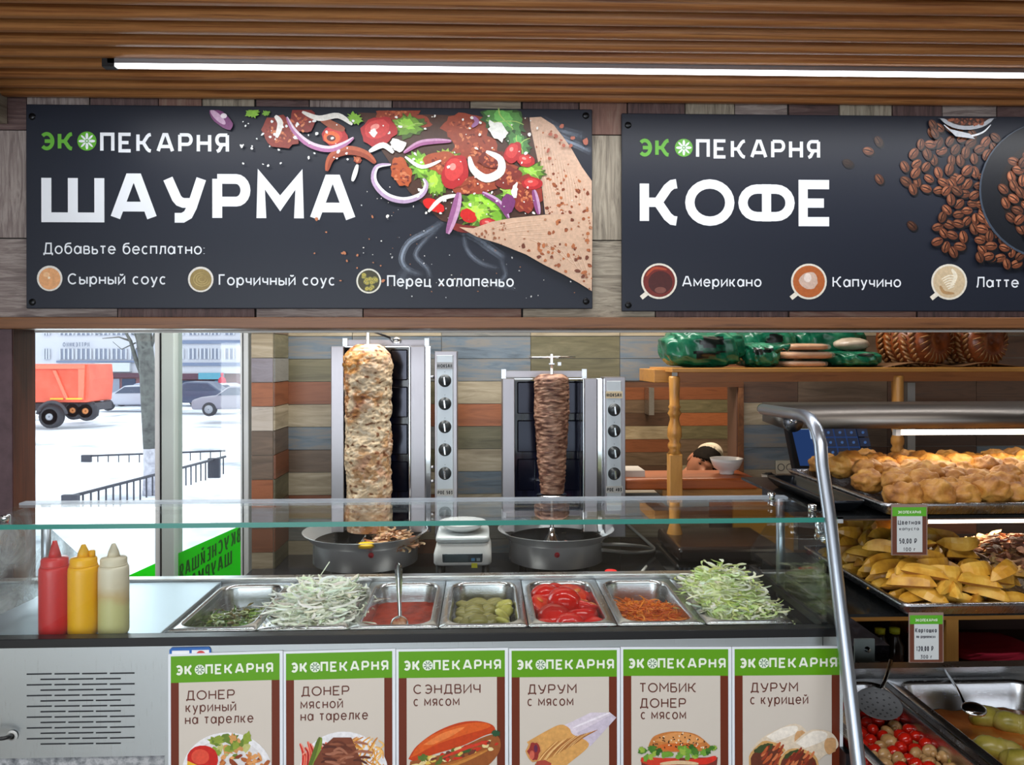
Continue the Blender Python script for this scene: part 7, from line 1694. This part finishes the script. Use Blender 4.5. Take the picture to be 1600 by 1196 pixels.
tag(strips(420, fnm, .045, .014, [(166, 116, 88), (196, 146, 112), (130, 84, 62), (222, 174, 128)], 14, 2.2, 5, .45, M_meat2, 'browned_meat', loc=(1.20, 1.70, ZT2+.012)), 'browned shredded meat heaped over potatoes in the right tray', 'meat', kind='stuff')
# skimmers and ladle
def skimmer(c, r, label, mat, tilt, handle, bowl=.25):
    o = thing('skimmer', c, label, 'skimmer'); m = S(); m.lathe([(r*t, bowl*r*(t*t)-bowl*r*.5) for t in (.001, .3, .6, .85, 1)]+[(r*1.02, bowl*r*.52), (r*.98, bowl*r*.48)]+[(r*t, bowl*r*(t*t)-bowl*r*.5+.0015) for t in (.85, .6, .3, .001)], (0, 0, 0), 36, cap=False)
    d = m.build('disc', mat, o); d.rotation_euler = tilt
    h = S()
    for (rr_, nn) in ((.25, 5), (.5, 10), (.75, 15)):
        for k in range(nn): a = 2*PI*k/nn; h.lathe([(.001, 0), (.0022, 0)], (r*rr_*math.cos(a), r*rr_*math.sin(a), bowl*r*rr_*rr_-bowl*r*.5+.0022), 6, cap=False)
    hh = h.build('hole', plain('hole_tone_'+('warm' if 'potato' in label else 'dark'), (255, 214, 150) if 'potato' in label else (24, 24, 26), .5), o); hh.rotation_euler = tilt; hh['kind'] = 'stuff'
    S().tube([Vector(q)-Vector(c) for q in handle], .0045, 8).build('handle', M_chrome, o); return o
c1 = P(1498, 876, 1.66); skimmer(tuple(c1), .055, 'round perforated skimmer resting on the potato wedges', plain('skimmer_warm', (120, 84, 60), .2, 1), (.12, 0, 0), [c1+Vector((.0, .05, .006)), P(1480, 850, 1.85), P(1462, 840, 1.98)])  # orange reflection put into the disc colour
c2 = P(1372, 1104, 1.62); skimmer(tuple(c2), .044, 'round perforated skimmer over the cherry tomatoes at the display edge', plain('skimmer_steel', (170, 172, 176), .38, .6), (.35, -.1, 0), [c2+Vector((.02, .035, .01)), P(1384, 1060, 1.70), P(1391, 1034, 1.74)])
c3 = P(1521, 1110, 1.56); ldl = thing('ladle', tuple(c3), 'steel spoon lying on the stuffed marrows with a long thin handle', 'spoon'); S().blob((0, 0, 0), (.026, .02, .008), 20, 10, rot=(.3, 0, .2)).build('bowl', M_chrome, ldl); S().tube([(-.01, .01, 0), P(1495, 1078, 1.68)-c3, P(1470, 1042, 1.79)-c3], .003, 8).build('handle', M_chrome, ldl)
# cherry tomatoes and mushrooms
M_ct = plain('cherry_tomato', (196, 30, 16), .12, sss=.1); M_mush = mottled('mushroom', [(.3, (150, 104, 56)), (.6, (196, 158, 108)), (.8, (214, 186, 142))], 26, .25, .1)
pA, hxA, hyA = hp[0]; pts = []; rr = random.Random(12); ctm = mum = None
for t_ in range(5000):
    if len(pts) > 190: break
    x, y = rr.uniform(-hxA-.004, hxA+.004), rr.uniform(-.12, hyA); 
    lay = 0 if t_ < 2500 else 1
    if all(math.hypot(x-a, y-b) > .0225 or l != lay for a, b, l in pts):
        pts.append((x, y, lay)); z = pA.z-.055+lay*.016+rr.uniform(-.002, .004)+.012*(y+.1); r = rr.uniform(.011, .0145)
        if rr.random() < .48:
            if ctm is None:
                ctm = S().blob((0, 0, 0), .013, 14, 10, .05, 2).build('cherry_tomato', M_ct, loc=(pA.x+x, pA.y+y, z)); o = ctm
            else: o = dup(ctm, (pA.x+x, pA.y+y, z), scale=(r/.013,)*3)
            tag(o, 'small glossy red cherry tomato among the mushrooms in the hot pan', 'tomato', 'cherry tomatoes in the hot pan')
        else:
            if mum is None:
                m = S(); m.blob((0, 0, .002), (.014, .014, .009), 16, 10, .1, 3); m.tube([(0, 0, 0), (0, 0, -.012)], [.0055, .0065], 8); mum = m.build('mushroom', M_mush, loc=(pA.x+x, pA.y+y, z)); o = mum
            else: o = dup(mum, (pA.x+x, pA.y+y, z), scale=(r/.0125,)*3)
            o.rotation_euler = (rr.uniform(-2, 2), rr.uniform(-2, 2), rr.uniform(0, 6)); tag(o, 'small brown button mushroom among the cherry tomatoes in the hot pan', 'mushroom', 'mushrooms in the hot pan')
o = fillbed('tomato_sauce_bed', hxA, hyA, -.07, .01, mottled('brown_sauce_bed', [(.3, (120, 50, 20)), (.7, (170, 96, 40))], 30, .3), None); o.location = pA; tag(o, 'reddish sauce beneath the cherry tomatoes and mushrooms', 'sauce', kind='stuff')
# stuffed marrows
M_zuc = mottled('marrow', [(.3, (128, 122, 42)), (.5, (164, 152, 66)), (.7, (178, 164, 96))], 26, .3, .15, rand=True); M_fill = mottled('meat_filling', [(.3, (150, 112, 60)), (.7, (196, 160, 100))], 60, .5, .4)
pB, hxB, hyB = hp[1]
sq_ = [(1484, 1112, 1.56, .05, .9, 'at the back left of the marrow pan'), (1505, 1135, 1.46, .06, -.6, 'below the spoon in the marrow pan'), (1556, 1120, 1.52, .085, -.62, 'long one in the middle of the marrow pan'), (1588, 1105, 1.62, .085, -.7, 'at the back right of the marrow pan'), (1562, 1182, 1.36, .06, -.3, 'at the front near the steel divider'), (1620, 1150, 1.45, .08, -.7, 'at the right border of the picture'), (1535, 1150, 1.44, .06, -.6, 'between the spoon and the divider'), (1596, 1150, 1.47, .07, -.5, 'in the second line behind the front one'), (1540, 1098, 1.66, .06, -.3, 'at the back wall of the marrow pan')]
for i, (x, y, Y, L, rz, lb) in enumerate(sq_):
    p = P(x, y, Y); p.z = pB.z-.042; o = thing('stuffed_marrow', tuple(p), 'green stuffed marrow piece, '+lb, 'marrow', 'stuffed marrows in the hot pan'); o.rotation_euler = (0, 0, rz)
    m = S(); N = 16; m.tube([(L*(t/N-.5), .004*math.sin(t*.5+i), .002*math.cos(t*.7+i)) for t in range(N+1)], [.0225*math.sqrt(max(.12, 1-abs(t/N*2-1)**4))*(1+.13*noise.noise(Vector((t*.6, i*3, 0)))) for t in range(N+1)], 16); m.build('marrow', M_zuc, o)
    S().blob((L*.5-.002, 0, 0), (.006, .016, .016), 14, 10, .3, 5).build('filling', M_fill, o)
o = fillbed('orange_sauce', hxB, hyB, -.058, .006, mottled('orange_sauce_m', [(.3, (176, 92, 34)), (.7, (206, 130, 60))], 14, .15), None); o.location = pB; tag(o, 'orange sauce around the stuffed marrows', 'sauce', kind='stuff')
# price tags
def ptag(x0, x1, y0, y1, Y, label, l1, l2, l3, l4):
    o = thing('price_tag', P((x0+x1)/2, y1, Y), label, 'price tag', 'price tags on the tray rims'); off = Vector(o.location); w = x1-x0; h = y1-y0
    q = lambda a, b, c, d, dy: [P(x, y, Y-dy)-off for x, y in ((a, d), (c, d), (c, b), (a, b))]
    MB().prism([P(x, y, Y)-off for x, y in ((x0-1.5, y1+1), (x1+1.5, y1+1), (x1+1.5, y0-4), (x0-1.5, y0-4))], (0, .002, 0)).build('holder', plain('tag_holder', (140, 120, 112), .15), o)
    for nm, mt, a, b, c, d, dy in (('header', plain('tag_green', (84, 164, 34), .4), x0, y0, x1, y0+h*.19, .0004), ('border', plain('tag_brown', (96, 52, 36), .4), x0, y0+h*.19, x1, y1, .0004), ('field', plain('tag_paper', (196, 202, 204), .4), x0+w*.13, y0+h*.19, x1-w*.12, y1-h*.05, .0008)):
        MB().prism(q(a, b, c, d, dy), (0, -.0002, 0)).build(nm, mt, o)
    for j, (s_, a, b, t, bt) in enumerate((('ЭКОПЕКАРНЯ', .16, .84, .075, .135),)+((l1, .16, .82, .27, .37), (l2, .2, .78, .42, .49), (l3, .2, .72, .66, .77), (l4, .32, .68, .85, .93))):
        if not s_: continue
        m = MB(); ht = (bt-t)*h; letters(m, s_, 0, 0, ht, (b-a)*w, .16, lambda x, z: P(x0+a*w+x, y0+bt*h-z, Y-.0013)-off, .2)
        m.build('lettering', M_cw if j == 0 else plain('tag_ink', (60, 60, 70), .5), o)
ptag(1394, 1447, 794, 868, 1.512, 'price tag reading 50,00 below the fritters on the upper tray', 'Цветная', 'капуста', '50,00 ₽', '100 г')
ptag(1421, 1472, 963, 1036, 1.442, 'price tag reading 120,00 below the potato wedges', 'Картошка', 'по-деревенски', '120,00 ₽', '300 г')
# pine cabinet behind with bottles and cloth
YK = 2.25
pcb = thing('pine_cabinet', (1.5, YK, 0), 'open pine cabinet behind the hot display holding bottles and a red cloth', 'cabinet'); opc = Vector(pcb.location)
def kb_(name, x0, x1, y0, y1, z0, z1, mat): return MB().bbox(x0-opc.x, x1-opc.x, y0-opc.y, y1-opc.y, z0, z1).build(name, mat, pcb)
zk = PZ(1056, YK)
kb_('top', 1.045, 2.0, YK, YB-.01, ZW-.014, ZW, M_pineh); kb_('shelf', 1.045, 2.0, YK, YB-.01, zk-.015, zk, plain('cabinet_dark_timber', (84, 56, 38), .6)); kb_('side', 1.045, 1.06, YK, YB-.01, 0, ZW-.014, M_pine)
kb_('divider', PX(1478, YK), PX(1497, YK), YK, YB-.01, zk, ZW-.014, M_pine); kb_('back', 1.06, 2.0, YK+.32, YK+.34, zk, ZW-.014, plain('cabinet_back', (58, 34, 26), .7)); kb_('side', 1.985, 2.0, YK, YB-.01, 0, ZW-.014, M_pine); kb_('door', 1.06, 1.985, YK+.02, YK+.04, .05, zk-.015, M_door2)
def lying(px_, c, cc_, Y, label, r=.016, up=False):
    p = P(px_, 1055, Y); o = thing('drink_bottle', (p.x, Y, zk+.0005), label, 'bottle', 'bottles in the pine cabinet')
    S().lathe([(.001, 0), (r*1.6, 0), (r*1.7, .01), (r*1.7, .05), (r*.9, .075), (r*.8, .085)], (0, 0, 0), 18).build('body', plain('bottle_tone_%d' % px_, c, .2), o)
    S().lathe([(r*.9, .083), (r*.95, .098), (.001, .1)], (0, 0, 0), 16).build('cap', plain('cap_tone_%d' % px_, cc_, .4), o)
for (a, c, cc_, lb) in ((1340, (196, 206, 214), (40, 100, 190), 'clear bottle with blue cap at the left end of the pine cabinet'), (1374, (50, 34, 26), (214, 206, 40), 'dark bottle with yellow cap in the pine cabinet, left one'), (1397, (46, 30, 24), (210, 210, 50), 'dark bottle with yellow cap in the pine cabinet, right one'), (1425, (54, 26, 24), (206, 30, 30), 'dark bottle with red cap in the pine cabinet'), (1447, (40, 34, 40), (34, 52, 110), 'dark bottle with blue cap behind the lower price tag')): lying(a, c, cc_, YK+.06, lb)
p0, p1 = P(1507, 1055, YK), P(1640, 1032, YK)
fn = lambda p, d: Vector((math.copysign(abs(d.x)**.5, d.x)*(p1.x-p0.x)/2, math.copysign(abs(d.y)**.6, d.y)*.09, math.copysign(abs(d.z)**.6, d.z)*(p1.z-p0.z)/2))*(1+.12*noise.noise(d*4))
o = S().blob((0, 0, 0), 1, 40, 20, 0, 3, 2, fn).build('red_cloth', plain('red_cloth', (176, 20, 54), .8), loc=((p0.x+p1.x)/2, YK+.12, zk+(p1.z-p0.z)/2)); tag(o, 'crumpled crimson cloth lying in the pine cabinet', 'cloth')
